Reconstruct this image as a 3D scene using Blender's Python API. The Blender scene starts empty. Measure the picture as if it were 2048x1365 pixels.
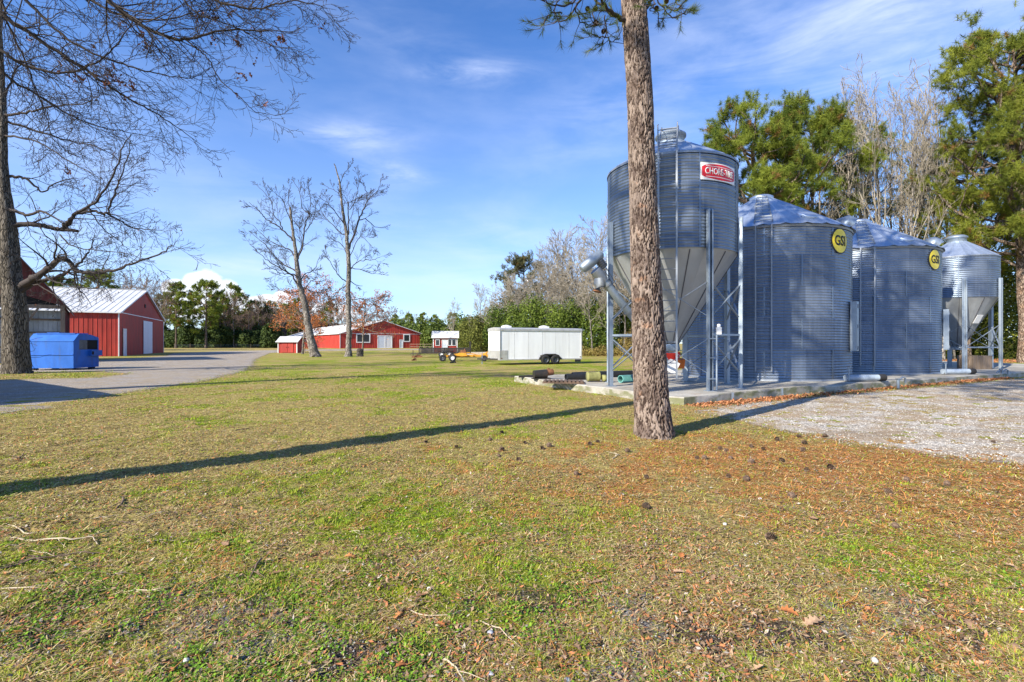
import bpy, math, random
import numpy as np
from mathutils import Vector, Matrix

R = math.radians
sc = bpy.context.scene
COL = sc.collection

# ------------------------------------------------------------------ camera, sky, sun, exposure
F = 1000.0            # focal length in photograph pixels (2048 wide)
H0 = 687.0            # horizon row
CAMZ = 1.6
cam_d = bpy.data.cameras.new('camera')
cam_d.sensor_width = 36.0
cam_d.lens = F / 2048 * 36
cam_d.shift_y = (H0 - 682.5) / 2048
cam_d.clip_end = 5000
cam_d.clip_start = 0.05
cam = bpy.data.objects.new('camera', cam_d)
COL.objects.link(cam)
cam.location = (0, 0, CAMZ)
cam.rotation_euler = (R(90), 0, 0)
sc.camera = cam

SUN_EL = R(31)
SUN_AZ = R(227.6)     # compass bearing of the sun, clockwise from +Y
sun_to = Vector((-math.sin(SUN_AZ) * math.cos(SUN_EL), -math.cos(SUN_AZ) * math.cos(SUN_EL), -math.sin(SUN_EL)))
sun_d = bpy.data.lights.new('sun', 'SUN')
sun_d.energy = 5.0
sun_d.angle = R(0.55)
sun_d.color = (1.0, 0.915, 0.77)
sun = bpy.data.objects.new('sun', sun_d)
COL.objects.link(sun)
sun.rotation_euler = sun_to.to_track_quat('-Z', 'Y').to_euler()
sun.location = (-20, -20, 40)

sc.view_settings.view_transform = 'Standard'
sc.view_settings.look = 'None'
sc.view_settings.exposure = 0.88
sc.view_settings.gamma = 1.0

world = bpy.data.worlds.new("World")
sc.world = world
world.use_nodes = True
wn = world.node_tree
wl = wn.links


class NT:
    """small helper for writing node trees"""
    def __init__(s, nt): s.nt = nt
    def n(s, t, **kw):
        o = s.nt.nodes.new(t)
        for k, v in kw.items(): setattr(o, k, v)
        return o
    def put(s, sock, v):
        if isinstance(v, bpy.types.NodeSocket): s.nt.links.new(v, sock)
        elif isinstance(v, (tuple, list)) and len(v) == 3 and sock.type == 'RGBA': sock.default_value = (*v, 1)
        else: sock.default_value = v
    def m(s, op, a, b=None, c=None, clamp=False):
        o = s.n('ShaderNodeMath', operation=op, use_clamp=clamp)
        s.put(o.inputs[0], a)
        if b is not None: s.put(o.inputs[1], b)
        if c is not None: s.put(o.inputs[2], c)
        return o.outputs[0]
    def mix(s, f, a, b):
        o = s.n('ShaderNodeMix', data_type='RGBA')
        s.put(o.inputs[0], f); s.put(o.inputs[6], a); s.put(o.inputs[7], b)
        return o.outputs[2]
    def noise(s, vec, scale, detail=4, rough=0.55, dist=0.0):
        o = s.n('ShaderNodeTexNoise')
        s.put(o.inputs['Vector'], vec); o.inputs['Scale'].default_value = scale
        o.inputs['Detail'].default_value = detail; o.inputs['Roughness'].default_value = rough
        o.inputs['Distortion'].default_value = dist
        return o.outputs[0]
    def mapping(s, vec, scale=(1, 1, 1), loc=(0, 0, 0), rot=(0, 0, 0)):
        o = s.n('ShaderNodeMapping')
        s.put(o.inputs[0], vec)
        o.inputs['Scale'].default_value = scale; o.inputs['Location'].default_value = loc
        o.inputs['Rotation'].default_value = rot
        return o.outputs[0]
    def ramp(s, f, lo, hi):
        o = s.n('ShaderNodeMapRange', interpolation_type='SMOOTHSTEP')
        s.put(o.inputs[0], f); s.put(o.inputs[1], lo); s.put(o.inputs[2], hi)
        return o.outputs[0]
    def obj(s): return s.n('ShaderNodeTexCoord').outputs['Object']
    def bump(s, h, strength=0.5, dist=0.02, normal=None):
        o = s.n('ShaderNodeBump')
        o.inputs['Strength'].default_value = strength; o.inputs['Distance'].default_value = dist
        s.put(o.inputs['Height'], h)
        if normal is not None: s.put(o.inputs['Normal'], normal)
        return o.outputs[0]


def build_world():
    t = NT(wn)
    bg = wn.nodes['Background']
    sky = t.n('ShaderNodeTexSky', sky_type='NISHITA')
    sky.sun_disc = False
    sky.sun_elevation = SUN_EL
    sky.sun_rotation = SUN_AZ
    sky.altitude = 0; sky.air_density = 1.0; sky.dust_density = 0.25; sky.ozone_density = 3.5
    d = t.n('ShaderNodeTexCoord').outputs['Generated']
    sep = t.n('ShaderNodeSeparateXYZ'); wl.new(d, sep.inputs[0])
    az = t.m('ARCTAN2', sep.outputs[0], sep.outputs[1])          # 0 = +Y, grows towards +X
    el = t.m('ARCSINE', sep.outputs[2])
    cmb = t.n('ShaderNodeCombineXYZ')
    wl.new(az, cmb.inputs[0]); wl.new(el, cmb.inputs[1])
    ang = cmb.outputs[0]
    fib = t.noise(t.mapping(ang, (1.6, 7.5, 1), rot=(0, 0, R(-14))), 2.2, 9, 0.62, 0.6)
    fib2 = t.noise(t.mapping(ang, (2.2, 6.0, 1), rot=(0, 0, R(8)), loc=(3, 1, 0)), 1.3, 6, 0.55, 0.3)
    puff = t.noise(t.mapping(ang, (1, 1.5, 1)), 14, 7, 0.55)
    total = None
    # cirrus streaks: azimuth, elevation, half widths, tilt, amount
    for (a, e, wa, we, tilt, amt) in [
        (-4.6, 28.4, 5.0, 1.0, 1, 1.5), (-18.5, 21.4, 5.5, 1.4, 3, 1.35), (-13.5, 18.4, 4.0, 1.0, -5, 1.2),
        (-26, 16, 16, 5.5, 4, 0.28), (0.5, 11.2, 13, 2.6, -6, 0.50), (-5, 7, 14, 2.0, 0, 0.35),
        (24, 26, 14, 4.2, 14, 0.36), (35, 24.5, 13, 4.6, 20, 0.50), (30, 31, 20, 5, 8, 0.20), (42, 27, 10, 7, 10, 0.5),
        (-30, 8, 16, 2.4, 1, 0.40), (12, 25, 10, 4, 16, 0.28), (-12, 31, 12, 2.5, -8, 0.22)]:
        ca, sa = math.cos(R(tilt)), math.sin(R(tilt))
        du = t.m('SUBTRACT', az, R(a)); dv = t.m('SUBTRACT', el, R(e))
        u = t.m('ADD', t.m('MULTIPLY', du, ca), t.m('MULTIPLY', dv, sa))
        v = t.m('SUBTRACT', t.m('MULTIPLY', dv, ca), t.m('MULTIPLY', du, sa))
        u = t.m('DIVIDE', u, R(wa)); v = t.m('DIVIDE', v, R(we))
        r2 = t.m('ADD', t.m('MULTIPLY', u, u), t.m('MULTIPLY', v, v))
        g = t.m('MULTIPLY', t.m('EXPONENT', t.m('MULTIPLY', r2, -1.0)), amt)
        total = g if total is None else t.m('ADD', total, g)
    wisp = t.m('MULTIPLY', total, t.ramp(t.m('ADD', t.m('MULTIPLY', fib, 0.55), t.m('MULTIPLY', fib2, 0.5)), 0.36, 0.78))
    veil = t.m('MULTIPLY', t.ramp(fib2, 0.42, 0.8), 0.14)
    low = t.m('MULTIPLY', t.ramp(el, R(32), R(-2)), 0.34)          # pale air near the horizon
    c1 = t.m('ADD', t.m('ADD', wisp, veil), low, clamp=True)
    # small cumulus standing over the far woods
    cum = None
    for (a, e, wa, we) in [(-31.6, 5.8, 2.2, 1.9), (-29.8, 4.8, 2.2, 2.0), (-33.9, 5.2, 1.4, 1.1), (-26.0, 4.0, 3.0, 1.3), (-24.6, 4.6, 1.3, 1.2), (-30.5, 3.4, 7, 1.6), (-20, 3.4, 4, 1.2)]:
        u = t.m('DIVIDE', t.m('SUBTRACT', az, R(a)), R(wa)); v = t.m('DIVIDE', t.m('SUBTRACT', el, R(e)), R(we))
        g = t.m('EXPONENT', t.m('MULTIPLY', t.m('ADD', t.m('MULTIPLY', u, u), t.m('MULTIPLY', v, v)), -1.0))
        cum = g if cum is None else t.m('MAXIMUM', cum, g)
    cm = t.ramp(t.m('ADD', cum, t.m('MULTIPLY', t.m('SUBTRACT', puff, 0.5), 0.9)), 0.50, 0.66)
    hs = t.n('ShaderNodeHueSaturation')
    hs.inputs['Saturation'].default_value = 1.10
    hs.inputs['Value'].default_value = 1.18
    wl.new(sky.outputs[0], hs.inputs['Color'])
    tint = t.mix(1.0, hs.outputs[0], (0.76, 0.95, 1.25))
    tint.node.blend_type = 'MULTIPLY'
    c = t.mix(t.m('MULTIPLY', c1, 0.85), tint, (6.0, 6.7, 8.5))
    c = t.mix(t.m('MULTIPLY', cm, 0.92), c, (7.4, 7.7, 8.3))
    wl.new(c, bg.inputs['Color'])
    bg.inputs['Strength'].default_value = 0.091


build_world()
world.cycles.sampling_method = 'MANUAL'
world.cycles.sample_map_resolution = 512


# ------------------------------------------------------------------ helpers
def G(px, py):
    """ground point seen at a pixel of the photograph"""
    Y = CAMZ * F / (py - H0)
    return ((px - 1024) * Y / F, Y)


def P(px, py, Y):
    return ((px - 1024) * Y / F, Y, CAMZ + (H0 - py) * Y / F)


def tag(o, label=None, cat=None, group=None, kind=None):
    if label: o['label'] = label
    if cat: o['category'] = cat
    if group: o['group'] = group
    if kind: o['kind'] = kind
    return o


def thing(name, label, cat, loc=(0, 0, 0), rz=0, group=None):
    o = bpy.data.objects.new(name, None)
    COL.objects.link(o)
    o.empty_display_size = 0.3
    o.location = loc; o.rotation_euler = (0, 0, rz)
    return tag(o, label, cat, group)


def link(name, me, mat, parent=None):
    o = bpy.data.objects.new(name, me)
    COL.objects.link(o)
    if mat is not None and not me.materials: me.materials.append(mat)
    if parent is not None: o.parent = parent
    return o


def copy_tree(o, parent=None):
    c = o.copy(); COL.objects.link(c); c.parent = parent
    for ch in list(o.children): copy_tree(ch, c)
    return c


class MB:
    def __init__(s): s.v = []; s.f = []; s.sm = []
    def add(s, vs, fs, smooth=False):
        b = len(s.v); s.v += [tuple(p) for p in vs]
        s.f += [tuple(i + b for i in f) for f in fs]; s.sm += [smooth] * len(fs)
    def box(s, c, size, rot=None):
        x, y, z = size[0] / 2, size[1] / 2, size[2] / 2
        pts = [Vector(p) for p in [(-x, -y, -z), (x, -y, -z), (x, y, -z), (-x, y, -z), (-x, -y, z), (x, -y, z), (x, y, z), (-x, y, z)]]
        if rot is not None: pts = [rot @ p for p in pts]
        c = Vector(c)
        s.add([p + c for p in pts], [(0, 3, 2, 1), (4, 5, 6, 7), (0, 1, 5, 4), (1, 2, 6, 5), (2, 3, 7, 6), (3, 0, 4, 7)])
    def beam(s, p, q, w, h, up=(0, 0, 1)):
        p, q = Vector(p), Vector(q); d = (q - p); L = d.length; d.normalize()
        up = Vector(up)
        if abs(d.dot(up)) > 0.98: up = Vector((0, 1, 0))
        a = d.cross(up).normalized(); b = a.cross(d).normalized()
        rot = Matrix((a, d, b)).transposed()
        s.box((p + q) / 2, (w, L, h), rot)
    def tube(s, pts, r, n=10, cap=True, smooth=True):
        pts = [Vector(p) for p in pts]
        rs = r if isinstance(r, (list, tuple)) else [r] * len(pts)
        vs, fs = [], []
        for i, p in enumerate(pts):
            d = (pts[min(i + 1, len(pts) - 1)] - pts[max(i - 1, 0)]).normalized()
            up = Vector((0, 0, 1)) if abs(d.z) < 0.95 else Vector((1, 0, 0))
            a = d.cross(up).normalized(); b = d.cross(a).normalized()
            for k in range(n):
                t = 2 * math.pi * k / n
                vs.append(p + a * math.cos(t) * rs[i] + b * math.sin(t) * rs[i])
        for i in range(len(pts) - 1):
            for k in range(n):
                k2 = (k + 1) % n
                fs.append((i * n + k, i * n + k2, (i + 1) * n + k2, (i + 1) * n + k))
        s.add(vs, fs, smooth)
        if cap:
            s.add([vs[k] for k in range(n)], [tuple(range(n))])
            s.add([vs[-n + k] for k in range(n)], [tuple(reversed(range(n)))])
    def lathe(s, prof, n=48, c=(0, 0, 0), smooth=True, a0=0.0, a1=None, rfn=None):
        full = a1 is None
        if full: a1 = a0 + 2 * math.pi
        m = n if full else n + 1
        vs, fs = [], []
        for (r, z) in prof:
            for k in range(m):
                t = a0 + (a1 - a0) * k / n
                rr = r if rfn is None else rfn(r, z, t)
                vs.append((c[0] + rr * math.cos(t), c[1] + rr * math.sin(t), c[2] + z))
        for i in range(len(prof) - 1):
            for k in range(n):
                k2 = (k + 1) % m
                fs.append((i * m + k, i * m + k2, (i + 1) * m + k2, (i + 1) * m + k))
        s.add(vs, fs, smooth)
    def prism(s, poly, vec):
        n = len(poly); vec = Vector(vec); poly = [Vector(p) for p in poly]
        vs = poly + [p + vec for p in poly]
        fs = [tuple(reversed(range(n))), tuple(range(n, 2 * n))]
        fs += [(i, (i + 1) % n, (i + 1) % n + n, i + n) for i in range(n)]
        s.add(vs, fs)
    def quad(s, a, b, c, d): s.add([a, b, c, d], [(0, 1, 2, 3)])
    def ribbed(s, o, u, v, n, width, lo, hi, pitch=0.3, rib=0.06, depth=0.025, breaks=()):
        """sheet metal with raised ribs; lo/hi give the extent along v at distance t along u"""
        o, u, v, n = Vector(o), Vector(u), Vector(v), Vector(n)
        ts = []
        k = 0
        while k * pitch < width:
            a = k * pitch
            ts += [(a, 0), (a + rib * .3, 1), (a + rib * .7, 1), (a + rib, 0)]
            k += 1
        ts.append((width, 0))
        ts = [(t, h) for t, h in ts if t <= width]
        ts += [(b, 0) for b in breaks]
        ts.sort()
        vs, fs = [], []
        for t, h in ts:
            for e in (lo(t), hi(t)):
                vs.append(o + u * t + v * e + n * (h * depth))
        for i in range(len(ts) - 1):
            fs.append((2 * i, 2 * i + 2, 2 * i + 3, 2 * i + 1))
        s.add(vs, fs)
    def mesh(s, name):
        me = bpy.data.meshes.new(name)
        me.from_pydata(s.v, [], s.f)
        me.polygons.foreach_set('use_smooth', s.sm)
        me.update()
        return me
    def build(s, name, mat, parent=None):
        return link(name, s.mesh(name), mat, parent)


def np_mesh(name, verts, faces, cols=None, smooth=False):
    """verts (n,3), faces (m,k), cols (n,3)"""
    me = bpy.data.meshes.new(name)
    verts = np.asarray(verts, np.float32); faces = np.asarray(faces, np.int32)
    m, k = faces.shape
    me.vertices.add(len(verts)); me.vertices.foreach_set('co', verts.ravel())
    me.loops.add(m * k); me.loops.foreach_set('vertex_index', faces.ravel())
    me.polygons.add(m); me.polygons.foreach_set('loop_start', np.arange(0, m * k, k, dtype=np.int32))
    try: me.polygons.foreach_set('loop_total', np.full(m, k, np.int32))
    except Exception: pass
    if smooth: me.polygons.foreach_set('use_smooth', np.ones(m, bool))
    if cols is not None:
        ca = me.color_attributes.new('Col', 'FLOAT_COLOR', 'POINT')
        c4 = np.ones((len(verts), 4), np.float32); c4[:, :3] = cols
        ca.data.foreach_set('color', c4.ravel())
    me.update(calc_edges=True)
    return me


_T = np.random.default_rng(5).random((256, 256))


def vn(x, y, s, seed=0):
    x = np.asarray(x) / s + seed * 17.37; y = np.asarray(y) / s + seed * 9.11
    xi = np.floor(x).astype(int); yi = np.floor(y).astype(int)
    fx = x - xi; fy = y - yi
    fx = fx * fx * (3 - 2 * fx); fy = fy * fy * (3 - 2 * fy)
    g = lambda a, b: _T[a & 255, b & 255]
    return (g(xi, yi) * (1 - fx) + g(xi + 1, yi) * fx) * (1 - fy) + (g(xi, yi + 1) * (1 - fx) + g(xi + 1, yi + 1) * fx) * fy


def fbm(x, y, s, seed=0, oct=4):
    a, t, w = 0, 0, 1.0
    for k in range(oct):
        a = a + vn(x, y, s / 2 ** k, seed + k * 3) * w; t += w; w *= 0.55
    return a / t


def sstep(x, a, b):
    t = np.clip((x - a) / (b - a), 0, 1)
    return t * t * (3 - 2 * t)


def in_poly(x, y, poly):
    ins = np.zeros(x.shape, bool); n = len(poly)
    for i in range(n):
        x1, y1 = poly[i]; x2, y2 = poly[(i + 1) % n]
        c = ((y1 > y) != (y2 > y))
        with np.errstate(divide='ignore', invalid='ignore'):
            xx = (x2 - x1) * (y - y1) / (y2 - y1 if y2 != y1 else 1e-9) + x1
        ins ^= c & (x < xx)
    return ins


def sdist(x, y, poly):
    """signed distance, positive inside"""
    d = np.full(x.shape, 1e9); n = len(poly)
    for i in range(n):
        x1, y1 = poly[i]; x2, y2 = poly[(i + 1) % n]
        dx, dy = x2 - x1, y2 - y1
        L = dx * dx + dy * dy + 1e-12
        t = np.clip(((x - x1) * dx + (y - y1) * dy) / L, 0, 1)
        d = np.minimum(d, np.hypot(x - x1 - t * dx, y - y1 - t * dy))
    return np.where(in_poly(x, y, poly), d, -d)


# ------------------------------------------------------------------ materials
def mat(name, fn):
    m = bpy.data.materials.new(name); m.use_nodes = True
    t = NT(m.node_tree); b = m.node_tree.nodes['Principled BSDF']
    fn(t, b)
    return m


def simple(name, col, rough=0.6, metal=0.0, var=0.15, scale=3.0, bump=0.0, bscale=40, spec=0.4, stain=None, vstretch=1.0):
    def fn(t, b):
        o = t.obj()
        n = t.noise(t.mapping(o, (1, 1, vstretch)), scale, 6, 0.6)
        lo = tuple(c * (1 - var * 1.6) for c in col); hi = tuple(min(1, c * (1 + var)) for c in col)
        c = t.mix(t.ramp(n, 0.3, 0.7), lo, hi)
        if stain:
            c = t.mix(t.m('MULTIPLY', t.ramp(t.noise(t.mapping(o, (1, 1, vstretch * .5)), scale * 2.3, 5, .65), 0.52, 0.72), stain[1]), c, stain[0])
        t.put(b.inputs['Base Color'], c)
        t.put(b.inputs['Roughness'], t.m('ADD', t.m('MULTIPLY', n, 0.25), rough - 0.12, clamp=True))
        b.inputs['Metallic'].default_value = metal
        b.inputs['Specular IOR Level'].default_value = spec
        if bump: t.put(b.inputs['Normal'], t.bump(t.noise(o, bscale, 5, .6), bump, 0.02))
    return mat(name, fn)


def attr_mat(name, rough=0.85, trans=0.25, spec=0.25):
    def fn(t, b):
        a = t.n('ShaderNodeAttribute', attribute_name='Col').outputs['Color']
        t.put(b.inputs['Base Color'], a); b.inputs['Roughness'].default_value = rough
        b.inputs['Specular IOR Level'].default_value = spec
        if trans:
            tr = t.n('ShaderNodeBsdfTranslucent'); t.put(tr.inputs[0], a)
            mx = t.n('ShaderNodeMixShader'); mx.inputs[0].default_value = trans
            t.nt.links.new(b.outputs[0], mx.inputs[1]); t.nt.links.new(tr.outputs[0], mx.inputs[2])
            t.nt.links.new(mx.outputs[0], t.nt.nodes['Material Output'].inputs[0])
    return mat(name, fn)


M = {}
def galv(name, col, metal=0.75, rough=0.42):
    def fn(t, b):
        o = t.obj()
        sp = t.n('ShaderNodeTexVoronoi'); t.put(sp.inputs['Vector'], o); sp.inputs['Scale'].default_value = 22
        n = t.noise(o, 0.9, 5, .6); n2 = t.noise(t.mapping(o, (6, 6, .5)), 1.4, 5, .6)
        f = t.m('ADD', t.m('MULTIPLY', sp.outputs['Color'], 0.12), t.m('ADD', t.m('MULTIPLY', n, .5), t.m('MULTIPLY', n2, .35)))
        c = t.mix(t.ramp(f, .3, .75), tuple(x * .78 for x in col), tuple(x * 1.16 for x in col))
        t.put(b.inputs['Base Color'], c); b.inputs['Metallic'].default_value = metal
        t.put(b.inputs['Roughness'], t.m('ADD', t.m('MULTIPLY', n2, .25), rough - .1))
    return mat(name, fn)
def galv_panels(t, b):
    o = t.obj(); sx = t.n('ShaderNodeSeparateXYZ'); t.put(sx.inputs[0], o)
    ring = t.m('FLOOR', t.m('MULTIPLY', sx.outputs[2], 1 / 1.142)); an = t.m('ARCTAN2', sx.outputs[1], sx.outputs[0])
    cell = t.m('FLOOR', t.m('ADD', t.m('MULTIPLY', an, 8 / 6.2832), t.m('MULTIPLY', ring, .5)))
    wn_ = t.n('ShaderNodeTexWhiteNoise', noise_dimensions='2D'); cb = t.n('ShaderNodeCombineXYZ'); t.put(cb.inputs[0], ring); t.put(cb.inputs[1], cell); t.put(wn_.inputs['Vector'], cb.outputs[0])
    n = t.noise(o, 1.1, 6, .62); st = t.noise(t.mapping(o, (7, 7, .25)), 1.6, 6, .65); dirt = t.noise(t.mapping(o, (3, 3, .6)), 1.0, 5, .6)
    f = t.m('ADD', t.m('MULTIPLY', wn_.outputs['Value'], .30), t.m('ADD', t.m('MULTIPLY', n, .45), t.m('MULTIPLY', st, .35)))
    c = t.mix(t.ramp(f, .25, .85), (0.115, 0.155, 0.22), (0.265, 0.315, 0.385))
    c = t.mix(t.m('MULTIPLY', t.ramp(st, .58, .75), .35), c, (0.42, 0.44, 0.46))
    c = t.mix(t.m('MULTIPLY', t.m('MULTIPLY', t.ramp(dirt, .5, .7), t.ramp(sx.outputs[2], .9, .0)), .6), c, (0.20, 0.17, 0.13))
    t.put(b.inputs['Base Color'], c); b.inputs['Metallic'].default_value = .75
    t.put(b.inputs['Roughness'], t.m('ADD', t.m('MULTIPLY', n, .25), .30))
M['galv'] = mat('galvanised corrugated steel', galv_panels)
M['galv_pale'] = galv('pale galvanised steel', (0.31, 0.37, 0.44), 0.6, 0.45)
M['galv_roof'] = galv('galvanised roof sheet', (0.50, 0.58, 0.70), 0.68, 0.36)
M['hopper'] = simple('white hopper panel', (0.40, 0.42, 0.43), 0.45, 0.35, 0.10, 1.0, stain=((0.40, 0.36, 0.30), .35), vstretch=.4)
M['grey_hopper'] = simple('grey hopper panel', (0.40, 0.42, 0.43), 0.45, 0.5, 0.12, 1.0)
M['seam'] = simple('dark seam', (0.10, 0.10, 0.11), 0.7)
M['dark_steel'] = simple('dark weathered steel', (0.12, 0.13, 0.15), 0.55, 0.4)
M['black'] = simple('black rubber', (0.02, 0.02, 0.022), 0.8)
M['blackpaint'] = simple('black painted steel', (0.035, 0.033, 0.032), 0.5, 0.2, stain=((0.12, 0.06, 0.03), .6))
M['red'] = simple('red siding', (0.40, 0.040, 0.028), 0.55, 0, 0.16, 1.3, stain=((0.26, 0.065, 0.05), .6), vstretch=.25)
M['red_dull'] = simple('dull red board', (0.13, 0.034, 0.030), 0.8, 0, 0.2, 2.0, vstretch=.2)
M['redpaint'] = simple('red plastic', (0.55, 0.03, 0.02), 0.4)
M['orange'] = simple('orange plastic', (0.75, 0.18, 0.03), 0.5)
M['white'] = simple('white painted metal', (0.74, 0.75, 0.76), 0.45, 0, 0.06, 1.2, stain=((0.5, 0.48, 0.44), .3), vstretch=.3)
M['roofwhite'] = simple('white steel roof', (0.62, 0.62, 0.60), 0.45, 0.0, 0.06, .4, stain=((0.5, 0.49, 0.46), .5))
M['trailer'] = simple('chalky white trailer skin', (0.76, 0.78, 0.80), 0.5, 0, 0.06, 1.0, stain=((0.60, 0.60, 0.59), .55), vstretch=.15)
M['trailer_trim'] = simple('trailer aluminium trim', (0.60, 0.60, 0.58), 0.35, 0.5, 0.1, 2, stain=((0.35, 0.20, 0.12), .25))
M['blue'] = simple('blue dumpster paint', (0.014, 0.12, 0.48), 0.45, 0.0, 0.12, 1.5, stain=((0.05, 0.10, 0.24), .5), vstretch=.4)
M['yellow'] = simple('rusty yellow paint', (0.62, 0.29, 0.02), 0.6, stain=((0.20, 0.09, 0.04), .8))
M['signyellow'] = simple('sign yellow', (0.80, 0.62, 0.02), 0.4, var=.03)
M['signred'] = simple('sign red', (0.60, 0.02, 0.03), 0.4, var=.03)
M['signwhite'] = simple('sign white', (0.78, 0.78, 0.76), 0.4, var=.03)
M['signblack'] = simple('sign black', (0.015, 0.015, 0.015), 0.5, var=.03)
M['wood'] = simple('weathered timber', (0.20, 0.15, 0.11), 0.85, 0, .25, 3, .3, vstretch=.2)
M['grate'] = simple('rusty brown grate', (0.13, 0.085, 0.06), 0.8, 0, .25, 5, .3)
M['rust'] = simple('rusted steel', (0.20, 0.09, 0.045), 0.85, 0.1, .3, 6)
M['teal'] = simple('pale teal pipe', (0.12, 0.32, 0.29), 0.45)
M['blackpipe'] = simple('black corrugated pipe', (0.02, 0.022, 0.025), 0.5)
M['olive'] = simple('olive drum', (0.24, 0.24, 0.09), 0.7, 0, .2, 4)
M['pvc'] = simple('grey plastic pipe', (0.30, 0.36, 0.44), 0.4)
M['glass'] = simple('dark window glass', (0.03, 0.035, 0.045), 0.12, 0, .1, spec=.8)
M['dark'] = simple('painted opening shade', (0.012, 0.011, 0.010), 0.9)  # near-black colour standing in for the shade inside openings
M['bluedoor'] = simple('pale door', (0.60, 0.66, 0.74), 0.4, 0, .05)
M['straw'] = simple('straw bale', (0.45, 0.36, 0.20), 0.9)
M['shadeshed'] = simple('off white clapboard', (0.6, 0.58, 0.54), 0.7)
M['leafbits'] = attr_mat('leaf and needle', 0.75, 0.30)
M['grass'] = attr_mat('grass and litter', 0.85, 0.22)
M['litter'] = attr_mat('dry litter', 0.9, 0.0)
M['deadleaf'] = attr_mat('dry oak leaf', 0.65, 0.2)


def concrete_fn(t, b):
    o = t.obj(); geo = t.n('ShaderNodeNewGeometry')
    n = t.noise(o, 1.1, 7, .62); n2 = t.noise(o, 9, 6, .6)
    c = t.mix(t.ramp(n, .3, .7), (0.25, 0.23, 0.19), (0.46, 0.44, 0.39))
    c = t.mix(t.m('MULTIPLY', t.ramp(n2, .55, .75), .5), c, (0.16, 0.15, 0.12))
    sep = t.n('ShaderNodeSeparateXYZ'); t.put(sep.inputs[0], geo.outputs['Normal'])
    side = t.ramp(t.m('ABSOLUTE', sep.outputs[2]), .7, .3)
    moss = t.m('MULTIPLY', side, t.ramp(t.noise(t.mapping(o, (1.3, 1.3, 3)), 1.6, 5, .6), .42, .6))
    c = t.mix(t.m('MULTIPLY', moss, .8), c, (0.13, 0.14, 0.05))
    rust = t.m('MULTIPLY', t.m('SUBTRACT', 1.0, side), t.ramp(t.noise(o, .8, 4, .6, .5), .6, .72))
    c = t.mix(t.m('MULTIPLY', rust, .55), c, (0.30, 0.17, 0.08))
    t.put(b.inputs['Base Color'], c); b.inputs['Roughness'].default_value = .9
    t.put(b.inputs['Normal'], t.bump(t.m('ADD', n2, t.m('MULTIPLY', n, 2)), .6, .02))
M['concrete'] = mat('weathered concrete', concrete_fn)


def bark_mat(name, lo, hi, crack, sc_=(9, 9, 2.2), dist=0.035, warp=.12, patch=None):
    def fn(t, b):
        o = t.obj()
        nz = t.noise(o, 3.0, 4, .6)
        w = t.n('ShaderNodeVectorMath', operation='ADD')
        cm = t.n('ShaderNodeCombineXYZ'); t.put(cm.inputs[0], t.m('MULTIPLY', nz, warp)); t.put(cm.inputs[2], t.m('MULTIPLY', nz, warp * 3))
        t.put(w.inputs[0], o); t.put(w.inputs[1], cm.outputs[0])
        v = t.n('ShaderNodeTexVoronoi', feature='DISTANCE_TO_EDGE')
        t.put(v.inputs['Vector'], t.mapping(w.outputs[0], sc_)); v.inputs['Scale'].default_value = 1.0
        v2 = t.n('ShaderNodeTexVoronoi'); t.put(v2.inputs['Vector'], t.mapping(w.outputs[0], sc_)); v2.inputs['Scale'].default_value = 1.0
        fine = t.noise(t.mapping(o, (1, 1, .5)), 38, 6, .7); big = t.noise(o, 1.3, 4, .6)
        plate = t.ramp(v.outputs['Distance'], .0, .16)
        tone = t.m('ADD', t.m('MULTIPLY', fine, .6), t.m('MULTIPLY', v2.outputs['Color'], .4))
        c = t.mix(t.ramp(tone, .3, .75), lo, hi)
        if patch: c = t.mix(t.m('MULTIPLY', t.ramp(big, .5, .7), .6), c, patch)
        c = t.mix(plate, crack, c)
        t.put(b.inputs['Base Color'], c); b.inputs['Roughness'].default_value = .95
        b.inputs['Specular IOR Level'].default_value = .15
        h = t.m('ADD', t.m('MULTIPLY', plate, 1.0), t.m('MULTIPLY', fine, .45))
        t.put(b.inputs['Normal'], t.bump(h, 1.0, dist))
    return mat(name, fn)
M['pinebark'] = bark_mat('plated pine bark', (0.17, 0.115, 0.085), (0.44, 0.34, 0.27), (0.05, 0.033, 0.025), (13, 13, 4.0), .03, patch=(0.36, 0.21, 0.13))
def plate_bark(t, b):
    o = t.obj()
    a = t.n('ShaderNodeAttribute', attribute_name='Col'); sp = t.n('ShaderNodeSeparateColor'); t.put(sp.inputs[0], a.outputs['Color'])
    fine = t.noise(t.mapping(o, (1, 1, .6)), 55, 8, .72); mid = t.noise(t.mapping(o, (1, 1, .45)), 9, 6, .65); big = t.noise(o, 1.2, 4, .6)
    tone = t.m('ADD', t.m('MULTIPLY', fine, .55), t.m('ADD', t.m('MULTIPLY', sp.outputs[1], .22), t.m('MULTIPLY', mid, .30)))
    c = t.mix(t.ramp(tone, .36, .72), (0.10, 0.070, 0.058), (0.33, 0.26, 0.215))
    c = t.mix(t.m('MULTIPLY', t.ramp(t.noise(o, 5, 3, .5), .62, .74), .5), c, (0.42, 0.22, 0.12))
    c = t.mix(t.m('MULTIPLY', t.ramp(big, .45, .7), .3), c, (0.24, 0.20, 0.18))
    cr = t.ramp(t.m('ADD', sp.outputs[0], t.m('MULTIPLY', t.m('SUBTRACT', fine, .5), .7)), .22, .80)
    c = t.mix(cr, (0.050, 0.034, 0.028), c)
    t.put(b.inputs['Base Color'], c); b.inputs['Roughness'].default_value = .95; b.inputs['Specular IOR Level'].default_value = .12
    t.put(b.inputs['Normal'], t.bump(t.m('ADD', fine, t.m('MULTIPLY', mid, 1.2)), .9, .018))
M['platebark'] = mat('big pine plated bark', plate_bark)
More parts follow.
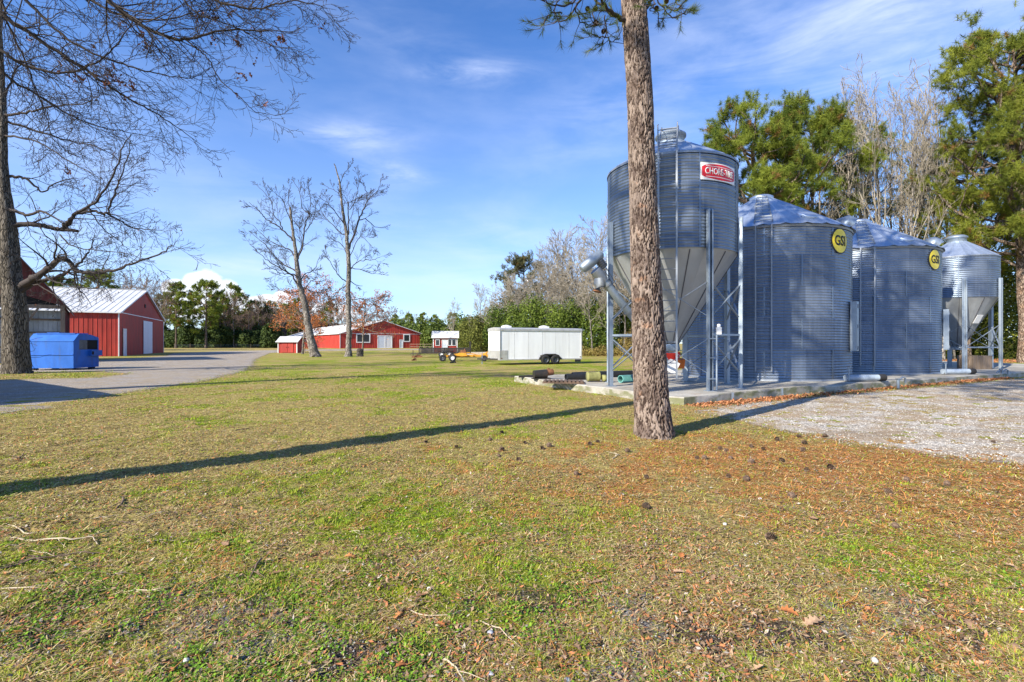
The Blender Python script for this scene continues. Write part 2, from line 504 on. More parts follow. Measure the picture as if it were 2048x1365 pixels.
M['oakbark'] = bark_mat('furrowed oak bark', (0.10, 0.085, 0.065), (0.27, 0.235, 0.19), (0.035, 0.03, 0.024), (14, 14, 2.4), .03)
M['greybark'] = bark_mat('grey bark', (0.16, 0.14, 0.12), (0.42, 0.38, 0.33), (0.08, 0.07, 0.06), (10, 10, 2.5), .03)
M['brownbark'] = bark_mat('brown bark', (0.12, 0.09, 0.07), (0.28, 0.22, 0.17), (0.04, 0.03, 0.025), (6, 6, 2), .03)
M['paletwig'] = simple('pale bare twigs', (0.34, 0.30, 0.24), 0.9, 0, .25, .5)
M['browntwig'] = simple('brown bare twigs', (0.21, 0.15, 0.115), 0.9, 0, .25, .3)
M['darktwig'] = simple('dark bare twigs', (0.055, 0.044, 0.040), 0.9, 0, .2, .6)


# ------------------------------------------------------------------ ground
# right-hand gravel yard, left-hand gravel drive (outlines as ground points)
SU = Vector((0.868, 0.496, 0)); SV = Vector((-0.496, 0.868, 0))
YARD = [G(1392, 822), G(1500, 847), G(1600, 866), G(1700, 886), G(1850, 909), G(2048, 931), (9.5, 4.6), (16, 1.0), (40, 4), (44, 31.5),
        (25.2, 24.1), (16, 18.6), (9.8, 15.4), (6.2, 13.4), (4.9, 12.2)]
DRIVE = [G(-160, 852), G(0, 832), G(108, 815), G(180, 799), G(271, 783), G(407, 763), G(480, 745), G(505, 731), G(510, 719), G(540, 706.5),
         G(620, 702.2), G(850, 700.3), G(960, 700), G(960, 698.6), G(850, 698.7), G(620, 699.6), G(540, 701), G(440, 703), G(345, 707), G(330, 713), G(240, 718),
         G(125, 727), G(0, 730), G(-120, 730), G(-120, 745), G(60, 744.5), G(200, 743), G(262, 748), G(190, 756), G(60, 759), G(-60, 762), G(-300, 775), G(-420, 850)]


def height(x, y):
    near = 1 - sstep(np.hypot(x, y), 14, 30)
    return near * ((fbm(x, y, 1.3, 11, 3) - .5) * .07 + (fbm(x, y, .22, 15, 2) - .5) * .042 + (fbm(x, y, .085, 17, 2) - .5) * .024)


def zones(x, y):
    """green, needle, stone, soil amounts on the lawn"""
    d = np.hypot(x, y)
    n1 = fbm(x, y, 2.6, 1); n2 = fbm(x, y, .8, 2); n3 = fbm(x, y, .3, 3, 3); n4 = fbm(x, y, 6.0, 7, 3)
    # pine litter round the trunk and along the yard edge
    nd = np.exp(-(((x - 4.0) / 4.0) ** 2 + ((y - 6.4) / 2.3) ** 2)) * 1.25
    nd = np.maximum(nd, np.exp(-(((x - 4.8) / 2.8) ** 2 + ((y - 4.8) / 1.2) ** 2)) * .9)
    nd = np.maximum(nd, np.exp(-(((x - 1.0) / 2.6) ** 2 + ((y - 7.2) / 1.5) ** 2)) * .62)
    nd = np.maximum(nd, np.exp(-(((x - 6.2) / 2.2) ** 2 + ((y - 12.2 - .5 * (x - 5)) / .45) ** 2)) * 1.0)
    needle = np.clip(nd * (.30 + 1.2 * n2) - .12 + (n3 - .5) * 1.3, 0, .92)
    mid = np.exp(-((y - 4.1) / 1.7) ** 2) * np.exp(-((x + .2) / 3.2) ** 2)
    green = .16 + mid * .50 + sstep(d, 9, 26) * .28 - sstep(d, 80, 130) * .45
    green = green - np.exp(-(((x + 4.8) / 2.4) ** 2 + ((y - 4.6) / 1.6) ** 2)) * .22
    green = green - np.exp(-(((x + 6) / 5.0) ** 2 + ((y - 8) / 2.4) ** 2)) * .10
    green = green + (n1 - .5) * 1.5 + (n2 - .5) * 1.9 + (n3 - .5) * 1.5 + (n4 - .5) * .5
    green = np.clip(green, 0, 1) * (1 - needle * .65)
    front = 1 - sstep(y, 2.6, 4.0)
    soil = front * sstep(n2 * .5 + n3 * .5, .47, .60)
    soil = np.maximum(soil, np.exp(-(((x - 1.25) / .55) ** 2 + ((y - 2.72) / .22) ** 2)) * 1.2)
    soil = np.maximum(soil, np.exp(-(((x + .45) / .40) ** 2 + ((y - 2.62) / .22) ** 2)) * 1.1)
    soil = np.maximum(soil, np.exp(-(((x - 2.0) / .5) ** 2 + ((y - 2.5) / .15) ** 2)) * .9)
    soil = np.clip(soil, 0, 1)
    stone = front * sstep(fbm(x, y, .55, 21, 4), .52, .66) * .9
    stone = np.maximum(stone, np.exp(-(((x - 1.7) / .55) ** 2 + ((y - 3.55) / .3) ** 2)) * .9 * sstep(n3, .4, .6))
    stone = np.maximum(stone, np.exp(-(((x + 1.9) / .8) ** 2 + ((y - 3.1) / .35) ** 2)) * .8 * sstep(n3, .42, .6))
    return green, needle, np.clip(stone, 0, 1), soil


def ground_fn(t, b):
    o = t.obj()
    a = t.n('ShaderNodeAttribute', attribute_name='Col'); sp = t.n('ShaderNodeSeparateColor'); t.put(sp.inputs[0], a.outputs['Color'])
    g, nd, st = sp.outputs[0], sp.outputs[1], sp.outputs[2]; so = a.outputs['Alpha']
    fine = t.noise(o, 30, 8, .72); fine2 = t.noise(t.mapping(o, (1, 1, 1), loc=(3, 7, 0)), 9, 7, .7)
    mid = t.noise(o, 1.7, 7, .68); far = t.noise(o, .22, 6, .62)
    straw = t.mix(t.ramp(fine, .34, .66), (0.105, 0.070, 0.026), (0.60, 0.47, 0.17))
    grn = t.mix(t.ramp(fine2, .35, .7), (0.075, 0.12, 0.008), (0.37, 0.43, 0.025))
    gf = t.ramp(t.m('ADD', g, t.m('ADD', t.m('MULTIPLY', t.m('SUBTRACT', fine2, .5), 1.5), t.m('MULTIPLY', t.m('SUBTRACT', mid, .5), 1.1))), .18, .80)
    c = t.mix(gf, straw, grn); c = t.mix(t.m('MULTIPLY', t.ramp(t.noise(o, 4.2, 6, .7), .55, .72), .6), c, (0.13, 0.085, 0.05))
    c = t.mix(t.m('MULTIPLY', t.ramp(far, .42, .68), .35), c, (0.44, 0.37, 0.12))
    ndl = t.mix(t.ramp(fine, .34, .62), (0.19, 0.08, 0.028), (0.60, 0.29, 0.10))
    c = t.mix(t.ramp(t.m('ADD', nd, t.m('MULTIPLY', t.m('SUBTRACT', fine2, .5), .9)), .2, .7), c, ndl)
    gry = t.mix(t.ramp(fine, .38, .64), (0.13, 0.125, 0.12), (0.40, 0.39, 0.38))
    c = t.mix(t.ramp(t.m('ADD', st, t.m('MULTIPLY', t.m('SUBTRACT', fine2, .5), .9)), .35, .75), c, gry)
    c = t.mix(t.ramp(t.m('ADD', so, t.m('MULTIPLY', t.m('SUBTRACT', fine2, .5), .8)), .35, .75), c, (0.085, 0.068, 0.055))
    t.put(b.inputs['Base Color'], c); b.inputs['Roughness'].default_value = .95
    b.inputs['Specular IOR Level'].default_value = .1
    t.put(b.inputs['Normal'], t.bump(t.m('ADD', fine, t.m('ADD', t.m('MULTIPLY', fine2, 1.6), t.m('MULTIPLY', mid, 2.5))), 1.0, .035))
M['ground'] = mat('lawn soil and thatch', ground_fn)


def axis(parts):
    return np.unique(np.concatenate(parts).round(4))


def grid_mesh(name, xs, ys, zfn):
    X, Y = np.meshgrid(xs, ys)
    V = np.stack([X.ravel(), Y.ravel(), zfn(X, Y).ravel()], 1)
    nx, ny = len(xs), len(ys)
    i = (np.arange(ny - 1)[:, None] * nx + np.arange(nx - 1)[None]).ravel()
    return V, np.stack([i, i + 1, i + 1 + nx, i + nx], 1)


gx = axis([np.linspace(-5, 5.5, 301), np.linspace(-10, 11, 211), np.linspace(-45, -10, 71), np.linspace(11, 45, 69), np.linspace(-400, -45, 60), np.linspace(45, 400, 60), np.array([-2500, -1200, 1200, 2500.])])
gy = axis([np.linspace(1.8, 6.5, 135), np.linspace(1, 13, 151), np.linspace(-20, 1, 22), np.linspace(13, 60, 110), np.linspace(60, 400, 70), np.array([-1500, -400, -100, 900, 2500.])])
V, Fc = grid_mesh('lawn', gx, gy, height)
zg, zn, zs, zo = zones(V[:, 0], V[:, 1])
me = np_mesh('lawn', V, Fc, None, True)
ca = me.color_attributes.new('Col', 'FLOAT_COLOR', 'POINT')
ca.data.foreach_set('color', np.stack([zg, zn, zs, zo], 1).astype(np.float32).ravel())
tag(link('lawn', me, M['ground']), kind='structure')


def gravel_fn(lo, hi, dirt, edge_w):
    def fn(t, b):
        o = t.obj()
        a = t.n('ShaderNodeAttribute', attribute_name='Col'); sp = t.n('ShaderNodeSeparateColor'); t.put(sp.inputs[0], a.outputs['Color'])
        v = t.n('ShaderNodeTexVoronoi'); t.put(v.inputs['Vector'], o); v.inputs['Scale'].default_value = 34
        fine = t.noise(o, 24, 8, .72); mid = t.noise(t.mapping(o, (1, 1, 1)), 1.1, 7, .66)
        trk = t.noise(t.mapping(o, (.35, 1.6, 1), rot=(0, 0, R(-20))), 1.0, 5, .6)
        vs_ = t.n('ShaderNodeSeparateColor'); t.put(vs_.inputs[0], v.outputs['Color'])
        c = t.mix(t.ramp(t.m('ADD', t.m('MULTIPLY', vs_.outputs[0], .5), t.m('MULTIPLY', fine, .6)), .3, .8), lo, hi)
        c = t.mix(t.m('MULTIPLY', t.ramp(t.m('ADD', mid, t.m('MULTIPLY', fine, .45)), .62, .82), .8), c, dirt)
        c = t.mix(t.m('MULTIPLY', t.ramp(trk, .5, .72), .45), c, tuple(x * .62 for x in lo))
        t.put(b.inputs['Base Color'], c); b.inputs['Roughness'].default_value = .95
        b.inputs['Specular IOR Level'].default_value = .15
        t.put(b.inputs['Normal'], t.bump(t.m('ADD', fine, t.m('MULTIPLY', v.outputs['Distance'], -1.2)), 1.0, .02))
        # ragged edge where the stones thin out into the grass
        f = t.ramp(t.m('ADD', sp.outputs[0], t.m('ADD', t.m('MULTIPLY', t.m('SUBTRACT', fine, .5), .9), t.m('MULTIPLY', t.m('SUBTRACT', mid, .5), 1.1))), .44, .56)
        tr = t.n('ShaderNodeBsdfTransparent'); mx = t.n('ShaderNodeMixShader'); t.put(mx.inputs[0], f)
        t.nt.links.new(tr.outputs[0], mx.inputs[1]); t.nt.links.new(b.outputs[0], mx.inputs[2])
        t.nt.links.new(mx.outputs[0], t.nt.nodes['Material Output'].inputs[0])
    return fn
M['yard'] = mat('pale crushed stone', gravel_fn((0.24, 0.215, 0.185), (0.76, 0.71, 0.63), (0.36, 0.25, 0.14), 1))
M['drive'] = mat('grey gravel drive', gravel_fn((0.23, 0.20, 0.175), (0.49, 0.45, 0.40), (0.36, 0.29, 0.20), 1))


def zone_sheet(name, poly, z, cell, soft, matr):
    px = [p[0] for p in poly]; py = [p[1] for p in poly]
    xs = np.arange(min(px) - soft, max(px) + soft + cell, cell); ys = np.arange(min(py) - soft, max(py) + soft + cell, cell)
    V, Fc = grid_mesh(name, xs, ys, lambda X, Y: height(X, Y) + z)
    sd = sdist(V[:, 0], V[:, 1], poly)
    keep = (sd[Fc] > -soft - cell).any(1)
    Fc = Fc[keep]; used, inv = np.unique(Fc.ravel(), return_inverse=True)
    wd = soft
    c = np.clip(.5 + sd[used] / (2 * wd), 0, 1)
    me = np_mesh(name, V[used], inv.reshape(Fc.shape), np.stack([c, c, c], 1), True)
    return tag(link(name, me, matr), kind='structure')


zone_sheet('gravel_yard', YARD, .006, .25, .45, M['yard'])
zone_sheet('gravel_drive', DRIVE, .006, .5, .9, M['drive'])


# ------------------------------------------------------------------ ground cover
rng = np.random.default_rng(42)


def sample_ground(n, ymax=34., pw=1.15, ymin=1.75, spread=1.16):
    u = rng.random(n)
    k = 1 - pw + 1e-4
    y = (ymin ** k + u * (ymax ** k - ymin ** k)) ** (1 / k)
    x = (rng.random(n) * 2 - 1) * (y * spread + .6)
    return x, y


SLAB_FRONT = [(4.35, 12.7), (40, 33.1), (30, 50), (-6, 32), (0.1, 20.8)]
def off_gravel(x, y, m=.12):
    return (sdist(x, y, YARD) < m) & (sdist(x, y, DRIVE) < m * 2) & ~in_poly(x, y, SLAB_FRONT) & (np.hypot(x - 2.45, y - 8.55) > .30)


def blades(name, n, mode, label, cat):
    x, y = sample_ground(n, 36. if mode == 'green' else 26.)
    ok = off_gravel(x, y, .10 + rng.random(n) * .2)
    x, y = x[ok], y[ok]
    g, nd, st, so = zones(x, y)
    if mode == 'green':
        pr = np.clip(g * 1.25 + .02, 0, 1) * (1 - so * .8) * (1 - st * .6)
    elif mode == 'straw':
        pr = np.clip(.80 - g * .35, 0, 1) * (1 - so * .5)
    else:
        pr = np.clip(nd * 1.0 + .05, 0, 1)
    cl_ = sstep(fbm(x, y, .16 + .0 * x, 81 if mode == 'green' else 83, 3), .40, .60)
    pr = pr * (.28 + .95 * cl_)
    ok = rng.random(len(x)) < pr
    x, y, g, nd = x[ok], y[ok], g[ok], nd[ok]
    n = len(x); d = np.hypot(x, y)
    z = height(x, y)
    az = rng.random(n) * 2 * np.pi
    if mode == 'green':
        tuft = sstep(fbm(x, y, .35, 31, 2), .55, .75)
        L = (.007 + .013 * rng.random(n) + tuft * .022) * (1 + d * .03)
        tilt = rng.normal(.95, .35, n)
        w = (.0016 + .0016 * rng.random(n)) * (1 + d * .22)
    else:
        L = (.012 + .034 * rng.random(n)) * (1 + d * .07)
        if mode == 'needle': L *= 1.5
        tilt = rng.normal(1.45, .14, n)
        w = (.0005 + .0007 * rng.random(n)) * (1 + d * .32)
    hd = np.stack([np.cos(az), np.sin(az)], 1)
    dx = hd * (np.sin(tilt) * L)[:, None]; dz = np.abs(np.cos(tilt)) * L
    sd = np.stack([-hd[:, 1], hd[:, 0]], 1) * w[:, None]
    base = np.stack([x, y], 1)
    zb = z + (.001 if mode == 'green' else .003 + .010 * rng.random(n))
    if mode == 'green':
        V = np.empty((n, 3, 3))
        V[:, 0, :2] = base - sd; V[:, 1, :2] = base + sd; V[:, 2, :2] = base + dx
        V[:, 0, 2] = zb; V[:, 1, 2] = zb; V[:, 2, 2] = zb + dz; k = 3
    else:
        V = np.empty((n, 4, 3))
        V[:, 0, :2] = base - sd; V[:, 1, :2] = base + sd; V[:, 2, :2] = base + dx + sd * .7; V[:, 3, :2] = base + dx - sd * .7
        V[:, 0, 2] = zb; V[:, 1, 2] = zb; V[:, 2, 2] = zb + dz; V[:, 3, 2] = zb + dz; k = 4
    r = rng.random((n, 1)); r2 = rng.random((n, 1))
    cl = fbm(x, y, 1.1, 51, 3)[:, None]
    if mode == 'green':
        c = np.array([[.10, .18, .008]]) * (1 - r) + np.array([[.42, .54, .030]]) * r
        yel = sstep(cl + (r2 - .5) * .5, .45, .7)
        c = c * (1 - yel * .5) + np.array([[.42, .36, .09]]) * yel * .5
    elif mode == 'straw':
        c = np.array([[.12, .075, .035]]) * (1 - r) + np.array([[.76, .61, .29]]) * r
        c = np.where(r2 < .40, np.array([[.27, .29, .03]]) * (.5 + r), c)
        c = np.where(r2 > .93, np.array([[.36, .15, .06]]), c)
    else:
        c = np.array([[.26, .09, .028]]) * (1 - r) + np.array([[.72, .33, .10]]) * r
    c = np.clip(c, 0, 1)
    C = np.repeat(c[:, None, :], k, 1).reshape(-1, 3)
    Fc = np.arange(n * k).reshape(n, k)
    me = np_mesh(name, V.reshape(-1, 3), Fc, C)
    return tag(link(name, me, M['grass'] if mode == 'green' else M['litter']), label, cat, kind='stuff')


blades('grass', 900000, 'green', 'short patchy green winter grass across the lawn', 'grass')
blades('dead_grass', 680000, 'straw', 'dry straw coloured thatch lying through the lawn', 'dead grass')
blades('pine_needles', 380000, 'needle', 'rust orange fallen pine needles around the big pine trunk', 'pine needles')


def tufts():
    # taller tufts standing out of the short turf
    x, y = sample_ground(900, 14., 1.25)
    ok = off_gravel(x, y, .3); x, y = x[ok], y[ok]; g, nd, st, so = zones(x, y)
    ok = rng.random(len(x)) < np.clip(g - .30, 0, 1) * 1.1; x, y = x[ok], y[ok]
    px = [(1160, 985), (890, 965), (905, 1030), (1170, 1030), (740, 1000), (1740, 1100), (1870, 1130), (1500, 1330), (1590, 1345), (1820, 1350), (960, 1010), (1250, 990), (1390, 1075), (1120, 1200), (1250, 1215), (1075, 1330)]
    gx_ = np.array([G(*p) for p in px]); x = np.concatenate([x, gx_[:, 0]]); y = np.concatenate([y, gx_[:, 1]])
    m = len(x); per = 80; R_ = np.repeat(rng.uniform(.02, .06, m), per); X = np.repeat(x, per); Y = np.repeat(y, per); n = m * per
    a = rng.random(n) * 6.28; rr = R_ * rng.random(n) ** .5; bx_ = X + np.cos(a) * rr; by_ = Y + np.sin(a) * rr
    L = np.repeat(rng.uniform(.03, .065, m), per) * rng.uniform(.5, 1.1, n); tilt = .25 + 1.0 * rr / R_ * rng.uniform(.4, 1.1, n); w = rng.uniform(.0010, .0022, n)
    dx = np.stack([np.cos(a), np.sin(a)], 1); sd = np.stack([-dx[:, 1], dx[:, 0]], 1) * w[:, None]; z = height(bx_, by_)
    V = np.empty((n, 3, 3)); b_ = np.stack([bx_, by_], 1)
    V[:, 0, :2] = b_ - sd; V[:, 1, :2] = b_ + sd; V[:, 2, :2] = b_ + dx * (np.sin(tilt) * L)[:, None]; V[:, 0, 2] = z; V[:, 1, 2] = z; V[:, 2, 2] = z + np.cos(tilt) * L
    t = rng.random((n, 1)); c = np.array([[.09, .17, .010]]) * (1 - t) + np.array([[.38, .50, .04]]) * t
    me = np_mesh('grass_tufts', V.reshape(-1, 3), np.arange(n * 3).reshape(n, 3), np.repeat(c[:, None], 3, 1).reshape(-1, 3))
    tag(link('grass_tufts', me, M['grass']), 'taller green tufts of grass scattered through the near lawn', 'grass', kind='stuff')
tufts()


def clover():
    """small round weed leaves between the grass"""
    x, y = sample_ground(190000, 10., 1.2)
    ok = off_gravel(x, y); x, y = x[ok], y[ok]
    g, nd, st, so = zones(x, y)
    ok = (rng.random(len(x)) < np.clip(g - .25, 0, 1) * 1.5 * sstep(fbm(x, y, .28, 61, 3), .46, .58)); x, y = x[ok], y[ok]
    n = len(x); r = (.003 + .006 * rng.random(n)); z = height(x, y) + .004 + .018 * rng.random(n)
    V = np.empty((n, 5, 3)); tx = rng.normal(0, .4, n); ty = rng.normal(0, .4, n); a0 = rng.random(n) * 6.28
    for k in range(5):
        a = a0 + k * 2 * np.pi / 5; ox = np.cos(a) * r; oy = np.sin(a) * r
        V[:, k, 0] = x + ox; V[:, k, 1] = y + oy; V[:, k, 2] = z + ox * tx + oy * ty
    rr = rng.random((n, 1)); c = np.array([[.05, .13, .012]]) * (1 - rr) + np.array([[.24, .41, .035]]) * rr
    me = np_mesh('clover', V.reshape(-1, 3), np.arange(n * 5).reshape(n, 5), np.repeat(c[:, None], 5, 1).reshape(-1, 3))
    tag(link('clover', me, M['grass']), 'bright green low weed leaves in patches of the near lawn', 'weeds', kind='stuff')
clover()


def litter_bits():
    # broken leaf and bark crumbs lying between the grass
    x, y = sample_ground(380000, 18., 1.25)
    ok = off_gravel(x, y); x, y = x[ok], y[ok]
    g, nd, st, so = zones(x, y)
    ok = rng.random(len(x)) < (.32 + .65 * sstep(fbm(x, y, .7, 71, 3), .45, .65)) * (1 - .6 * g); x, y = x[ok], y[ok]
    n = len(x); r = (.003 + .014 * rng.random(n) ** 2.6); z = height(x, y) + .006 + .012 * rng.random(n); a0 = rng.random(n) * 6.28
    tx, ty = rng.normal(0, .35, n), rng.normal(0, .35, n); V = np.empty((n, 4, 3))
    for k in range(4):
        a = a0 + k * np.pi / 2; rr = r * (1.3 if k % 2 else .55); ox = np.cos(a) * rr; oy = np.sin(a) * rr
        V[:, k, 0] = x + ox; V[:, k, 1] = y + oy; V[:, k, 2] = z + ox * tx + oy * ty
    t = rng.random((n, 1)); q = rng.random((n, 1))
    c = np.array([[.055, .034, .02]]) * (1 - t) + np.array([[.42, .28, .17]]) * t
    c = np.where(q < .2, np.array([[.48, .19, .08]]), c); c = np.where(q > .95, np.array([[.46, .40, .33]]), c)
    me = np_mesh('leaf_litter', V.reshape(-1, 3), np.arange(n * 4).reshape(n, 4), np.repeat(c[:, None], 4, 1).reshape(-1, 3))
    tag(link('leaf_litter', me, M['litter']), 'small brown crumbs of leaf and bark scattered through the near lawn', 'leaf litter', kind='stuff')
litter_bits()


def stones():
    """crumbs of stone and soil: small octahedra"""
    xs, ys = sample_ground(150000, 12., 1.3, 1.8)
    g, nd, st, so = zones(xs, ys)
    ok = rng.random(len(xs)) < np.clip(st * .8 + so * .35 + .015, 0, 1)
    ok &= off_gravel(xs, ys)
    x1, y1 = xs[ok], ys[ok]
    x2, y2 = sample_ground(170000, 26., 1.0, 5.0)
    ok = sdist(x2, y2, YARD) > -.35 + rng.random(len(x2)) * .5
    ok &= ~in_poly(x2, y2, SLAB_FRONT)
    x2, y2 = x2[ok], y2[ok]
    x = np.concatenate([x1, x2]); y = np.concatenate([y1, y2]); n = len(x); gr = np.concatenate([np.zeros(len(x1)), np.ones(len(x2))])
    r = (.002 + .007 * rng.random(n) ** 3) * (1 + gr * .9)
    O = np.array([(1, 0, 0), (-1, 0, 0), (0, 1, 0), (0, -1, 0), (0, 0, .7), (0, 0, -.7)])
    Fo = np.array([(0, 2, 4), (2, 1, 4), (1, 3, 4), (3, 0, 4), (2, 0, 5), (1, 2, 5), (3, 1, 5), (0, 3, 5)])
    V = O[None] * r[:, None, None] * (1 + rng.normal(0, .28, (n, 6, 3)))
    a = rng.random(n) * 6.28; ca_, sa_ = np.cos(a)[:, None], np.sin(a)[:, None]
    vx = V[..., 0] * ca_ - V[..., 1] * sa_; vy = V[..., 0] * sa_ + V[..., 1] * ca_
    V[..., 0] = vx + x[:, None]; V[..., 1] = vy + y[:, None]; V[..., 2] += (height(x, y) + .004 + r * .3)[:, None]
    Fc = (Fo[None] + (np.arange(n) * 6)[:, None, None]).reshape(-1, 3)
    t = rng.random((n, 1))
    c = np.array([[.10, .085, .075]]) * (1 - t) + np.array([[.42, .41, .40]]) * t
    c2 = np.array([[.20, .18, .16]]) * (1 - t) + np.array([[.62, .59, .54]]) * t
    c = np.where(gr[:, None] > 0, c2, c)
    me = np_mesh('gravel', V.reshape(-1, 3), Fc, np.repeat(c[:, None], 6, 1).reshape(-1, 3))
    tag(link('gravel', me, M['litter']), 'loose grey and white gravel crumbs in the yard and bare patches', 'gravel', kind='stuff')
stones()


def leaf_drift():
    """red brown leaf drift along the foot of the slab"""
    n = 8200
    s = rng.random(n) * 21; off = -np.abs(rng.normal(0, .24, n)) - .03
    x = 4.35 + SU.x * s - SV.x * off * -1; y = 12.7 + SU.y * s + SV.y * off
    keep = rng.random(n) < np.where(s < 4.5, 1, np.where(s < 9, .35, np.where(s > 16.5, 1.0, .30)))
    x, y = x[keep], y[keep]; n = len(x)
    V = np.empty((n, 4, 3)); r = .018 + .035 * rng.random(n); a0 = rng.random(n) * 6.28
    tx, ty = rng.normal(0, .5, n), rng.normal(0, .5, n); z = .012 + .06 * rng.random(n) ** 2
    for k in range(4):
        a = a0 + k * np.pi / 2; rr = r * (1 if k % 2 else .5); ox = np.cos(a) * rr; oy = np.sin(a) * rr
        V[:, k, 0] = x + ox; V[:, k, 1] = y + oy; V[:, k, 2] = np.maximum(z + ox * tx + oy * ty, .008)
    t = rng.random((n, 1)); c = np.array([[.22, .07, .03]]) * (1 - t) + np.array([[.58, .27, .12]]) * t
    me = np_mesh('fallen_leaves', V.reshape(-1, 3), np.arange(n * 4).reshape(n, 4), np.repeat(c[:, None], 4, 1).reshape(-1, 3))
    tag(link('fallen_leaves', me, M['litter']), 'red brown leaf drift along the foot of the concrete slab', 'leaves', kind='stuff')
leaf_drift()


# ------------------------------------------------------------------ leaves, cones, sticks and stones one can count
def leaf_mesh(seed, L=.13):
    rg = random.Random(seed)
    n = 9; pts = []
    side = []
    for i in range(n + 1):
        t = i / n
        env = math.sin(math.pi * min(1, t * 1.02)) ** .7 * .34
        lob = 1.0 if i % 2 else .38
        side.append((t, max(.015, env * lob * rg.uniform(.8, 1.15))))
    cu, cw = rg.uniform(-1.5, 1.5), rg.uniform(.3, 1.4)
    V, Fc = [], []
    for t, w in side:
        for s_ in (-1, -.5, 0, .5, 1):
            yv = w * s_
            z = .10 * math.sin(t * 3 * cu) + cw * abs(yv) * .45 + .03
            V.append(((t - .5 + abs(s_) * (.05 if w > .1 else 0)) * L, yv * L, z * L))
    for i in range(n):
        for k in range(4):
            a = i * 5 + k; Fc.append((a, a + 1, a + 6, a + 5))
    V = np.array(V)
    b = rg.random(); c = (np.array([.40, .14, .045]) * (1 - b) + np.array([.62, .27, .10]) * b) if seed in (0, 3) else (np.array([.24, .12, .065]) * (1 - b) + np.array([.56, .38, .24]) * b)
    C = np.repeat(c[None], len(V), 0) * (1 + np.random.default_rng(seed).normal(0, .12, (len(V), 1)))
    me = np_mesh('oak_leaf', V, np.array(Fc), np.clip(C, 0, 1), True)
    me.materials.append(M['deadleaf'])
    return me


leaf_ms = [leaf_mesh(s) for s in range(7)]
big_leaf = {(1576, 1234): 'large curled bright orange oak leaf on the dark bare soil at front right', (1624, 1255): 'narrow orange oak leaf just right of the large curled leaf on bare soil',
            (1193, 1171): 'star shaped orange oak leaf on green grass in the middle foreground', (798, 1238): 'folded orange brown oak leaf beside a curved pale twig',
            (551, 1154): 'tan oak leaf lying beside a short brown stick', (1430, 990): 'small orange oak leaf on the needle litter below the pine'}
leaves = list(big_leaf) + [(1720, 1036), (1363, 1123), (1357, 1153), (1426, 1169), (1731, 1238), (1894, 1247), (1939, 1256), (1854, 1108), (1781, 1119),
    (2017, 1140), (2020, 1182), (1850, 1188), (1939, 1190), (1796, 1323), (1509, 1345), (1683, 1219), (1883, 1177), (1626, 1047), (885, 1156), (843, 1197),
    (789, 1260), (989, 1088), (881, 1260), (785, 1293), (763, 1304), (1300, 1284), (1300, 1319), (1152, 1301), (1222, 1271), (804, 1345), (1126, 1323), (1141, 1221),
    (357, 1197), (342, 1201), (263, 1199), (364, 1260), (150, 1253), (611, 1240), (429, 988), (74, 1064), (322, 1217), (1105, 1010), (620, 1310), (1760, 1150),
    (90, 1190), (450, 1095), (700, 1120), (1990, 1060), (2030, 1300), (1950, 1330)]
rl = random.Random(3)
for i, (px, py) in enumerate(leaves):
    x, y = G(px, py)
    big = (px, py) in big_leaf
    lab = big_leaf.get((px, py)) or 'dry brown oak leaf scattered on the near lawn'
    o = bpy.data.objects.new('oak_leaf', leaf_ms[i % 7]); COL.objects.link(o)
    o.location = (x, y, float(height(np.array(x), np.array(y))) + .012)
    o.rotation_euler = (rl.uniform(-.3, .3), rl.uniform(-.3, .3), rl.uniform(0, 6.28))
    s_ = rl.uniform(.38, .72) * (1.5 if big else 1); o.scale = (s_, s_, s_)
    tag(o, lab, 'leaf', 'oak leaves scattered on the near lawn')


def cone_mesh(seed):
    rg = random.Random(seed); b = MB()
    L = .085
    b.lathe([(.001, -L / 2), (.016, -L * .35), (.021, -L * .05), (.015, L * .3), (.001, L / 2)], 8)
    k = 0
    for i in range(11):
        t = i / 10; z = -L * .44 + t * L * .86; rr = .010 + .016 * math.sin(math.pi * (.25 + .68 * t))
        for j in range(7):
            a = j * 6.283 / 7 + i * .5; k += 1
            ca_, sa_ = math.cos(a), math.sin(a)
            tip = Vector((ca_ * rr * 1.75, sa_ * rr * 1.75, z + .010))
            w = .0075
            b.add([(ca_ * rr * .5 - sa_ * w, sa_ * rr * .5 + ca_ * w, z - .004), (ca_ * rr * .5 + sa_ * w, sa_ * rr * .5 - ca_ * w, z - .004),
                   tuple(tip + Vector((sa_ * w * .7, -ca_ * w * .7, 0))), tuple(tip + Vector((-sa_ * w * .7, ca_ * w * .7, 0)))], [(0, 1, 2, 3)])
    return b.mesh('pine_cone')
M['cone'] = simple('brown cone scales', (0.15, 0.10, 0.07), .85, 0, .35, 40)
cone_ms = [cone_mesh(0)]
for m_ in cone_ms: m_.materials.append(M['cone'])
cones = [(852, 888), (913, 897), (1004, 901), (998, 916), (1037, 921), (1050, 888), (1098, 893), (1196, 886), (1254, 906), (1152, 954), (1293, 960), (1293, 1014), (1004, 866),
    (1452, 906), (1409, 921), (1461, 919), (1502, 928), (1457, 956), (1493, 962), (1526, 901), (1554, 882), (1606, 901), (1613, 940), (1661, 936), (1563, 923), (1583, 997),
    (1776, 990), (1813, 965), (1894, 975), (1791, 1067), (1541, 1082), (1598, 875), (1609, 888), (1650, 875), (1987, 888), (1502, 895), (1394, 921), (1180, 892), (980, 880), (1085, 897), (1440, 900)]
cone_lab = {(1293, 1014): 'grey pine cone alone on the grass below the trunk', (1791, 1067): 'grey brown pine cone beside tan leaves at right front', (1541, 1082): 'brown pine cone tucked behind a tan leaf',
            (1776, 990): 'pale grey pine cone alone on the orange litter at right'}
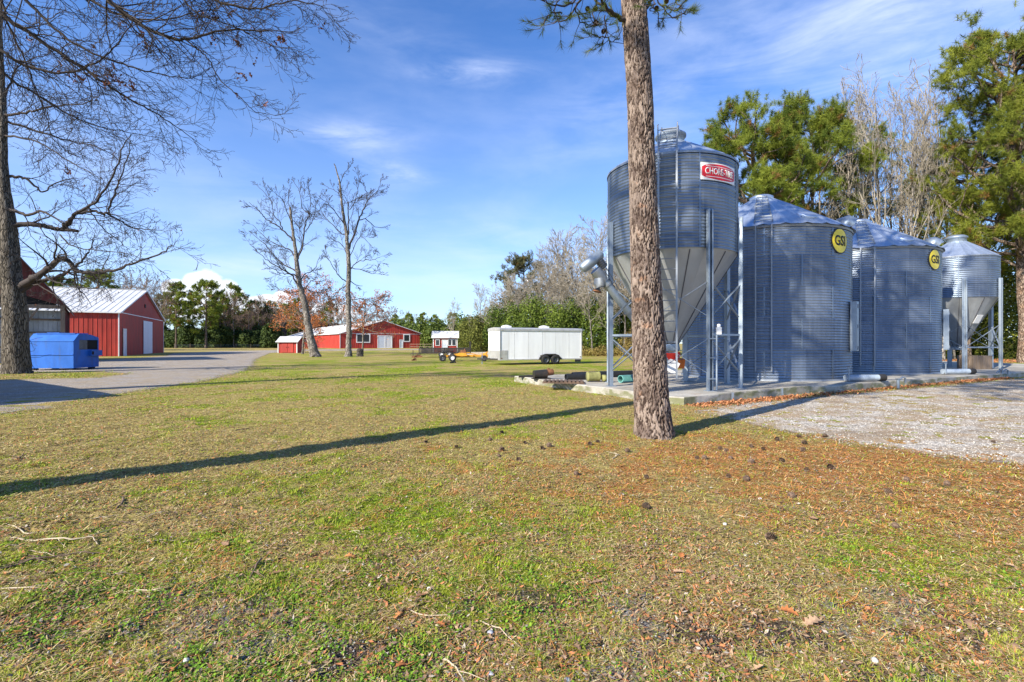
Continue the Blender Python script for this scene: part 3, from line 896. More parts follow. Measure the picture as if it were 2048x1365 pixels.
for i, (px, py) in enumerate(cones):
    x, y = G(px, py); o = bpy.data.objects.new('pine_cone', cone_ms[0]); COL.objects.link(o)
    s_ = rl.uniform(.6, .95); o.scale = (s_, s_, s_)
    o.location = (x, y, float(height(np.array(x), np.array(y))) + .028)
    o.rotation_euler = (R(90) + rl.uniform(-.4, .4), rl.uniform(-.3, .3), rl.uniform(0, 6.28))
    tag(o, cone_lab.get((px, py), 'dark brown open pine cone lying in the needle litter'), 'pine cone', 'pine cones lying around the big pine')


def stick(name, pxs, r, m_, label, fork=None, lift=.012):
    b = MB(); pts = []
    g0 = [G(*p) for p in pxs]
    for i in range(len(g0) - 1):
        for k in range(5):
            t = k / 5; x = g0[i][0] * (1 - t) + g0[i + 1][0] * t; y = g0[i][1] * (1 - t) + g0[i + 1][1] * t
            pts.append((x + rl.uniform(-1, 1) * r * .5, y + rl.uniform(-1, 1) * r * .5))
    pts.append(g0[-1])
    p0 = pts[0]
    P3 = [(x - p0[0], y - p0[1], float(height(np.array(x), np.array(y))) + r + lift * math.sin(i / len(pts) * 3.1)) for i, (x, y) in enumerate(pts)]
    n = len(P3); b.tube(P3, [r * (1 - .55 * i / n) for i in range(n)], 7)
    for k in range(2 if n > 8 else 1):
        i = int(n * (.4 + .25 * k)); a = Vector(P3[i]); dd = (Vector(P3[min(i + 2, n - 1)]) - a).normalized()
        side = Vector((-dd.y, dd.x, .15)) * (1 if k else -1)
        b.tube([a, a + (dd + side * .8) * r * 7, a + (dd * 1.6 + side) * r * 13], [r * .5, r * .35, r * .2], 5)
    o = b.build(name, m_); o.location = (p0[0], p0[1], 0)
    tag(o, label, 'stick', 'fallen sticks and twigs on the lawn')
M['stickpale'] = simple('bleached twig', (0.46, 0.38, 0.27), .85, 0, .2, 8)
M['stickdark'] = simple('brown stick', (0.16, 0.11, 0.075), .9, 0, .3, 12, .4)
stick('stick', [(246, 999), (245, 1012), (232, 1026)], .011, M['stickdark'], 'thick dark crooked stick standing out on the left lawn')
stick('stick', [(522, 1124), (512, 1142), (500, 1165)], .008, M['stickdark'], 'short brown stick beside a tan leaf at left front')
stick('stick', [(20, 1082), (80, 1085), (140, 1086), (185, 1082), (195, 1090)], .008, M['stickpale'], 'long pale bleached branch lying at the left edge')
stick('stick', [(0, 1138), (60, 1124), (120, 1114), (200, 1108)], .008, M['stickdark'], 'long grey branch below the pale branch at left')
stick('stick', [(100, 1078), (150, 1062), (200, 1050), (250, 1050)], .005, M['stickdark'], 'thin brown twig above the pale branch at left')
stick('stick', [(10, 1050), (60, 1070), (90, 1066)], .006, M['stickpale'], 'bent pale twig at the far left edge')
stick('stick', [(0, 1178), (40, 1181), (80, 1180)], .005, M['stickpale'], 'short pale twig low at the left edge')
stick('stick', [(815, 1221), (850, 1238), (900, 1238), (945, 1218)], .004, M['stickpale'], 'curved pale twig arching beside folded orange leaf')
stick('stick', [(960, 1247), (1000, 1260), (1040, 1302)], .004, M['stickpale'], 'thin pale twig across the centre foreground soil')
stick('stick', [(270, 1248), (310, 1232), (345, 1222)], .005, M['stickdark'], 'grey twig near red brown leaves at left front')
stick('stick', [(266, 1185), (300, 1187), (340, 1188)], .003, M['stickpale'], 'straight thin pale twig at left front')
stick('stick', [(700, 1064), (720, 1066)], .005, M['stickpale'], 'tiny white twig in green grass')
stick('stick', [(470, 862), (500, 858)], .010, M['stickdark'], 'dark broken stick just beyond the long trunk shadow')
stick('stick', [(20, 922), (36, 925), (46, 912)], .012, M['stickdark'], 'forked dark stick above the long shadow at far left')
stick('stick', [(1225, 918), (1238, 912), (1228, 906)], .008, M['stickpale'], 'small forked pale twig left of the pine base')
stick('stick', [(1470, 1035), (1490, 1040), (1500, 1033)], .004, M['stickpale'], 'white forked twig on litter below the pine cones')
stick('stick', [(700, 1330), (740, 1300), (760, 1296)], .004, M['stickdark'], 'dark twig in the bare soil at the bottom')
stick('stick', [(880, 1322), (910, 1345), (925, 1365)], .006, M['stickpale'], 'pale twig reaching the bottom edge of the picture')


rt = random.Random(77)
for k in range(26):
    px, py = rt.uniform(-20, 330), rt.uniform(1030, 1180); a = rt.gauss(.25, .5); L = rt.uniform(25, 95)
    stick('stick', [(px, py), (px + L * .5, py - L * .12 * a + rt.uniform(-4, 4)), (px + L, py - L * .22 * a)], rt.uniform(.002, .0045), M['stickpale'] if rt.random() < .5 else M['stickdark'], 'thin twig in the scatter of fallen twigs at the left edge')


def stone_obj(px, py, r, col, label, sx=1.0, sy=1.0):
    rg = random.Random(px)
    import bmesh
    bm = bmesh.new(); bmesh.ops.create_icosphere(bm, subdivisions=2, radius=r)
    for v in bm.verts:
        v.co *= 1 + rg.uniform(-.10, .10); v.co.x *= sx; v.co.y *= sy; v.co.z *= .62
    me = bpy.data.meshes.new('stone'); bm.to_mesh(me); bm.free()
    for p in me.polygons: p.use_smooth = True
    x, y = G(px, py); o = link('stone', me, col); o.location = (x, y, float(height(np.array(x), np.array(y))) + r * .35)
    o.rotation_euler = (0, 0, rg.uniform(-.5, .5))
    tag(o, label, 'stone', 'single pebbles on the lawn')
M['stonew'] = simple('white pebble', (0.68, 0.66, 0.60), .6, 0, .1, 20); M['stoneg'] = simple('grey pebble', (0.36, 0.38, 0.42), .7, 0, .15, 20)
stone_obj(1750, 1319, .021, M['stonew'], 'large oval white pebble at bottom right', .75, 1.3)
stone_obj(1450, 1054, .019, M['stonew'], 'small white pebble left of the needle litter')
stone_obj(1491, 1115, .015, M['stonew'], 'round white pebble above the pale gravel patch')
stone_obj(955, 1328, .016, M['stonew'], 'white pebble in the soil at bottom centre')
stone_obj(981, 1269, .018, M['stoneg'], 'grey blue pebble in the soil at bottom centre')
stone_obj(859, 1180, .018, M['stonew'], 'cream pebble near a small orange leaf')
stone_obj(885, 1342, .016, M['stoneg'], 'grey pebble left of the bottom centre')
stone_obj(982, 1352, .018, M['stoneg'], 'grey pebble at the bottom edge near the centre')
stone_obj(725, 1133, .014, M['stonew'], 'small white pebble in left centre grass')
stone_obj(372, 1330, .016, M['stonew'], 'white grey pebble at lower left')
stone_obj(1520, 1004, .018, M['stonew'], 'white pebble on litter under the bins')
stone_obj(1134, 1368, .02, M['stoneg'], 'half buried grey pebble at bottom middle')


# ------------------------------------------------------------------ concrete slab under the bins
def slab():
    b = MB()
    # outline walked from the far left corner; small steps where the pours meet
    out = [(0.10, 20.9), (1.4, 18.2), (2.75, 15.75), (3.2, 14.75), (4.05, 12.95), (4.38, 12.72), (6.6, 14.2), (9.6, 16.05), (10.6, 16.2), (12.9, 17.7),
           (14.3, 18.5), (14.9, 18.7), (19.4, 21.25), (21.8, 22.4), (25.2, 24.3), (29, 26.4), (35, 29.9), (33, 39.8), (24, 34.6), (9, 26.0), (2, 22.0)]
    n = len(out)
    rg = random.Random(4)
    dense = []
    for i in range(n):
        a, c = out[i], out[(i + 1) % n]; k = max(1, int(math.dist(a, c) / .35))
        for j in range(k):
            t = j / k; dense.append((a[0] + (c[0] - a[0]) * t + rg.uniform(-.012, .012), a[1] + (c[1] - a[1]) * t + rg.uniform(-.012, .012)))
    m = len(dense); cx = sum(p[0] for p in dense) / m; cy = sum(p[1] for p in dense) / m
    vs = []
    for (x, y) in dense:
        dx, dy = cx - x, cy - y; L = math.hypot(dx, dy); dx, dy = dx / L, dy / L
        top = .23 + .008 * math.sin(x * 2.3)
        vs += [(x, y, -.05), (x + rg.uniform(-.01, .01), y, top - .03), (x + dx * .03, y + dy * .03, top)]
    fs = []
    for i in range(m):
        j = (i + 1) % m
        fs += [(3 * i, 3 * j, 3 * j + 1, 3 * i + 1), (3 * i + 1, 3 * j + 1, 3 * j + 2, 3 * i + 2)]
    fs.append(tuple(3 * i + 2 for i in range(m)))
    b.add(vs, fs)
    o = b.build('concrete_slab', M['concrete'])
    tag(o, 'raised weathered concrete slab with mossy edges under the four metal bins', 'slab')
slab()
Z0 = .232


# ------------------------------------------------------------------ bins
def th(c, r, ratio):
    """angle on the side of a round bin (centre c) that faces the road at a given bearing"""
    best = None
    for k in range(3600):
        a = -math.pi + k * math.pi / 1800
        x, y = c[0] + r * math.cos(a), c[1] + r * math.sin(a)
        if (c[0] * math.cos(a) + c[1] * math.sin(a)) * -1 < r * .999: continue
        e = abs(x / y - ratio)
        if best is None or e < best[0]: best = (e, a)
    return best[1]


def shell(R_, z0, z1, n=120, pitch=.1, amp=.012):
    b = MB(); m = int(round((z1 - z0) / pitch)) * 6
    prof = [(R_ + amp * math.sin(2 * math.pi * i / 6), z0 + (z1 - z0) * i / m) for i in range(m + 1)]
    b.lathe(prof, n)
    return b


def wrap_plate(b, R_, a0, z0, pts, t=.012):
    """outline (u,v) bent round the bin wall"""
    n = len(pts)
    cu = sum(p[0] for p in pts) / n; cv = sum(p[1] for p in pts) / n
    f = lambda u, v, r: (r * math.cos(a0 + u / R_), r * math.sin(a0 + u / R_), z0 + v)
    rings = 6; vs = []; fs = []
    for k in range(rings + 1):
        s_ = k / rings
        for (u, v) in pts: vs.append(f(cu + (u - cu) * s_, cv + (v - cv) * s_, R_ + t))
    for k in range(rings):
        for i in range(n):
            j = (i + 1) % n; fs.append((k * n + i, (k + 1) * n + i, (k + 1) * n + j, k * n + j))
    base = len(vs)
    for (u, v) in pts: vs.append(f(u, v, R_))
    for i in range(n):
        j = (i + 1) % n; fs.append((rings * n + i, base + i, base + j, rings * n + j))
    b.add(vs, fs)


def wrap_text(name, s, size, R_, a0, z0, m_, parent, bold=.012, width=None, slant=0.0):
    cu = bpy.data.curves.new('txt', 'FONT'); cu.body = s; cu.size = size; cu.align_x = 'CENTER'; cu.align_y = 'CENTER'
    cu.offset = bold; cu.resolution_u = 3; cu.extrude = 0
    o = bpy.data.objects.new('txt', cu); COL.objects.link(o)
    dg = bpy.context.evaluated_depsgraph_get()
    me = bpy.data.meshes.new_from_object(o.evaluated_get(dg))
    bpy.data.objects.remove(o)
    import bmesh
    bm = bmesh.new(); bm.from_mesh(me)
    xs = [v.co.x for v in bm.verts]; w = max(xs) - min(xs); k = (width / w) if width else 1
    # extrude a little so that the letters have thickness
    r = bmesh.ops.extrude_face_region(bm, geom=list(bm.faces))
    ex = [g for g in r['geom'] if isinstance(g, bmesh.types.BMVert)]
    exs = set(ex)
    for v in bm.verts:
        u = v.co.x * k; vv = v.co.y; rr = R_ + (.006 if v in exs else 0)
        v.co = Vector((rr * math.cos(a0 + u / R_), rr * math.sin(a0 + u / R_), z0 + vv))
    me2 = bpy.data.meshes.new(name); bm.to_mesh(me2); bm.free()
    me2.materials.clear()
    return link(name, me2, m_, parent)


def bin_ladder(parent, R_, a, z0, z1, w=.46, off=.13, step=.30):
    t = Vector((-math.sin(a), math.cos(a), 0)); o = Vector((math.cos(a), math.sin(a), 0))
    b = MB(); c = o * (R_ + off)
    for s_ in (-1, 1):
        b.beam(c + t * s_ * w / 2 + Vector((0, 0, z0)), c + t * s_ * w / 2 + Vector((0, 0, z1)), .05, .03, up=o)
        z = z0 + .5
        while z < z1:
            b.beam(c + t * s_ * w / 2 + Vector((0, 0, z)), o * (R_ + .005) + t * s_ * w / 2 + Vector((0, 0, z)), .03, .01); z += 1.1
    z = z0 + .15
    while z < z1:
        b.tube([c - t * w / 2 + Vector((0, 0, z)), c + t * w / 2 + Vector((0, 0, z))], .014, 6, smooth=False); z += step
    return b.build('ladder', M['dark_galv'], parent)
M['dark_galv'] = galv('dark galvanised ladder steel', (0.30, 0.33, 0.37), .6, .5)  # ladder steel with its own darker base colour


def cone_roof(parent, R_, ze, zt, rt, ribs=28, over=.12, mat_=None):
    n = ribs * 4; b = MB(); vs = []; fs = []
    prof = [(R_ + over, ze - over * .45), (R_, ze + .02)] + [(R_ + (rt - R_) * t, ze + (zt - ze) * t + .02) for t in (.25, .5, .75, 1)]
    for (r, z) in prof:
        for k in range(n):
            a = 2 * math.pi * k / n; up = .045 * (k % 4 == 0) * min(1, r / 1.0)
            vs.append((r * math.cos(a), r * math.sin(a), z + up))
    for i in range(len(prof) - 1):
        for k in range(n):
            fs.append((i * n + k, i * n + (k + 1) % n, (i + 1) * n + (k + 1) % n, (i + 1) * n + k))
    b.add(vs, fs)
    return b.build('roof', mat_ or M['galv_roof'], parent)


def grain_bin(cx, cy, R_, ze, zt, label, badge_ratio, ladder_ratio, box_ratio):
    t = thing('grain_bin', label, 'grain bin', (cx, cy, Z0), 0, 'large round grain bins on the slab')
    c = (cx, cy); e = ze - Z0; zt -= Z0
    wall = shell(R_, 0, e).build('wall', M['galv'], t)
    b = MB()                                                   # seams between the sheets
    for k in range(5):
        for j in range(8):
            a = 2 * math.pi * (j + .5 * (k % 2)) / 8 + .35
            z = k * e / 5
            p = Vector((math.cos(a), math.sin(a), 0)) * (R_ + .013)
            b.beam(p + Vector((0, 0, z)), p + Vector((0, 0, z + e / 5)), .05, .006, up=(math.cos(a), math.sin(a), 0))
    b.build('wall_seam', M['galv'], wall)
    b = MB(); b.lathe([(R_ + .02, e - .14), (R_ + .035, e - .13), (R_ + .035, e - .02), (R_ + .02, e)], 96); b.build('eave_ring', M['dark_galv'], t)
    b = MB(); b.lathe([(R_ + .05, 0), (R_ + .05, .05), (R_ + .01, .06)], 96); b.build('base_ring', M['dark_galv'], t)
    rf = cone_roof(t, R_, e, zt, .42)
    b = MB(); b.lathe([(.40, zt - .05), (.46, zt + .0), (.46, zt + .12), (.36, zt + .17), (0.02, zt + .22)], 32); b.build('peak_cap', M['galv_roof'], t)
    a = th(c, R_, ladder_ratio)
    bin_ladder(t, R_, a, .35, e - .05, w=.52)
    # roof rungs above the ladder
    b = MB(); tt = Vector((-math.sin(a), math.cos(a), 0)); oo = Vector((math.cos(a), math.sin(a), 0))
    for k in range(8):
        f = k / 7; r = R_ * (1 - f * .78) - .15; z = e + (zt - e) * (1 - r / R_) / (1 - .42 / R_) + .10
        hw = .30 * (1 - f * .35)
        b.beam(oo * r - tt * hw + Vector((0, 0, z)), oo * r + tt * hw + Vector((0, 0, z)), .045, .035)
    for s_ in (-1, 1):
        r0, r1 = R_ - .1, R_ * .2
        zz = lambda r: e + (zt - e) * (1 - r / R_) / (1 - .42 / R_) + .07
        b.beam(oo * r0 + tt * .30 * s_ + Vector((0, 0, zz(r0))), oo * r1 + tt * .19 * s_ + Vector((0, 0, zz(r1))), .04, .03)
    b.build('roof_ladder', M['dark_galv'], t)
    # round inspection lid on the roof and a hooded vent at the eave
    sl = math.atan2(zt - e, R_ - .42)
    a2 = a + .62; r = R_ * .80; z = e + (zt - e) * (1 - r / R_) / (1 - .42 / R_)
    b = MB(); b.lathe([(.36, 0), (.38, .06), (.34, .10), (0.01, .13)], 28)
    o = b.build('roof_hatch', M['galv_roof'], t); o.location = (r * math.cos(a2), r * math.sin(a2), z + .02)
    o.rotation_euler = Matrix.Rotation(a2, 3, 'Z').to_euler(); o.rotation_euler = (Matrix.Rotation(a2, 3, 'Z') @ Matrix.Rotation(sl, 3, 'Y')).to_euler()
    a3 = R(-12); r = R_ * .93; z = e + (zt - e) * .09
    b = MB(); b.tube([(0, 0, -.05), (0, 0, .22), (.08, 0, .40), (.28, 0, .46), (.46, 0, .34)], [.24, .25, .27, .28, .30], 16)
    o = b.build('roof_vent', M['galv_pale'], t); o.location = (r * math.cos(a3), r * math.sin(a3), z); o.rotation_euler = (0, 0, a3)
    # badge
    a = th(c, R_, badge_ratio)
    br = .475; zb = e - .60; Rb = R_ + .02
    circ = lambda r: [(r * math.cos(2 * math.pi * k / 40), r * math.sin(2 * math.pi * k / 40)) for k in range(40)]
    b = MB(); wrap_plate(b, Rb, a, zb, circ(br)); bd = b.build('badge', M['signblack'], t)
    b = MB(); wrap_plate(b, Rb + .012, a, zb, circ(br * .91), .004); b.build('badge_face', M['signyellow'], bd)
    wrap_text('lettering', 'GSI', .50, Rb + .020, a, zb - .01, M['signblack'], bd, .010, width=.64)
    b = MB()                                                   # thin yellow lines across the letters and black bars outside them
    for k in (0,):
        v = 0; hw = math.sqrt(max(.01, (br * .80) ** 2 - v * v))
        wrap_plate(b, Rb + .028, a, zb + v, [(-hw, -.004), (hw, -.004), (hw, .004), (-hw, .004)], .002)
    b.build('badge_line', M['signyellow'], bd)
    # tall control box and the unload tube at the base
    a = th(c, R_, box_ratio); oo = Vector((math.cos(a), math.sin(a), 0)); rot = Matrix.Rotation(a, 3, 'Z')
    b = MB(); b.box(oo * (R_ + .14) + Vector((0, 0, 2.0)), (.20, .34, 1.85), rot); bx = b.build('service_door', M['galv_pale'], t)
    b = MB()
    for z in (1.2, 2.0, 2.75): b.box(oo * (R_ + .255) + Vector((0, 0, z)), (.03, .08, .14), rot)
    b.build('latch', M['dark_galv'], bx)
    return t


grain_bin(10.53, 21.1, 3.17, 5.94, 7.62, 'large round grain bin with yellow badge nearest the pine, right behind the hopper bin legs', .655, .503, .6765)
grain_bin(17.5, 25.2, 3.17, 5.94, 7.62, 'large round grain bin with yellow badge standing second, farther along the slab', .845, .7105, .8625)


def hopper_bin(cx, cy, R_, zb, ze, zt, nleg, a_off, legtop, label, m_hop, hop_z, braces, girts, roofm, legm, lw=.15):
    t = thing('hopper_bin', label, 'feed bin', (cx, cy, Z0), 0, 'raised feed bins on legs')
    zb -= Z0; ze -= Z0; zt -= Z0; legtop -= Z0; hop_z -= Z0
    s_ = shell(R_, zb, ze, 96); wall = s_.build('wall', M['galv'], t)
    b = MB()
    for f in (1 / 3, 2 / 3):
        z = zb + (ze - zb) * f; b.lathe([(R_ + .012, z - .03), (R_ + .026, z), (R_ + .012, z + .03)], 96)
    for j in range(8):
        a = 2 * math.pi * j / 8 + .1; p = Vector((math.cos(a), math.sin(a), 0)) * (R_ + .012)
        b.beam(p + Vector((0, 0, zb)), p + Vector((0, 0, ze)), .04, .008, up=(math.cos(a), math.sin(a), 0))
    b.build('wall_seam', M['galv'], wall)
    b = MB(); b.lathe([(R_ + .03, ze - .03), (R_ + .03, ze + .03)], 96); b.build('eave_ring', M['dark_galv'], t)
    rc = .42
    cone_roof(t, R_, ze, zt, rc, 18, .03, roofm)
    b = MB(); b.lathe([(rc + .01, zt - .02), (rc + .01, zt + .22), (rc + .07, zt + .23), (rc + .07, zt + .30), (rc - .08, zt + .40), (.02, zt + .44)], 40)
    b.build('fill_lid', M['galv_pale'], t)
    # hopper cone
    b = MB(); rb = .22; b.lathe([(R_ - .02, zb + .02), (R_ - .05, zb - .04), (rb, hop_z), (rb, hop_z - .12)], 32, smooth=False)
    hp = b.build('hopper', m_hop, t)
    for j in range(10):
        a = 2 * math.pi * j / 10 + .28; p0 = Vector((math.cos(a) * (R_ - .045), math.sin(a) * (R_ - .045), zb - .04)); p1 = Vector((math.cos(a) * (rb + .01), math.sin(a) * (rb + .01), hop_z))
        b = MB(); b.beam(p0, p1, .022, .03, up=(math.cos(a), math.sin(a), 0)); b.build('seam', M['seam'], hp)
    # legs
    Rl = R_ + .075; legs = []
    for j in range(nleg):
        a = a_off + 2 * math.pi * j / nleg; o = Vector((math.cos(a), math.sin(a), 0)); q = Vector((-math.sin(a), math.cos(a), 0))
        p = o * Rl; legs.append((p, o, q)); w = lw
        b = MB()
        b.beam(p - o * .03, p - o * .03 + Vector((0, 0, legtop)), w, .012, up=o)
        b.beam(p + q * w / 2 + o * .02, p + q * w / 2 + o * .02 + Vector((0, 0, legtop)), .012, .11, up=o)
        b.beam(p - q * w / 2 + o * .02, p - q * w / 2 + o * .02 + Vector((0, 0, legtop)), .012, .11, up=o)
        b.beam(p + q * (w / 2 - .022) + o * .07, p + q * (w / 2 - .022) + o * .07 + Vector((0, 0, legtop)), .035, .01, up=o)
        b.beam(p - q * (w / 2 - .022) + o * .07, p - q * (w / 2 - .022) + o * .07 + Vector((0, 0, legtop)), .035, .01, up=o)
        b.box(p + Vector((0, 0, .008)), (.26, .26, .016), Matrix.Rotation(a, 3, 'Z'))
        b.build('leg', legm, t)
    for j in range(nleg):
        p0, o0, _ = legs[j]; p1, o1, _ = legs[(j + 1) % nleg]; sh = (p1 - p0).normalized() * .05
        for (za, zc) in braces:
            b = MB()
            b.beam(p0 + sh + o0 * .02 + Vector((0, 0, za)), p1 - sh + o1 * .02 + Vector((0, 0, zc)), .065, .012)
            b.beam(p0 + sh - o0 * .01 + Vector((0, 0, zc)), p1 - sh - o1 * .01 + Vector((0, 0, za)), .065, .012)
            b.build('cross_brace', legm, t)
        for z in girts:
            if (j + int(z * 10)) % 2 and nleg > 6: continue
            b = MB(); b.beam(p0 + sh + Vector((0, 0, z)), p1 - sh + Vector((0, 0, z)), .06, .06); b.build('girt', legm, t)
    return t


CB = (5.2, 16.4); CR = 2.02
hb = hopper_bin(CB[0], CB[1], CR, 4.36, 7.12, 8.10, 8, R(-77), 5.45, 'tall hopper bin with red and white sign on eight legs, partly behind the pine trunk', M['hopper'], 1.55,
                [(.50, 1.50), (2.15, 3.15)], [1.62], M['galv_roof'], M['galv_pale'], .15)
# ladder on the bin, down past the hopper, and the hoop over the roof
a = th(CB, CR, .3115)
bin_ladder(hb, CR, a, .35, 6.9, w=.50, step=.30)
b = MB(); oo = Vector((math.cos(a), math.sin(a), 0)); tt = Vector((-math.sin(a), math.cos(a), 0))
zt_, ze_ = 8.10 - Z0, 7.12 - Z0
for s_ in (-1, 1):
    pts = [oo * (CR + .13) + tt * .25 * s_ + Vector((0, 0, ze_ - .1)), oo * (CR + .02) + tt * .25 * s_ + Vector((0, 0, ze_ + .22)), oo * .75 + tt * .25 * s_ + Vector((0, 0, zt_ + .25)), oo * .5 + tt * .25 * s_ + Vector((0, 0, zt_ + .40)), oo * .2 + tt * .25 * s_ + Vector((0, 0, zt_ + .42))]
    b.tube(pts, .022, 6)
    b.tube([oo * (CR + .13) + tt * .25 * s_ + Vector((0, 0, ze_ - .1)), oo * (CR + .13) + tt * .27 * s_ + Vector((0, 0, ze_ + .80)), oo * (CR - .1) + tt * .27 * s_ + Vector((0, 0, ze_ + .90))], .018, 6)
for k in range(7):
    f = k / 6; p = (oo * (CR + .02)).lerp(oo * .75, f) + Vector((0, 0, (ze_ + .22) * (1 - f) + (zt_ + .25) * f))
    b.tube([p - tt * .25, p + tt * .25], .016, 6)
for k in range(3):
    z = ze_ + .12 + .26 * k; p = oo * (CR + .13) + Vector((0, 0, z)); b.tube([p - tt * .26, p + tt * .26], .014, 6)
b.build('roof_ladder', M['dark_galv'], hb)
# sign
a1, a2 = th(CB, CR, .3765), th(CB, CR, .4425)
ac = (a1 + a2) / 2; hw = (a2 - a1) / 2 * (CR + .03); zc_ = 6.56 - Z0
b = MB(); wrap_plate(b, CR + .02, ac, zc_, [(-hw + 2 * hw * k / 12, -.25) for k in range(13)] + [(hw - 2 * hw * k / 12, .25) for k in range(13)]); sg = b.build('sign', M['signwhite'], hb)
hx = hw * .95
top = [(-hx + 2 * hx * k / 16, .125 + .10 * math.sqrt(max(0, 1 - abs(-1 + k / 8) ** 1.6))) for k in range(17)]
b = MB(); wrap_plate(b, CR + .032, ac, zc_, top + [(-u, -v) for u, v in top], .004); b.build('sign_face', M['signred'], sg)
b = MB()
for s_ in (1, -1):
    for k in range(12):
        x0, x1 = -hx * .82 + hx * 1.64 * k / 12, -hx * .82 + hx * 1.64 * (k + 1) / 12
        wrap_plate(b, CR + .036, ac, zc_ + s_ * .150, [(x0, -.007), (x1, -.007), (x1, .007), (x0, .007)], .003)
b.build('sign_line', M['signwhite'], sg)
wrap_text('lettering', 'CHORE-TIME', .27, CR + .040, ac, zc_, M['signwhite'], sg, .002, width=hx * 1.72)
# boot under the hopper
b = MB(); b.lathe([(.26, 1.10), (.30, 1.18), (.27, 1.34)], 20); b.build('boot_collar', M['galv_pale'], hb)
b = MB(); b.lathe([(.10, .62), (.30, .92), (.31, 1.08)], 20); b.build('boot', M['redpaint'], hb)
b = MB(); b.box((-.02, -.08, .62), (.36, .34, .40), Matrix.Rotation(.5, 3, 'Y')); b.build('boot_outlet', M['signwhite'], hb)
b = MB(); b.box((.42, .30, .70), (.24, .2, .3), Matrix.Rotation(.3, 3, 'X')); b.build('boot_guard', M['orange'], hb)
# conduit and switch on the front leg
lp = Vector((math.cos(R(-77)), math.sin(R(-77)), 0)) * (CR + .20) + Vector((.13, .0, 0))
b = MB(); b.tube([lp + Vector((0, 0, .03)), lp + Vector((0, 0, 1.60))], .028, 8)
for z in (.35, .95, 1.5): b.box(lp + Vector((-.08, .03, z)), (.26, .03, .03))
b.build('conduit', M['galv_pale'], hb)
b = MB(); b.box(lp + Vector((.06, 0, 1.72)), (.12, .10, .20)); b.lathe([(.05, 0), (.05, .08), (.01, .1)], 10, (lp.x + .06, lp.y, 1.82)); b.build('switch_box', M['signwhite'], hb)

# ---- auger that leans out of the hopper bin boot to the left
def auger():
    lo = Vector((5.15, 16.35, .95)); hi = Vector((2.80, 15.55, 3.62))
    t = thing('auger', 'inclined grey auger tube with hooded motor head rising left from the hopper bin', 'auger', tuple(lo))
    d = (hi - lo); L = d.length; dn = d.normalized()
    b = MB(); b.tube([Vector(), d], .125, 20); tb = b.build('tube', M['galv_pale'], t)
    b = MB()
    for f in (.3, .62, .93): b.tube([d * f - dn * .03, d * f + dn * .03], .145, 20)
    b.tube([d * .5 + Vector((-.05, -.12, .08)), d * .97 + Vector((-.05, -.12, .08))], .02, 6)
    b.build('tube_clamp', M['dark_galv'], tb)
    b = MB(); e = d; b.tube([e - dn * .1, e + dn * .12, e + dn * .34], [.15, .19, .18], 20)
    b.tube([e + dn * .1, e + Vector((-.10, -.03, -.22)), e + Vector((-.16, -.05, -.40))], [.17, .16, .15], 18)
    b.build('discharge_head', M['dark_galv'], t)
    b = MB(); b.tube([e + Vector((-.155, -.05, -.39)), e + Vector((-.165, -.052, -.43))], [.13, .13], 16); b.build('spout_mouth', M['rust'], t)
    side = Vector((.75, .1, .62)).normalized(); c = e + dn * .52 + Vector((-.02, -.05, .12))
    b = MB(); b.tube([c - side * .40, c - side * .34, c, c + side * .36, c + side * .42], [.10, .16, .17, .16, .10], 16); b.build('motor_hood', M['galv_pale'], t)
    b = MB(); m0 = e + dn * .25 + Vector((.22, -.02, .15)); b.tube([m0, m0 + dn * .38], .12, 12)
    for k in range(5): b.tube([m0 + dn * (.04 + .07 * k), m0 + dn * (.055 + .07 * k)], .14, 12)
    b.build('motor', M['dark_steel'], t)
    b = MB()
    for s_ in (-.05, .05): b.tube([m0 + Vector((s_, 0, 0)), d * .82 + Vector((.10 + s_, -.02, .12))], .014, 5)
    b.build('motor_bracket', M['dark_steel'], t)
auger()

hopper_bin(24.9, 28.0, 1.76, 4.05, 6.25, 7.22, 6, R(-122), 5.05, 'small hopper bin with pale cone roof at the far right end of the slab', M['grey_hopper'], 1.35,
           [(1.15, 2.35)], [1.15], M['galv_roof'], M['galv_pale'], .19)
small = [o for o in COL.objects if o.name.startswith('hopper_bin')][-1]
# white notice on the small hopper
a = R(-82); f = .42; rr = 1.72 + (.22 - 1.72) * f; zz = 4.05 - Z0 + (1.35 - 4.05) * f
b = MB(); b.box((0, 0, 0), (.36, .02, .50)); o = b.build('notice', M['signwhite'], small)
o.location = (rr * math.cos(a) * 1.035, rr * math.sin(a) * 1.035, zz - .02); o.rotation_euler = (R(30), 0, a + R(90))


# ---- small things on and around the slab
def pipe_obj(name, p, q, r, m_, label, cat, inner=None, group=None, collar=0, z=0):
    p, q = Vector(p), Vector(q); c = p
    b = MB(); d = q - p; dn = d.normalized()
    a = Vector((0, 0, 1)).cross(dn).normalized() if abs(dn.z) < .9 else Vector((1, 0, 0)); u = dn.cross(a).normalized()
    n = 20; vs = []; fs = []; k_ = 0
    m = max(2, int(d.length / .06)) if collar else 1
    rings = [(0, r * .82), (0, r)] + [(i / m, r * (1 + (.06 if i % 2 else 0) * collar)) for i in range(m + 1)] + [(1, r), (1, r * .82)] + [(.5, r * .82)] + [(0, r * .82)]
    for f, rr in rings:
        for k in range(n):
            t = 2 * math.pi * k / n; vs.append(dn * d.length * f + a * math.cos(t) * rr + u * math.sin(t) * rr)
    for i in range(len(rings) - 1):
        for k in range(n): fs.append((i * n + k, i * n + (k + 1) % n, (i + 1) * n + (k + 1) % n, (i + 1) * n + k))
    b.add(vs, fs, True)
    o = b.build(name, m_); o.location = c
    return tag(o, label, cat, group)

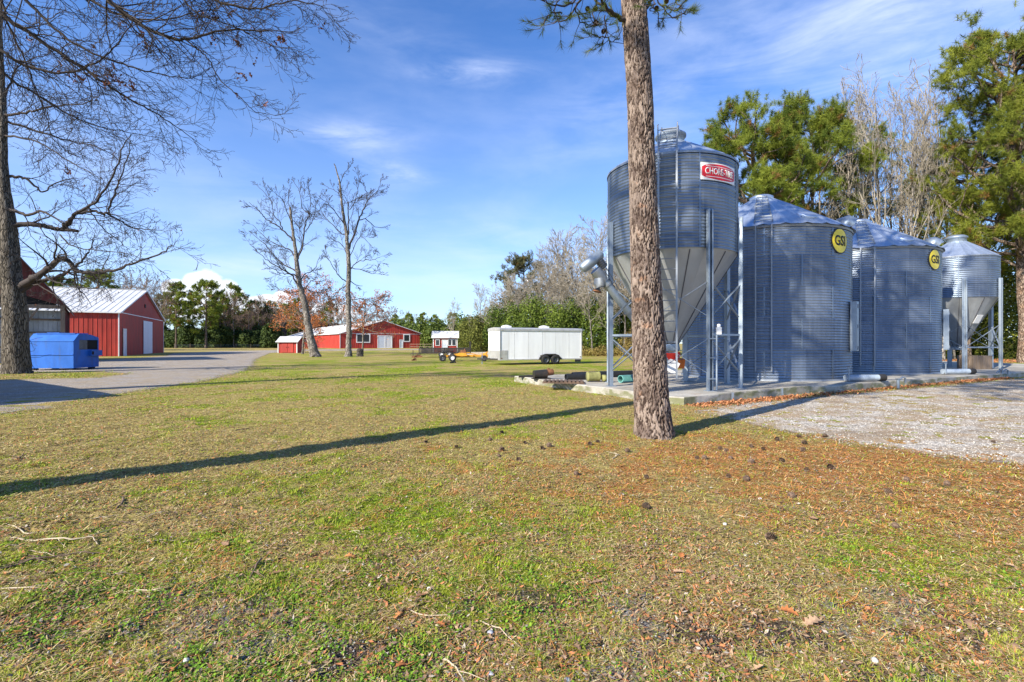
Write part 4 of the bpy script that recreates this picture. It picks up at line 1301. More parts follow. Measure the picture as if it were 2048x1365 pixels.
pipe_obj('pipe', (3.75, 17.3, .365), (4.85, 18.1, .365), .13, M['teal'], 'pale teal pipe section lying on the slab under the hopper bin', 'pipe')
pipe_obj('pipe', (2.35, 19.4, .36), (5.3, 20.8, .36), .12, M['blackpipe'], 'long black corrugated pipe lying behind the hopper bin legs', 'pipe', collar=1)
pipe_obj('pipe', (2.0, 18.6, .35), (3.05, 19.0, .35), .11, M['blackpipe'], 'short black corrugated pipe beside the yellow green drum', 'pipe', collar=1)
b = MB(); b.lathe([(.0, 0), (.17, 0), (.18, .03), (.165, .07), (.165, .40), (.18, .44), (.16, .47), (0, .47)], 24); o = b.build('drum', M['olive']); o.location = (2.68, 17.85, Z0 + .18); o.rotation_euler = (0, R(90), R(8)); tag(o, 'faded yellow green drum lying on its side among the pipes', 'drum')
b = MB(); b.lathe([(.0, 0), (.12, 0), (.12, .12), (.06, .16), (.06, .30), (0, .3)], 16); o = b.build('fitting', M['olive']); o.location = (3.22, 17.75, Z0 + .13); o.rotation_euler = (0, R(90), R(20)); tag(o, 'small dull yellow fitting right of the drum', 'fitting')
# grate lying on the slab corner
t = thing('grate', 'low brown rusty slatted grate lying on the slab corner', 'grate', (1.78, 17.3, Z0 + .01), R(-6))
b = MB()
for k in range(10): b.box((-.62 + k * .138, 0, .055), (.09, .95, .035))
b.build('slats', M['grate'], t)
b = MB()
for y in (-.44, 0, .44): b.box((0, y, .018), (1.42, .07, .036))
b.build('bearers', M['grate'], t)
# old black blower
t = thing('blower', 'old black blower housing with brown motor sitting on the slab end', 'blower', (1.12, 19.2, Z0), R(15))
b = MB(); b.tube([(-.30, 0, .17), (.22, 0, .20)], [.16, .17], 14); b.build('housing', M['blackpaint'], t)
b = MB(); b.tube([(.22, 0, .24), (.48, 0, .26)], [.13, .12], 12); b.tube([(.30, 0, .34), (.30, 0, .42)], .04, 8); b.build('motor', M['rust'], t)
b = MB(); b.box((0, 0, .02), (.7, .3, .04)); b.build('base', M['blackpaint'], t)
b = MB(); b.beam((-.35, 0, .04), (.35, .1, .05), .10, .08); b.beam((-.2, .2, .04), (.3, .25, .06), .08, .06); o = b.build('scrap_iron', M['blackpaint']); o.location = (.62, 20.1, Z0 - .01); tag(o, 'flat black scrap iron at the left corner of the slab', 'scrap')
# unload tubes lying at the foot of the bins
for (x, y, n_, lab) in [(12.05, 17.75, .83, 'grey unload tube sticking out at the foot of the nearest large bin'), (18.95, 21.75, .86, 'grey unload tube sticking out at the foot of the second large bin')]:
    t = thing('unload_tube', lab, 'tube', (x, y, Z0 + .14), R(10), 'unload tubes at the foot of the large bins')
    b = MB(); b.tube([(-.15, .1, 0), (1.05, -.05, 0)], .11, 18); b.build('tube', M['pvc'], t)
    b = MB(); b.tube([(1.05, -.05, 0), (1.30, -.08, 0)], [.125, .12], 16); b.build('end_cap', M['black'], t)
    b = MB(); b.tube([(-.12, -.02, -.1), (-.12, -.02, .34)], .022, 8); b.box((-.12, -.02, .36), (.12, .03, .05)); b.build('lever', M['galv_pale'], t)


def spigot(x, y, label, two):
    t = thing('water_spigot', label, 'spigot', (x, y, 0), 0, 'standpipes in front of the slab')
    b = MB(); b.tube([(0, 0, 0), (0, 0, .34)], .045, 12); b.box((0, 0, .35), (.12, .12, .03)); b.build('post', M['galv_pale'], t)
    b = MB(); b.tube([(0, 0, .28), (.12, -.06, .42), (.22, -.04, .38), (.24, -.02, .20)], .03, 10); b.build('spout', M['galv_pale'], t)
    if two:
        b = MB(); b.tube([(-.10, .05, 0), (-.06, .05, .45)], .03, 8); b.tube([(.12, 0, 0), (-.02, 0, .5)], .028, 8); b.tube([(-.25, .02, .25), (-.05, 0, .42), (.05, 0, .55)], .022, 8); b.build('handle', M['galv_pale'], t)
spigot(13.55, 17.55, 'single stubby grey standpipe in front of the gap between the two large bins', False)
spigot(22.3, 22.75, 'cluster of grey standpipes in front of the small hopper bin', True)
for (x, y, lab) in [(6.05, 13.72, 'small metal stake against the mossy slab edge left of the gravel'), (8.1, 15.0, 'small metal stake against the slab edge under the large bin')]:
    b = MB(); b.beam((0, 0, 0), (0, 0, .27), .05, .05); o = b.build('stake', M['galv_pale']); o.location = (x, y, -.02); tag(o, lab, 'stake')
# low timber box behind
t = thing('wooden_crate', 'low weathered timber crate standing between the small hopper bin legs', 'crate', (24.6, 26.6, Z0), R(8))
for k in range(6):
    for yy in (-.4, .4):
        b = MB(); b.box((-.5 + .2 * k, yy, .36), (.17, .03, .72)); b.build('board', M['wood'], t)
b = MB()
for z in (.12, .58):
    for yy in (-.37, .37): b.box((0, yy, z), (1.16, .04, .08))
    for xx in (-.58, .58): b.box((xx, 0, z), (.04, .8, .08))
for xx in (-.58, .58):
    for k in range(4): b.box((xx + .035 * (1 if xx > 0 else -1), -.3 + k * .2, .36), (.03, .16, .72))
b.build('frame', M['wood'], t)


# ------------------------------------------------------------------ buildings
def gable_building(name, label, loc, rz, W, L, eave, ridge, wallm, roofm, over=.35, pitch=.30, base=None, trimm=None, group=None):
    """gable end faces local -Y, width W along X, length L along +Y"""
    t = thing(name, label, base or 'barn', loc, rz, group)
    b = MB(); hw = W / 2
    top = lambda s_: eave + (ridge - eave) * (1 - abs(s_ - hw) / hw)
    z0 = lambda s_: 0
    b.ribbed((-hw, 0, 0), (1, 0, 0), (0, 0, 1), (0, -1, 0), W, z0, top, pitch, .07, .03, (hw,))
    b.ribbed((hw, L, 0), (-1, 0, 0), (0, 0, 1), (0, 1, 0), W, z0, top, pitch, .07, .03, (hw,))
    ev = lambda s_: eave
    b.ribbed((-hw, L, 0), (0, -1, 0), (0, 0, 1), (-1, 0, 0), L, z0, ev, pitch, .07, .03)
    b.ribbed((hw, 0, 0), (0, 1, 0), (0, 0, 1), (1, 0, 0), L, z0, ev, pitch, .07, .03)
    b.build('wall', wallm, t)
    b = MB(); sl = math.hypot(hw, ridge - eave); ux, uz = hw / sl, (ridge - eave) / sl
    for s_ in (-1, 1):
        v = Vector((s_ * ux, 0, -uz)); n = Vector((s_ * uz, 0, ux))
        o = Vector((0, -over, ridge + .05)) if s_ > 0 else Vector((0, L + over, ridge + .05))
        u = Vector((0, 1, 0)) * (1 if s_ > 0 else -1)
        b.ribbed(o, u, v, n, L + 2 * over, lambda q: 0, lambda q: sl + over, pitch * 1.6, .09, .04)
        b.ribbed(o - n * .06, u, v, n, L + 2 * over, lambda q: 0, lambda q: sl + over, 100, .09, .0)
    b.box((0, L / 2, ridge + .09), (.35, L + 2 * over, .05))
    rf = b.build('roof', roofm, t)
    if trimm:
        b = MB()
        for s_ in (-1, 1):
            for yy in (-over,):
                b.beam((0, yy - .02, ridge + .0), (s_ * (hw + over * ux), yy - .02, eave - over * uz + .0), .04, .18)
            b.box((s_ * (hw + .01), -.03, eave / 2), (.16, .10, eave))
            b.box((s_ * (hw + over * ux + .02), L / 2, eave - over * uz), (.08, L + 2 * over, .16))
        b.box((0, -.05, eave - .02), (W - .2, .05, .10))
        b.build('trim', trimm, t)
    return t


def panel(name, parent, x0, x1, z0, z1, m_, y=-.05, th_=.05, frame=None, fw=.10):
    b = MB(); b.box(((x0 + x1) / 2, y, (z0 + z1) / 2), (x1 - x0, th_, z1 - z0)); o = b.build(name, m_, parent)
    if frame:
        b = MB(); yy = y - th_ / 2 - .012
        b.box((x0, yy, (z0 + z1) / 2), (fw, .06, z1 - z0 + fw)); b.box((x1, yy, (z0 + z1) / 2), (fw, .06, z1 - z0 + fw))
        b.box(((x0 + x1) / 2, yy - .003, z0), (x1 - x0 - fw, .06, fw)); b.box(((x0 + x1) / 2, yy - .003, z1), (x1 - x0 - fw, .06, fw))
        b.build('frame', frame, o)
    return o


# left machine barn: near corner at pixel (237,713), gable runs back to (327,707)
nc = Vector((-48.4, 61.5, 0)); fc = Vector((-60.0, 86.0, 0))
gdir = (fc - nc).normalized(); W1 = (fc - nc).length; rz1 = math.atan2(gdir.y, gdir.x)
mid = (nc + fc) / 2
bt = gable_building('barn', 'big red metal barn with white roof and pale double sliding door behind the blue dumpster', tuple(mid), rz1, W1, 26, 5.45, 9.35, M['red'], M['roofwhite'], .3, .45, 'barn', M['white'])
for (x0, x1) in [(-1.1, 1.55), (1.6, 4.6)]: panel('sliding_door', bt, x0, x1, .05, 4.9, M['bluedoor'], -.09, .06)
panel('side_door', bt, -11.8, -10.4, .05, 3.4, M['bluedoor'], -.07, .05, M['white'], .12)
b = MB(); b.box((.2, -.05, 7.1), (.7, .06, .5)); b.build('vent', M['dark'], bt)
b = MB(); b.box((0, 14, 9.8), (2.2, 2.0, 1.4)); b.build('cupola', M['white'], bt)
b = MB(); b.box((-4.5, 11, 9.0), (.4, .4, .9)); b.build('flue', M['dark_steel'], bt)

# old hay barn behind the oak
def hay_barn():
    t = thing('hay_barn', 'old dark red hay barn with open bays behind the left oak', 'barn', (-37.6 - .766 * 3.1, 42.0 - .643 * 3.1, 0), R(40))
    hw = 3.1; e, rg_ = 4.75, 9.1
    b = MB(); top = lambda s_: e + (rg_ - e) * (1 - abs(s_ - hw) / hw) ** .9
    b.ribbed((-hw, 0, 0), (1, 0, 0), (0, 0, 1), (0, -1, 0), 2 * hw, lambda s_: e - .05 + 1.0 * (1 - abs(s_ - hw) / hw), top, .22, .05, .02, (hw,))
    b.ribbed((hw, .1, 0), (0, 1, 0), (0, 0, 1), (1, 0, 0), 12, lambda s_: 0, lambda s_: e, .22, .05, .02)
    b.ribbed((-hw, 12, 0), (0, -1, 0), (0, 0, 1), (-1, 0, 0), 12, lambda s_: 0, lambda s_: e, .22, .05, .02)
    b.build('wall', M['red_dull'], t)
    b = MB(); b.ribbed((-hw, 1.2, 0), (1, 0, 0), (0, 0, 1), (0, -1, 0), 2 * hw, lambda s_: 0, lambda s_: e - .4, .3, .05, .02); b.build('inner_wall', M['grey_hopper'], t)
    b = MB()
    for s_ in (-1, 1):
        b.prism([(0, -.7, rg_ + .1), (0, 12.5, rg_ + .1), (s_ * (hw + .35), 12.5, e - .25), (s_ * (hw + .35), -.7, e - .25)], (0, 0, -.10))
    b.build('roof', M['dark_steel'], t)
    b = MB()
    for x in (-3.0, -1.2, .8, 3.0): b.box((x, .1, e / 2), (.28, .28, e))
    b.box((0, .1, e - .12), (6.2, .2, .3))
    b.beam((.9, .1, 3.4), (.3, .1, 4.5), .14, .14); b.beam((.9, .1, 3.4), (1.5, .1, 4.5), .14, .14)
    b.build('post_frame', M['wood'], t)
    for z in (1.3, 2.5, 3.6):
        b = MB(); b.box((0, 1.08, z), (6.0, .08, .14)); b.build('wall_rail', M['wood'], t)
    b = MB(); b.box((0, .12, 5.1), (5.2, .1, .9)); b.build('loft_shade', M['dark'], t)  # near-black board painted as the shade of the open hayloft
hay_barn()

# long poultry style barn in the middle distance
gl = Vector((-53.3, 155, 0)); gr = Vector((-30.3, 170.0, 0)); gd = (gr - gl).normalized()
bt = gable_building('barn', 'long low red barn with white roof and framed windows beyond the two bare trees', tuple((gl + gr) / 2), math.atan2(gd.y, gd.x), (gr - gl).length, 100, 4.7, 9.0, M['red'], M['roofwhite'], .5, .6, 'barn', M['white'])
k_ = 26.4 / 165
def bx(px): return (px - 763) * k_ * 1.0
panel('window', bt, bx(709), bx(735), 1.9, 4.5, M['glass'], -.07, .06, M['white'], .30)
panel('window', bt, bx(806), bx(819), 2.2, 4.5, M['glass'], -.07, .06, M['white'], .30)
panel('double_door', bt, bx(751.5), bx(765.5), .05, 4.0, M['bluedoor'], -.07, .06, M['white'], .28)
panel('double_door', bt, bx(767), bx(780.5), .05, 4.0, M['white'], -.07, .06, M['white'], .28)
panel('side_door', bt, bx(797.5), bx(804), .05, 2.7, M['bluedoor'], -.07, .06, M['white'], .22)
# white ended annex at its far left
t = gable_building('annex', 'small red and white annex beside the far end of the long barn', (-63.5, 152, 0), R(30), 4.5, 6, 2.7, 3.6, M['red'], M['roofwhite'], .4, .6, 'shed', M['white'])
panel('door', t, -2.2, -.6, .05, 2.3, M['bluedoor'], -.07, .06, M['white'], .2)

# little red shed by the leaning tree
def red_shed():
    Y = 82.; x0, x1 = (556.5 - 1024) * Y / F, (594 - 1024) * Y / F; w = x1 - x0; d = 2.6
    t = thing('shed', 'little red shed with double doors and white roof left of the leaning tree', 'shed', ((x0 + x1) / 2, Y, 0))
    b = MB(); hw = w / 2
    b.ribbed((-hw, 0, 0), (1, 0, 0), (0, 0, 1), (0, -1, 0), w, lambda s_: 0, lambda s_: 1.9, .2, .04, .02)
    b.ribbed((hw, d, 0), (-1, 0, 0), (0, 0, 1), (0, 1, 0), w, lambda s_: 0, lambda s_: 1.9, .2, .04, .02)
    for s_ in (-1, 1):
        b.ribbed((s_ * hw, 0 if s_ > 0 else d, 0), (0, s_, 0), (0, 0, 1), (s_, 0, 0), d, lambda q: 0, lambda q: 1.9 + .75 * (1 - abs(q - d / 2) / (d / 2)), .2, .04, .02, (d / 2,))
    b.build('wall', M['red'], t)
    b = MB()
    for s_ in (-1, 1): b.prism([(-hw - .3, d / 2, 2.75), (hw + .3, d / 2, 2.75), (hw + .3, d / 2 + s_ * (d / 2 + .3), 1.85), (-hw - .3, d / 2 + s_ * (d / 2 + .3), 1.85)], (0, 0, -.08))
    b.build('roof', M['roofwhite'], t)
    b = MB()
    for x in (-hw, hw): b.box((x, -.04, .95), (.12, .08, 1.9))
    b.box((0, -.34, 1.84), (w + .6, .05, .14)); b.build('trim', M['white'], t)
    for (a_, c_) in [(-.95, -.03), (.03, .95)]:
        o = panel('door', t, a_, c_, .08, 1.75, M['red'], -.05, .05)
        b = MB(); b.box((a_ + .8 if a_ < 0 else a_ + .15, -.10, .95), (.05, .05, .14)); b.build('handle', M['black'], o)
red_shed()


def office():
    Y = 78.; x0, x1 = (867 - 1024) * Y / F, (914 - 1024) * Y / F; w = x1 - x0; d = 3.4
    t = thing('cabin', 'small red cabin with white roof and window band behind the black trailer', 'cabin', ((x0 + x1) / 2, Y, 0), R(6))
    hw = w / 2; e, rg_ = 2.55, 3.45
    b = MB()
    b.ribbed((-hw, 0, 0), (1, 0, 0), (0, 0, 1), (0, -1, 0), w, lambda s_: 0, lambda s_: e, .25, .04, .02)
    b.ribbed((hw, d, 0), (-1, 0, 0), (0, 0, 1), (0, 1, 0), w, lambda s_: 0, lambda s_: e, .25, .04, .02)
    for s_ in (-1, 1):
        b.ribbed((s_ * hw, 0 if s_ > 0 else d, 0), (0, s_, 0), (0, 0, 1), (s_, 0, 0), d, lambda q: 0, lambda q: e + (rg_ - e) * (1 - abs(q - d / 2) / (d / 2)), .25, .04, .02, (d / 2,))
    b.build('wall', M['red'], t)
    b = MB()
    for s_ in (-1, 1): b.prism([(-hw - .3, d / 2, rg_ + .1), (hw + .3, d / 2, rg_ + .1), (hw + .3, d / 2 + s_ * (d / 2 + .3), e - .05), (-hw - .3, d / 2 + s_ * (d / 2 + .3), e - .05)], (0, 0, -.09))
    b.build('roof', M['roofwhite'], t)
    b = MB()
    for x in (-hw, hw): b.box((x, -.04, e / 2), (.12, .08, e))
    b.box((0, -.335, e - .08), (w + .6, .05, .14)); b.box((-hw - .03, d, e / 2), (.08, .12, e))
    b.build('trim', M['white'], t)
    panel('window', t, -hw + .35, -hw + .95, 1.25, 2.15, M['glass'], -.05, .05, M['white'], .07)
    panel('window', t, .45, .98, 1.25, 2.2, M['glass'], -.05, .05, M['white'], .07)
    panel('window', t, 1.06, 1.65, 1.25, 2.2, M['glass'], -.05, .05, M['white'], .07)
    panel('door', t, -.5, .33, .05, 2.1, M['bluedoor'], -.05, .05, M['white'], .07)
    b = MB(); b.box((-hw - .05, d / 2, 1.05), (.05, .9, 2.1)); b.build('side_door', M['white'], t)
office()

# house beyond the left edge of the photograph; only its shadow reaches the drive
t = gable_building('outbuilding', 'plain outbuilding just beyond the left edge whose shadow crosses the drive', (-17.8, 8.96, 0), R(55.6), 7, 12, 2.9, 3.7, M['red'], M['roofwhite'], .3, .5, 'shed', M['white'])


# ------------------------------------------------------------------ dumpster
def dumpster():
    t = thing('dumpster', 'bright blue steel dumpster with open side hatch beside the left oak', 'dumpster', (-26.05, 29.7, 0), R(3))
    W, D = 2.62, 1.95
    prof = [(0, .12), (0, 1.72), (.42, 2.18), (1.25, 2.14), (1.90, 1.98), (D, 1.90), (D, .12)]
    # local x from -W to 0; near right corner at the origin
    b = MB(); b.prism([(-W, y, z) for y, z in prof], (W - .04, 0, 0)); b.build('body', M['blue'], t)
    # right side plate with the hatch cut out
    y0, y1, z0, z1 = .42, 1.86, 1.22, 1.80
    b = MB(); x = -.038
    b.prism([(x, 0, .12), (x, D, .12), (x, D, z0), (x, 0, z0)], (.038, 0, 0))
    b.prism([(x, 0, z0), (x, y0, z0), (x, y0, z1), (x, 0, 1.72)], (.038, 0, 0))
    b.prism([(x, y1, z0), (x, D, z0), (x, D, 1.90), (x, y1, z1)], (.038, 0, 0))
    b.prism([(x, 0, 1.72), (x, y0, z1), (x, y1, z1), (x, D, 1.90), (x, 1.90, 1.98), (x, 1.25, 2.14), (x, .42, 2.18)], (.038, 0, 0))
    b.build('side_panel', M['blue'], t)
    b = MB(); b.box((-.039, (y0 + y1) / 2, (z0 + z1) / 2), (.012, y1 - y0 - .01, z1 - z0 - .01)); b.build('hatch_shade', M['dark'], t)  # dark plate in place of the unlit inside behind the hatch
    b = MB(); b.box((-.02, y0 + .32, (z0 + z1) / 2), (.02, .62, z1 - z0 - .02)); b.build('hatch_door', M['dark_steel'], t)
    b = MB(); b.box((.10, 1.55, 1.00), (.18, .85, .34)); b.build('fork_pocket', M['blue'], t)
    b = MB(); b.box((.20, 1.22, 1.0), (.012, .14, .2)); b.build('pocket_shade', M['dark'], t)  # near-black plate imitates the shade inside the fork pocket
    b = MB(); b.box((-W / 2, -.02, .92), (W, .05, .05)); b.box((-W / 2, -.012, 1.72), (W, .03, .03)); b.build('front_rib', M['blue'], t)
    b = MB(); b.box((-W / 2, .85, 2.19), (W * .86, 1.0, .05)); b.box((-W / 2 - .3, .8, 2.23), (.7, .5, .03)); b.build('lid', M['blue'], t)
    b = MB()
    for xx in (-W + .2, -.25):
        for yy in (.25, D - .25): b.box((xx, yy, .06), (.22, .3, .12))
    b.build('skid', M['blackpaint'], t)
dumpster()


# ------------------------------------------------------------------ trailers
def wheel(parent, x, y, r, w=.2, rimm='white', side=-1):
    b = MB(); pr = [(r * .55, -w / 2), (r * .9, -w / 2), (r, -w * .32), (r, w * .32), (r * .9, w / 2), (r * .55, w / 2)]
    b.lathe(pr, 28); o = b.build('wheel', M['black'], parent); o.location = (x, y, r); o.rotation_euler = (R(90), 0, 0)
    b = MB(); b.lathe([(.001, .02), (r * .16, .03), (r * .2, -.01), (r * .5, -.02), (r * .58, w * .35)], 24)
    for k in range(5):
        a = k * 1.2566; b.box((r * .34 * math.cos(a), r * .34 * math.sin(a), -.0), (r * .3, r * .09, .05), Matrix.Rotation(a, 3, 'Z'))
    c = b.build('rim', M[rimm], o); c.location = (0, 0, w * .15)
    return o


def cargo_trailer():
    Yl = 36.5; p0 = Vector((-.88, Yl, 0)); p1 = Vector((5.45, 39.2, 0)); d = p1 - p0; L = d.length
    t = thing('cargo_trailer', 'white enclosed cargo trailer with twin black wheels parked on the grass', 'trailer', tuple(p0), math.atan2(d.y, d.x))
    W = 2.4; z0, z1 = .36, 2.68
    b = MB()
    b.box((L / 2, W / 2, (z0 + z1) / 2), (L, W, z1 - z0)); body = b.build('body', M['trailer'], t)
    b = MB()
    for k in range(1, 6): b.box((L * k / 6, -.004, (z0 + z1) / 2), (.012, .009, z1 - z0 - .2))
    b.build('panel_seam', M['trailer_trim'], body)
    b = MB()
    prof = [(-.05, z1 - .16), (-.05, z1 - .02), (.06, z1 + .06), (W / 2, z1 + .12), (W - .06, z1 + .06), (W + .05, z1 - .02), (W + .05, z1 - .16)]
    b.prism([(-.04, y, z) for y, z in prof], (L + .08, 0, 0)); b.build('roof', M['trailer_trim'], t)
    b = MB(); b.box((-.012, W / 2, z0 + .36), (.03, W + .06, .72)); b.box((.30, -.012, z0 + .36), (.6, .02, .72)); b.build('stone_guard', M['trailer_trim'], t)
    b = MB(); b.box((L / 2, -.02, z0 + .03), (L + .02, .06, .09)); b.box((L - .02, -.02, (z0 + z1) / 2), (.08, .05, z1 - z0)); b.box((.0, -.02, (z0 + z1) / 2), (.06, .05, z1 - z0)); b.build('edge_trim', M['trailer_trim'], t)
    for x in (1.0, 4.2):
        b = MB(); b.box((x, W / 2, z1 + .16), (.6, .6, .14)); b.lathe([(.3, 0), (.28, .05), (.1, .08), (.01, .09)], 16, (x, W / 2, z1 + .22)); b.build('roof_vent', M['white'], t)
    wx = (3.66, 4.50)
    for x in wx: wheel(t, x, -.115, .36, .22, 'dark_steel')
    b = MB(); cx = sum(wx) / 2                                     # black arch over both wheels
    pts = [(-.98, .36), (-.86, .56), (-.66, .72), (-.40, .80), (.40, .80), (.66, .72), (.86, .56), (.98, .36), (.86, .36), (.76, .50), (.58, .64), (.34, .70), (-.34, .70), (-.58, .64), (-.76, .50), (-.86, .36)]
    n = 8
    for i in range(7):
        q = [pts[i], pts[i + 1], pts[14 - i], pts[15 - i]]
        b.prism([(cx + u, -.16, v) for u, v in q], (0, .15, 0))
    b.build('wheel_arch', M['blackpaint'], t)
    b = MB(); b.box((cx, -.006, .52), (1.6, .012, .36)); b.build('wheel_well_shade', M['dark'], t)  # black sheet drawn as the shade of the wheel recess
    b = MB(); b.beam((0, .4, .42), (-1.3, W / 2, .44), .10, .10); b.beam((0, W - .4, .42), (-1.3, W / 2, .44), .10, .10); b.build('tongue', M['blackpaint'], t)
    b = MB(); b.tube([(-.95, W / 2, .04), (-.95, W / 2, .95)], .035, 8); b.build('jack', M['galv_pale'], t)
    for x, z in ((.12, .5), (L - .12, .55), (L - .06, 2.6)):
        b = MB(); b.box((x, -.03, z), (.12, .03, .05)); b.build('marker_light', M['rust'], t)
    b = MB(); b.box((L - .35, -.02, .26), (.5, .06, .18)); b.build('step', M['blackpaint'], t)
    for x in (.6, 2.3, 4.0, 5.7):
        b = MB(); b.box((x, -.025, z1 - .12), (.10, .03, .05)); b.build('marker_light', M['rust'], t)
cargo_trailer()


def mesh_trailer():
    Y = 56.; x0, x1 = (838 - 1024) * Y / F, (938.5 - 1024) * Y / F; L = x1 - x0; W = 2.0
    t = thing('utility_trailer', 'black open utility trailer with mesh sides in front of the red cabin', 'trailer', (x0, Y, 0), R(1))
    b = MB(); z0, z1 = .50, 1.06
    for y in (0, W):
        for z in (z0, z1): b.box((L / 2, y, z), (L, .07, .07))
        for k in range(9): b.box((L * k / 8, y, (z0 + z1) / 2), (.06, .06, z1 - z0))
    for x in (0,): 
        for z in (z0, z1): b.box((x, W / 2, z), (.06, W, .06))
    b.build('frame', M['blackpaint'], t)
    b = MB()
    for y in (0, W):
        for k in range(int(L / .09)): b.box((.09 * k, y, (z0 + z1) / 2), (.040, .012, z1 - z0))
        for k in range(6): b.box((L / 2, y, z0 + .09 * (k + .5)), (L, .009, .030))
    b.build('mesh_side', M['blackpaint'], t)
    b = MB(); b.box((L / 2, W / 2, z0 - .03), (L, W, .06)); b.build('deck', M['wood'], t)
    b = MB()                                                       # ramp gate standing at the right end
    for k in range(7): b.box((L + .03, W * k / 6, 1.15), (.04, .04, 1.35))
    for z in (.5, 1.15, 1.82): b.box((L + .03, W / 2, z), (.05, W, .05))
    b.build('ramp_gate', M['blackpaint'], t)
    for x in (L * .45, L * .61): wheel(t, x, -.08, .34, .2, 'white')
    b = MB(); b.box((L * .53, -.1, .76), (1.7, .26, .04)); b.build('fender', M['blackpaint'], t)
    b = MB(); b.beam((0, W * .2, .45), (-1.1, W / 2, .42), .08, .08); b.beam((0, W * .8, .45), (-1.1, W / 2, .42), .08, .08); b.build('tongue', M['blackpaint'], t)
    b = MB(); b.tube([(-.85, W / 2, .02), (-.85, W / 2, .8)], .04, 8); b.build('jack', M['blackpaint'], t)
mesh_trailer()


def tow_dolly():
    Y = 44.; x0 = (880 - 1024) * Y / F; x1 = (976 - 1024) * Y / F; L = x1 - x0
    t = thing('tow_trailer', 'yellow flat frame trailer with white hub wheel parked left of the cargo trailer', 'trailer', (x0, Y, 0), R(-2))
    b = MB(); W = 1.6
    for y in (0, W): b.beam((.1, y, .46), (L, y + (.35 if y == 0 else -.35), .50), .10, .14)
    for x in (.3, 1.1, 2.0, 2.9, 3.6): b.beam((x, .05, .52), (x, W - .05, .52), .09, .08)
    b.beam((1.0, .1, .60), (2.6, .3, .78), .10, .06); b.beam((2.4, .3, .78), (3.3, .5, .55), .09, .06)
    b.build('frame', M['yellow'], t)
    for y in (-.02, W + .02):
        for x in (.35,): pass
    wheel(t, .25, -.06, .30, .2, 'dark_steel'); wheel(t, 1.12, -.10, .33, .2, 'white'); wheel(t, L - .35, .2, .27, .2, 'dark_steel'); wheel(t, .8, W + .1, .33, .2, 'white')
    b = MB(); b.prism([(1.35, -.18, .55), (1.75, -.18, .78), (2.3, -.18, .74), (2.45, -.18, .5), (1.9, -.18, .45)], (0, .22, 0)); b.build('fender', M['yellow'], t)
    b = MB(); b.box((2.0, .6, .86), (.5, .4, .24)); b.tube([(2.0, .6, .9), (2.15, .6, 1.1)], .05, 8); b.build('winch', M['rust'], t)
    b = MB(); b.tube([(L - .6, .6, .5), (L - .1, .6, .82), (L + .1, .6, .7)], .05, 8); b.box((L - .4, .7, .62), (.5, .5, .18)); b.build('coupler', M['yellow'], t)
    b = MB(); b.tube([(.52, -.2, .03), (.55, -.2, .85)], .03, 6); b.build('jack', M['blackpaint'], t)
tow_dolly()
# odds and ends lying around the trailers
for (px, py, sz, m_, lab, cat) in [(834, 716, (1.1, .5, .35), 'rust', 'low rusty scrap heap left of the black mesh trailer', 'scrap'), (906, 727, (.5, .35, .2), 'blackpaint', 'small dark iron part lying under the yellow trailer', 'scrap'),
                                   (828, 722, (.45, .3, .22), 'rust', 'small rusty part on the grass before the black trailer', 'scrap')]:
    x, y = G(px, py); b = MB()
    b.beam((-sz[0] / 2, 0, sz[2] * .3), (sz[0] / 2, .1, sz[2] * .4), sz[1] * .4, sz[2] * .5); b.beam((-sz[0] / 4, -.1, sz[2] * .5), (sz[0] / 3, .15, sz[2] * .9), sz[1] * .3, sz[2] * .3); b.tube([(-.1, 0, 0), (.05, 0, sz[2] * 1.5)], .035, 6)
    o = b.build('scrap_part', M[m_]); o.location = (x, y, 0); tag(o, lab, cat)
# logs behind the white trailer's nose
for i, (px, lab) in enumerate([(955, 'pale log lying on the grass behind the yellow trailer'), (1002, 'pale log lying behind the nose of the cargo trailer')]):
    o = pipe_obj('log', ((px - 1024) * .062 - 1.4, 62 + i, .25), ((px - 1024) * .062 + 1.6, 63 + i, .28), .24, M['stickpale'], lab, 'log')


# ------------------------------------------------------------------ fences
def wire_fence(label, pts, step=4.0, h=1.25, m_='wood', rails=0):
    t = thing('fence', label, 'fence', (pts[0][0], pts[0][1], 0))
    o = Vector((pts[0][0], pts[0][1], 0)); rg = random.Random(9); cnt = 0; tops = []
    for i in range(len(pts) - 1):
        a, c = Vector((*pts[i], 0)), Vector((*pts[i + 1], 0)); n = max(1, int((c - a).length / step))
        for k in range(n + (i == len(pts) - 2)):
            p = a.lerp(c, k / n) - o; tops.append(p)
            if cnt < 98:
                b = MB(); b.tube([p, p + Vector((rg.uniform(-.04, .04), rg.uniform(-.04, .04), h))], .07, 6); b.build('post', M[m_], t)
            cnt += 1
    b = MB()
    for z in ([.4, .8, 1.15] if not rails else [.5, 1.1]):
        for i in range(len(tops) - 1):
            if rails: b.beam(tops[i] + Vector((0, 0, z * h / 1.25)), tops[i + 1] + Vector((0, 0, z * h / 1.25)), .05, .12)
            else: b.tube([tops[i] + Vector((0, 0, z)), tops[i + 1] + Vector((0, 0, z))], .012, 4, cap=False)
    b.build('rail' if rails else 'wire', M[m_ if rails else 'galv_pale'], t)
wire_fence('wire fence with thin posts across the far dry field', [(-108, 160), (-78, 168), (-62, 172)], 4.2, 1.5)
wire_fence('wooden paddock fence at the right end of the long red barn', [(-31, 152), (-24, 150), (-18, 150)], 2.4, 1.5, 'wood', 1)
b = MB(); b.box((0, 0, .7), (.14, .14, 1.4)); b.box((0, 0, 1.42), (.2, .2, .05)); o = b.build('wooden_post', M['wood']); o.location = ((609.5 - 1024) * .080, 80, 0); tag(o, 'lone short wooden post between the little red shed and leaning tree', 'post')


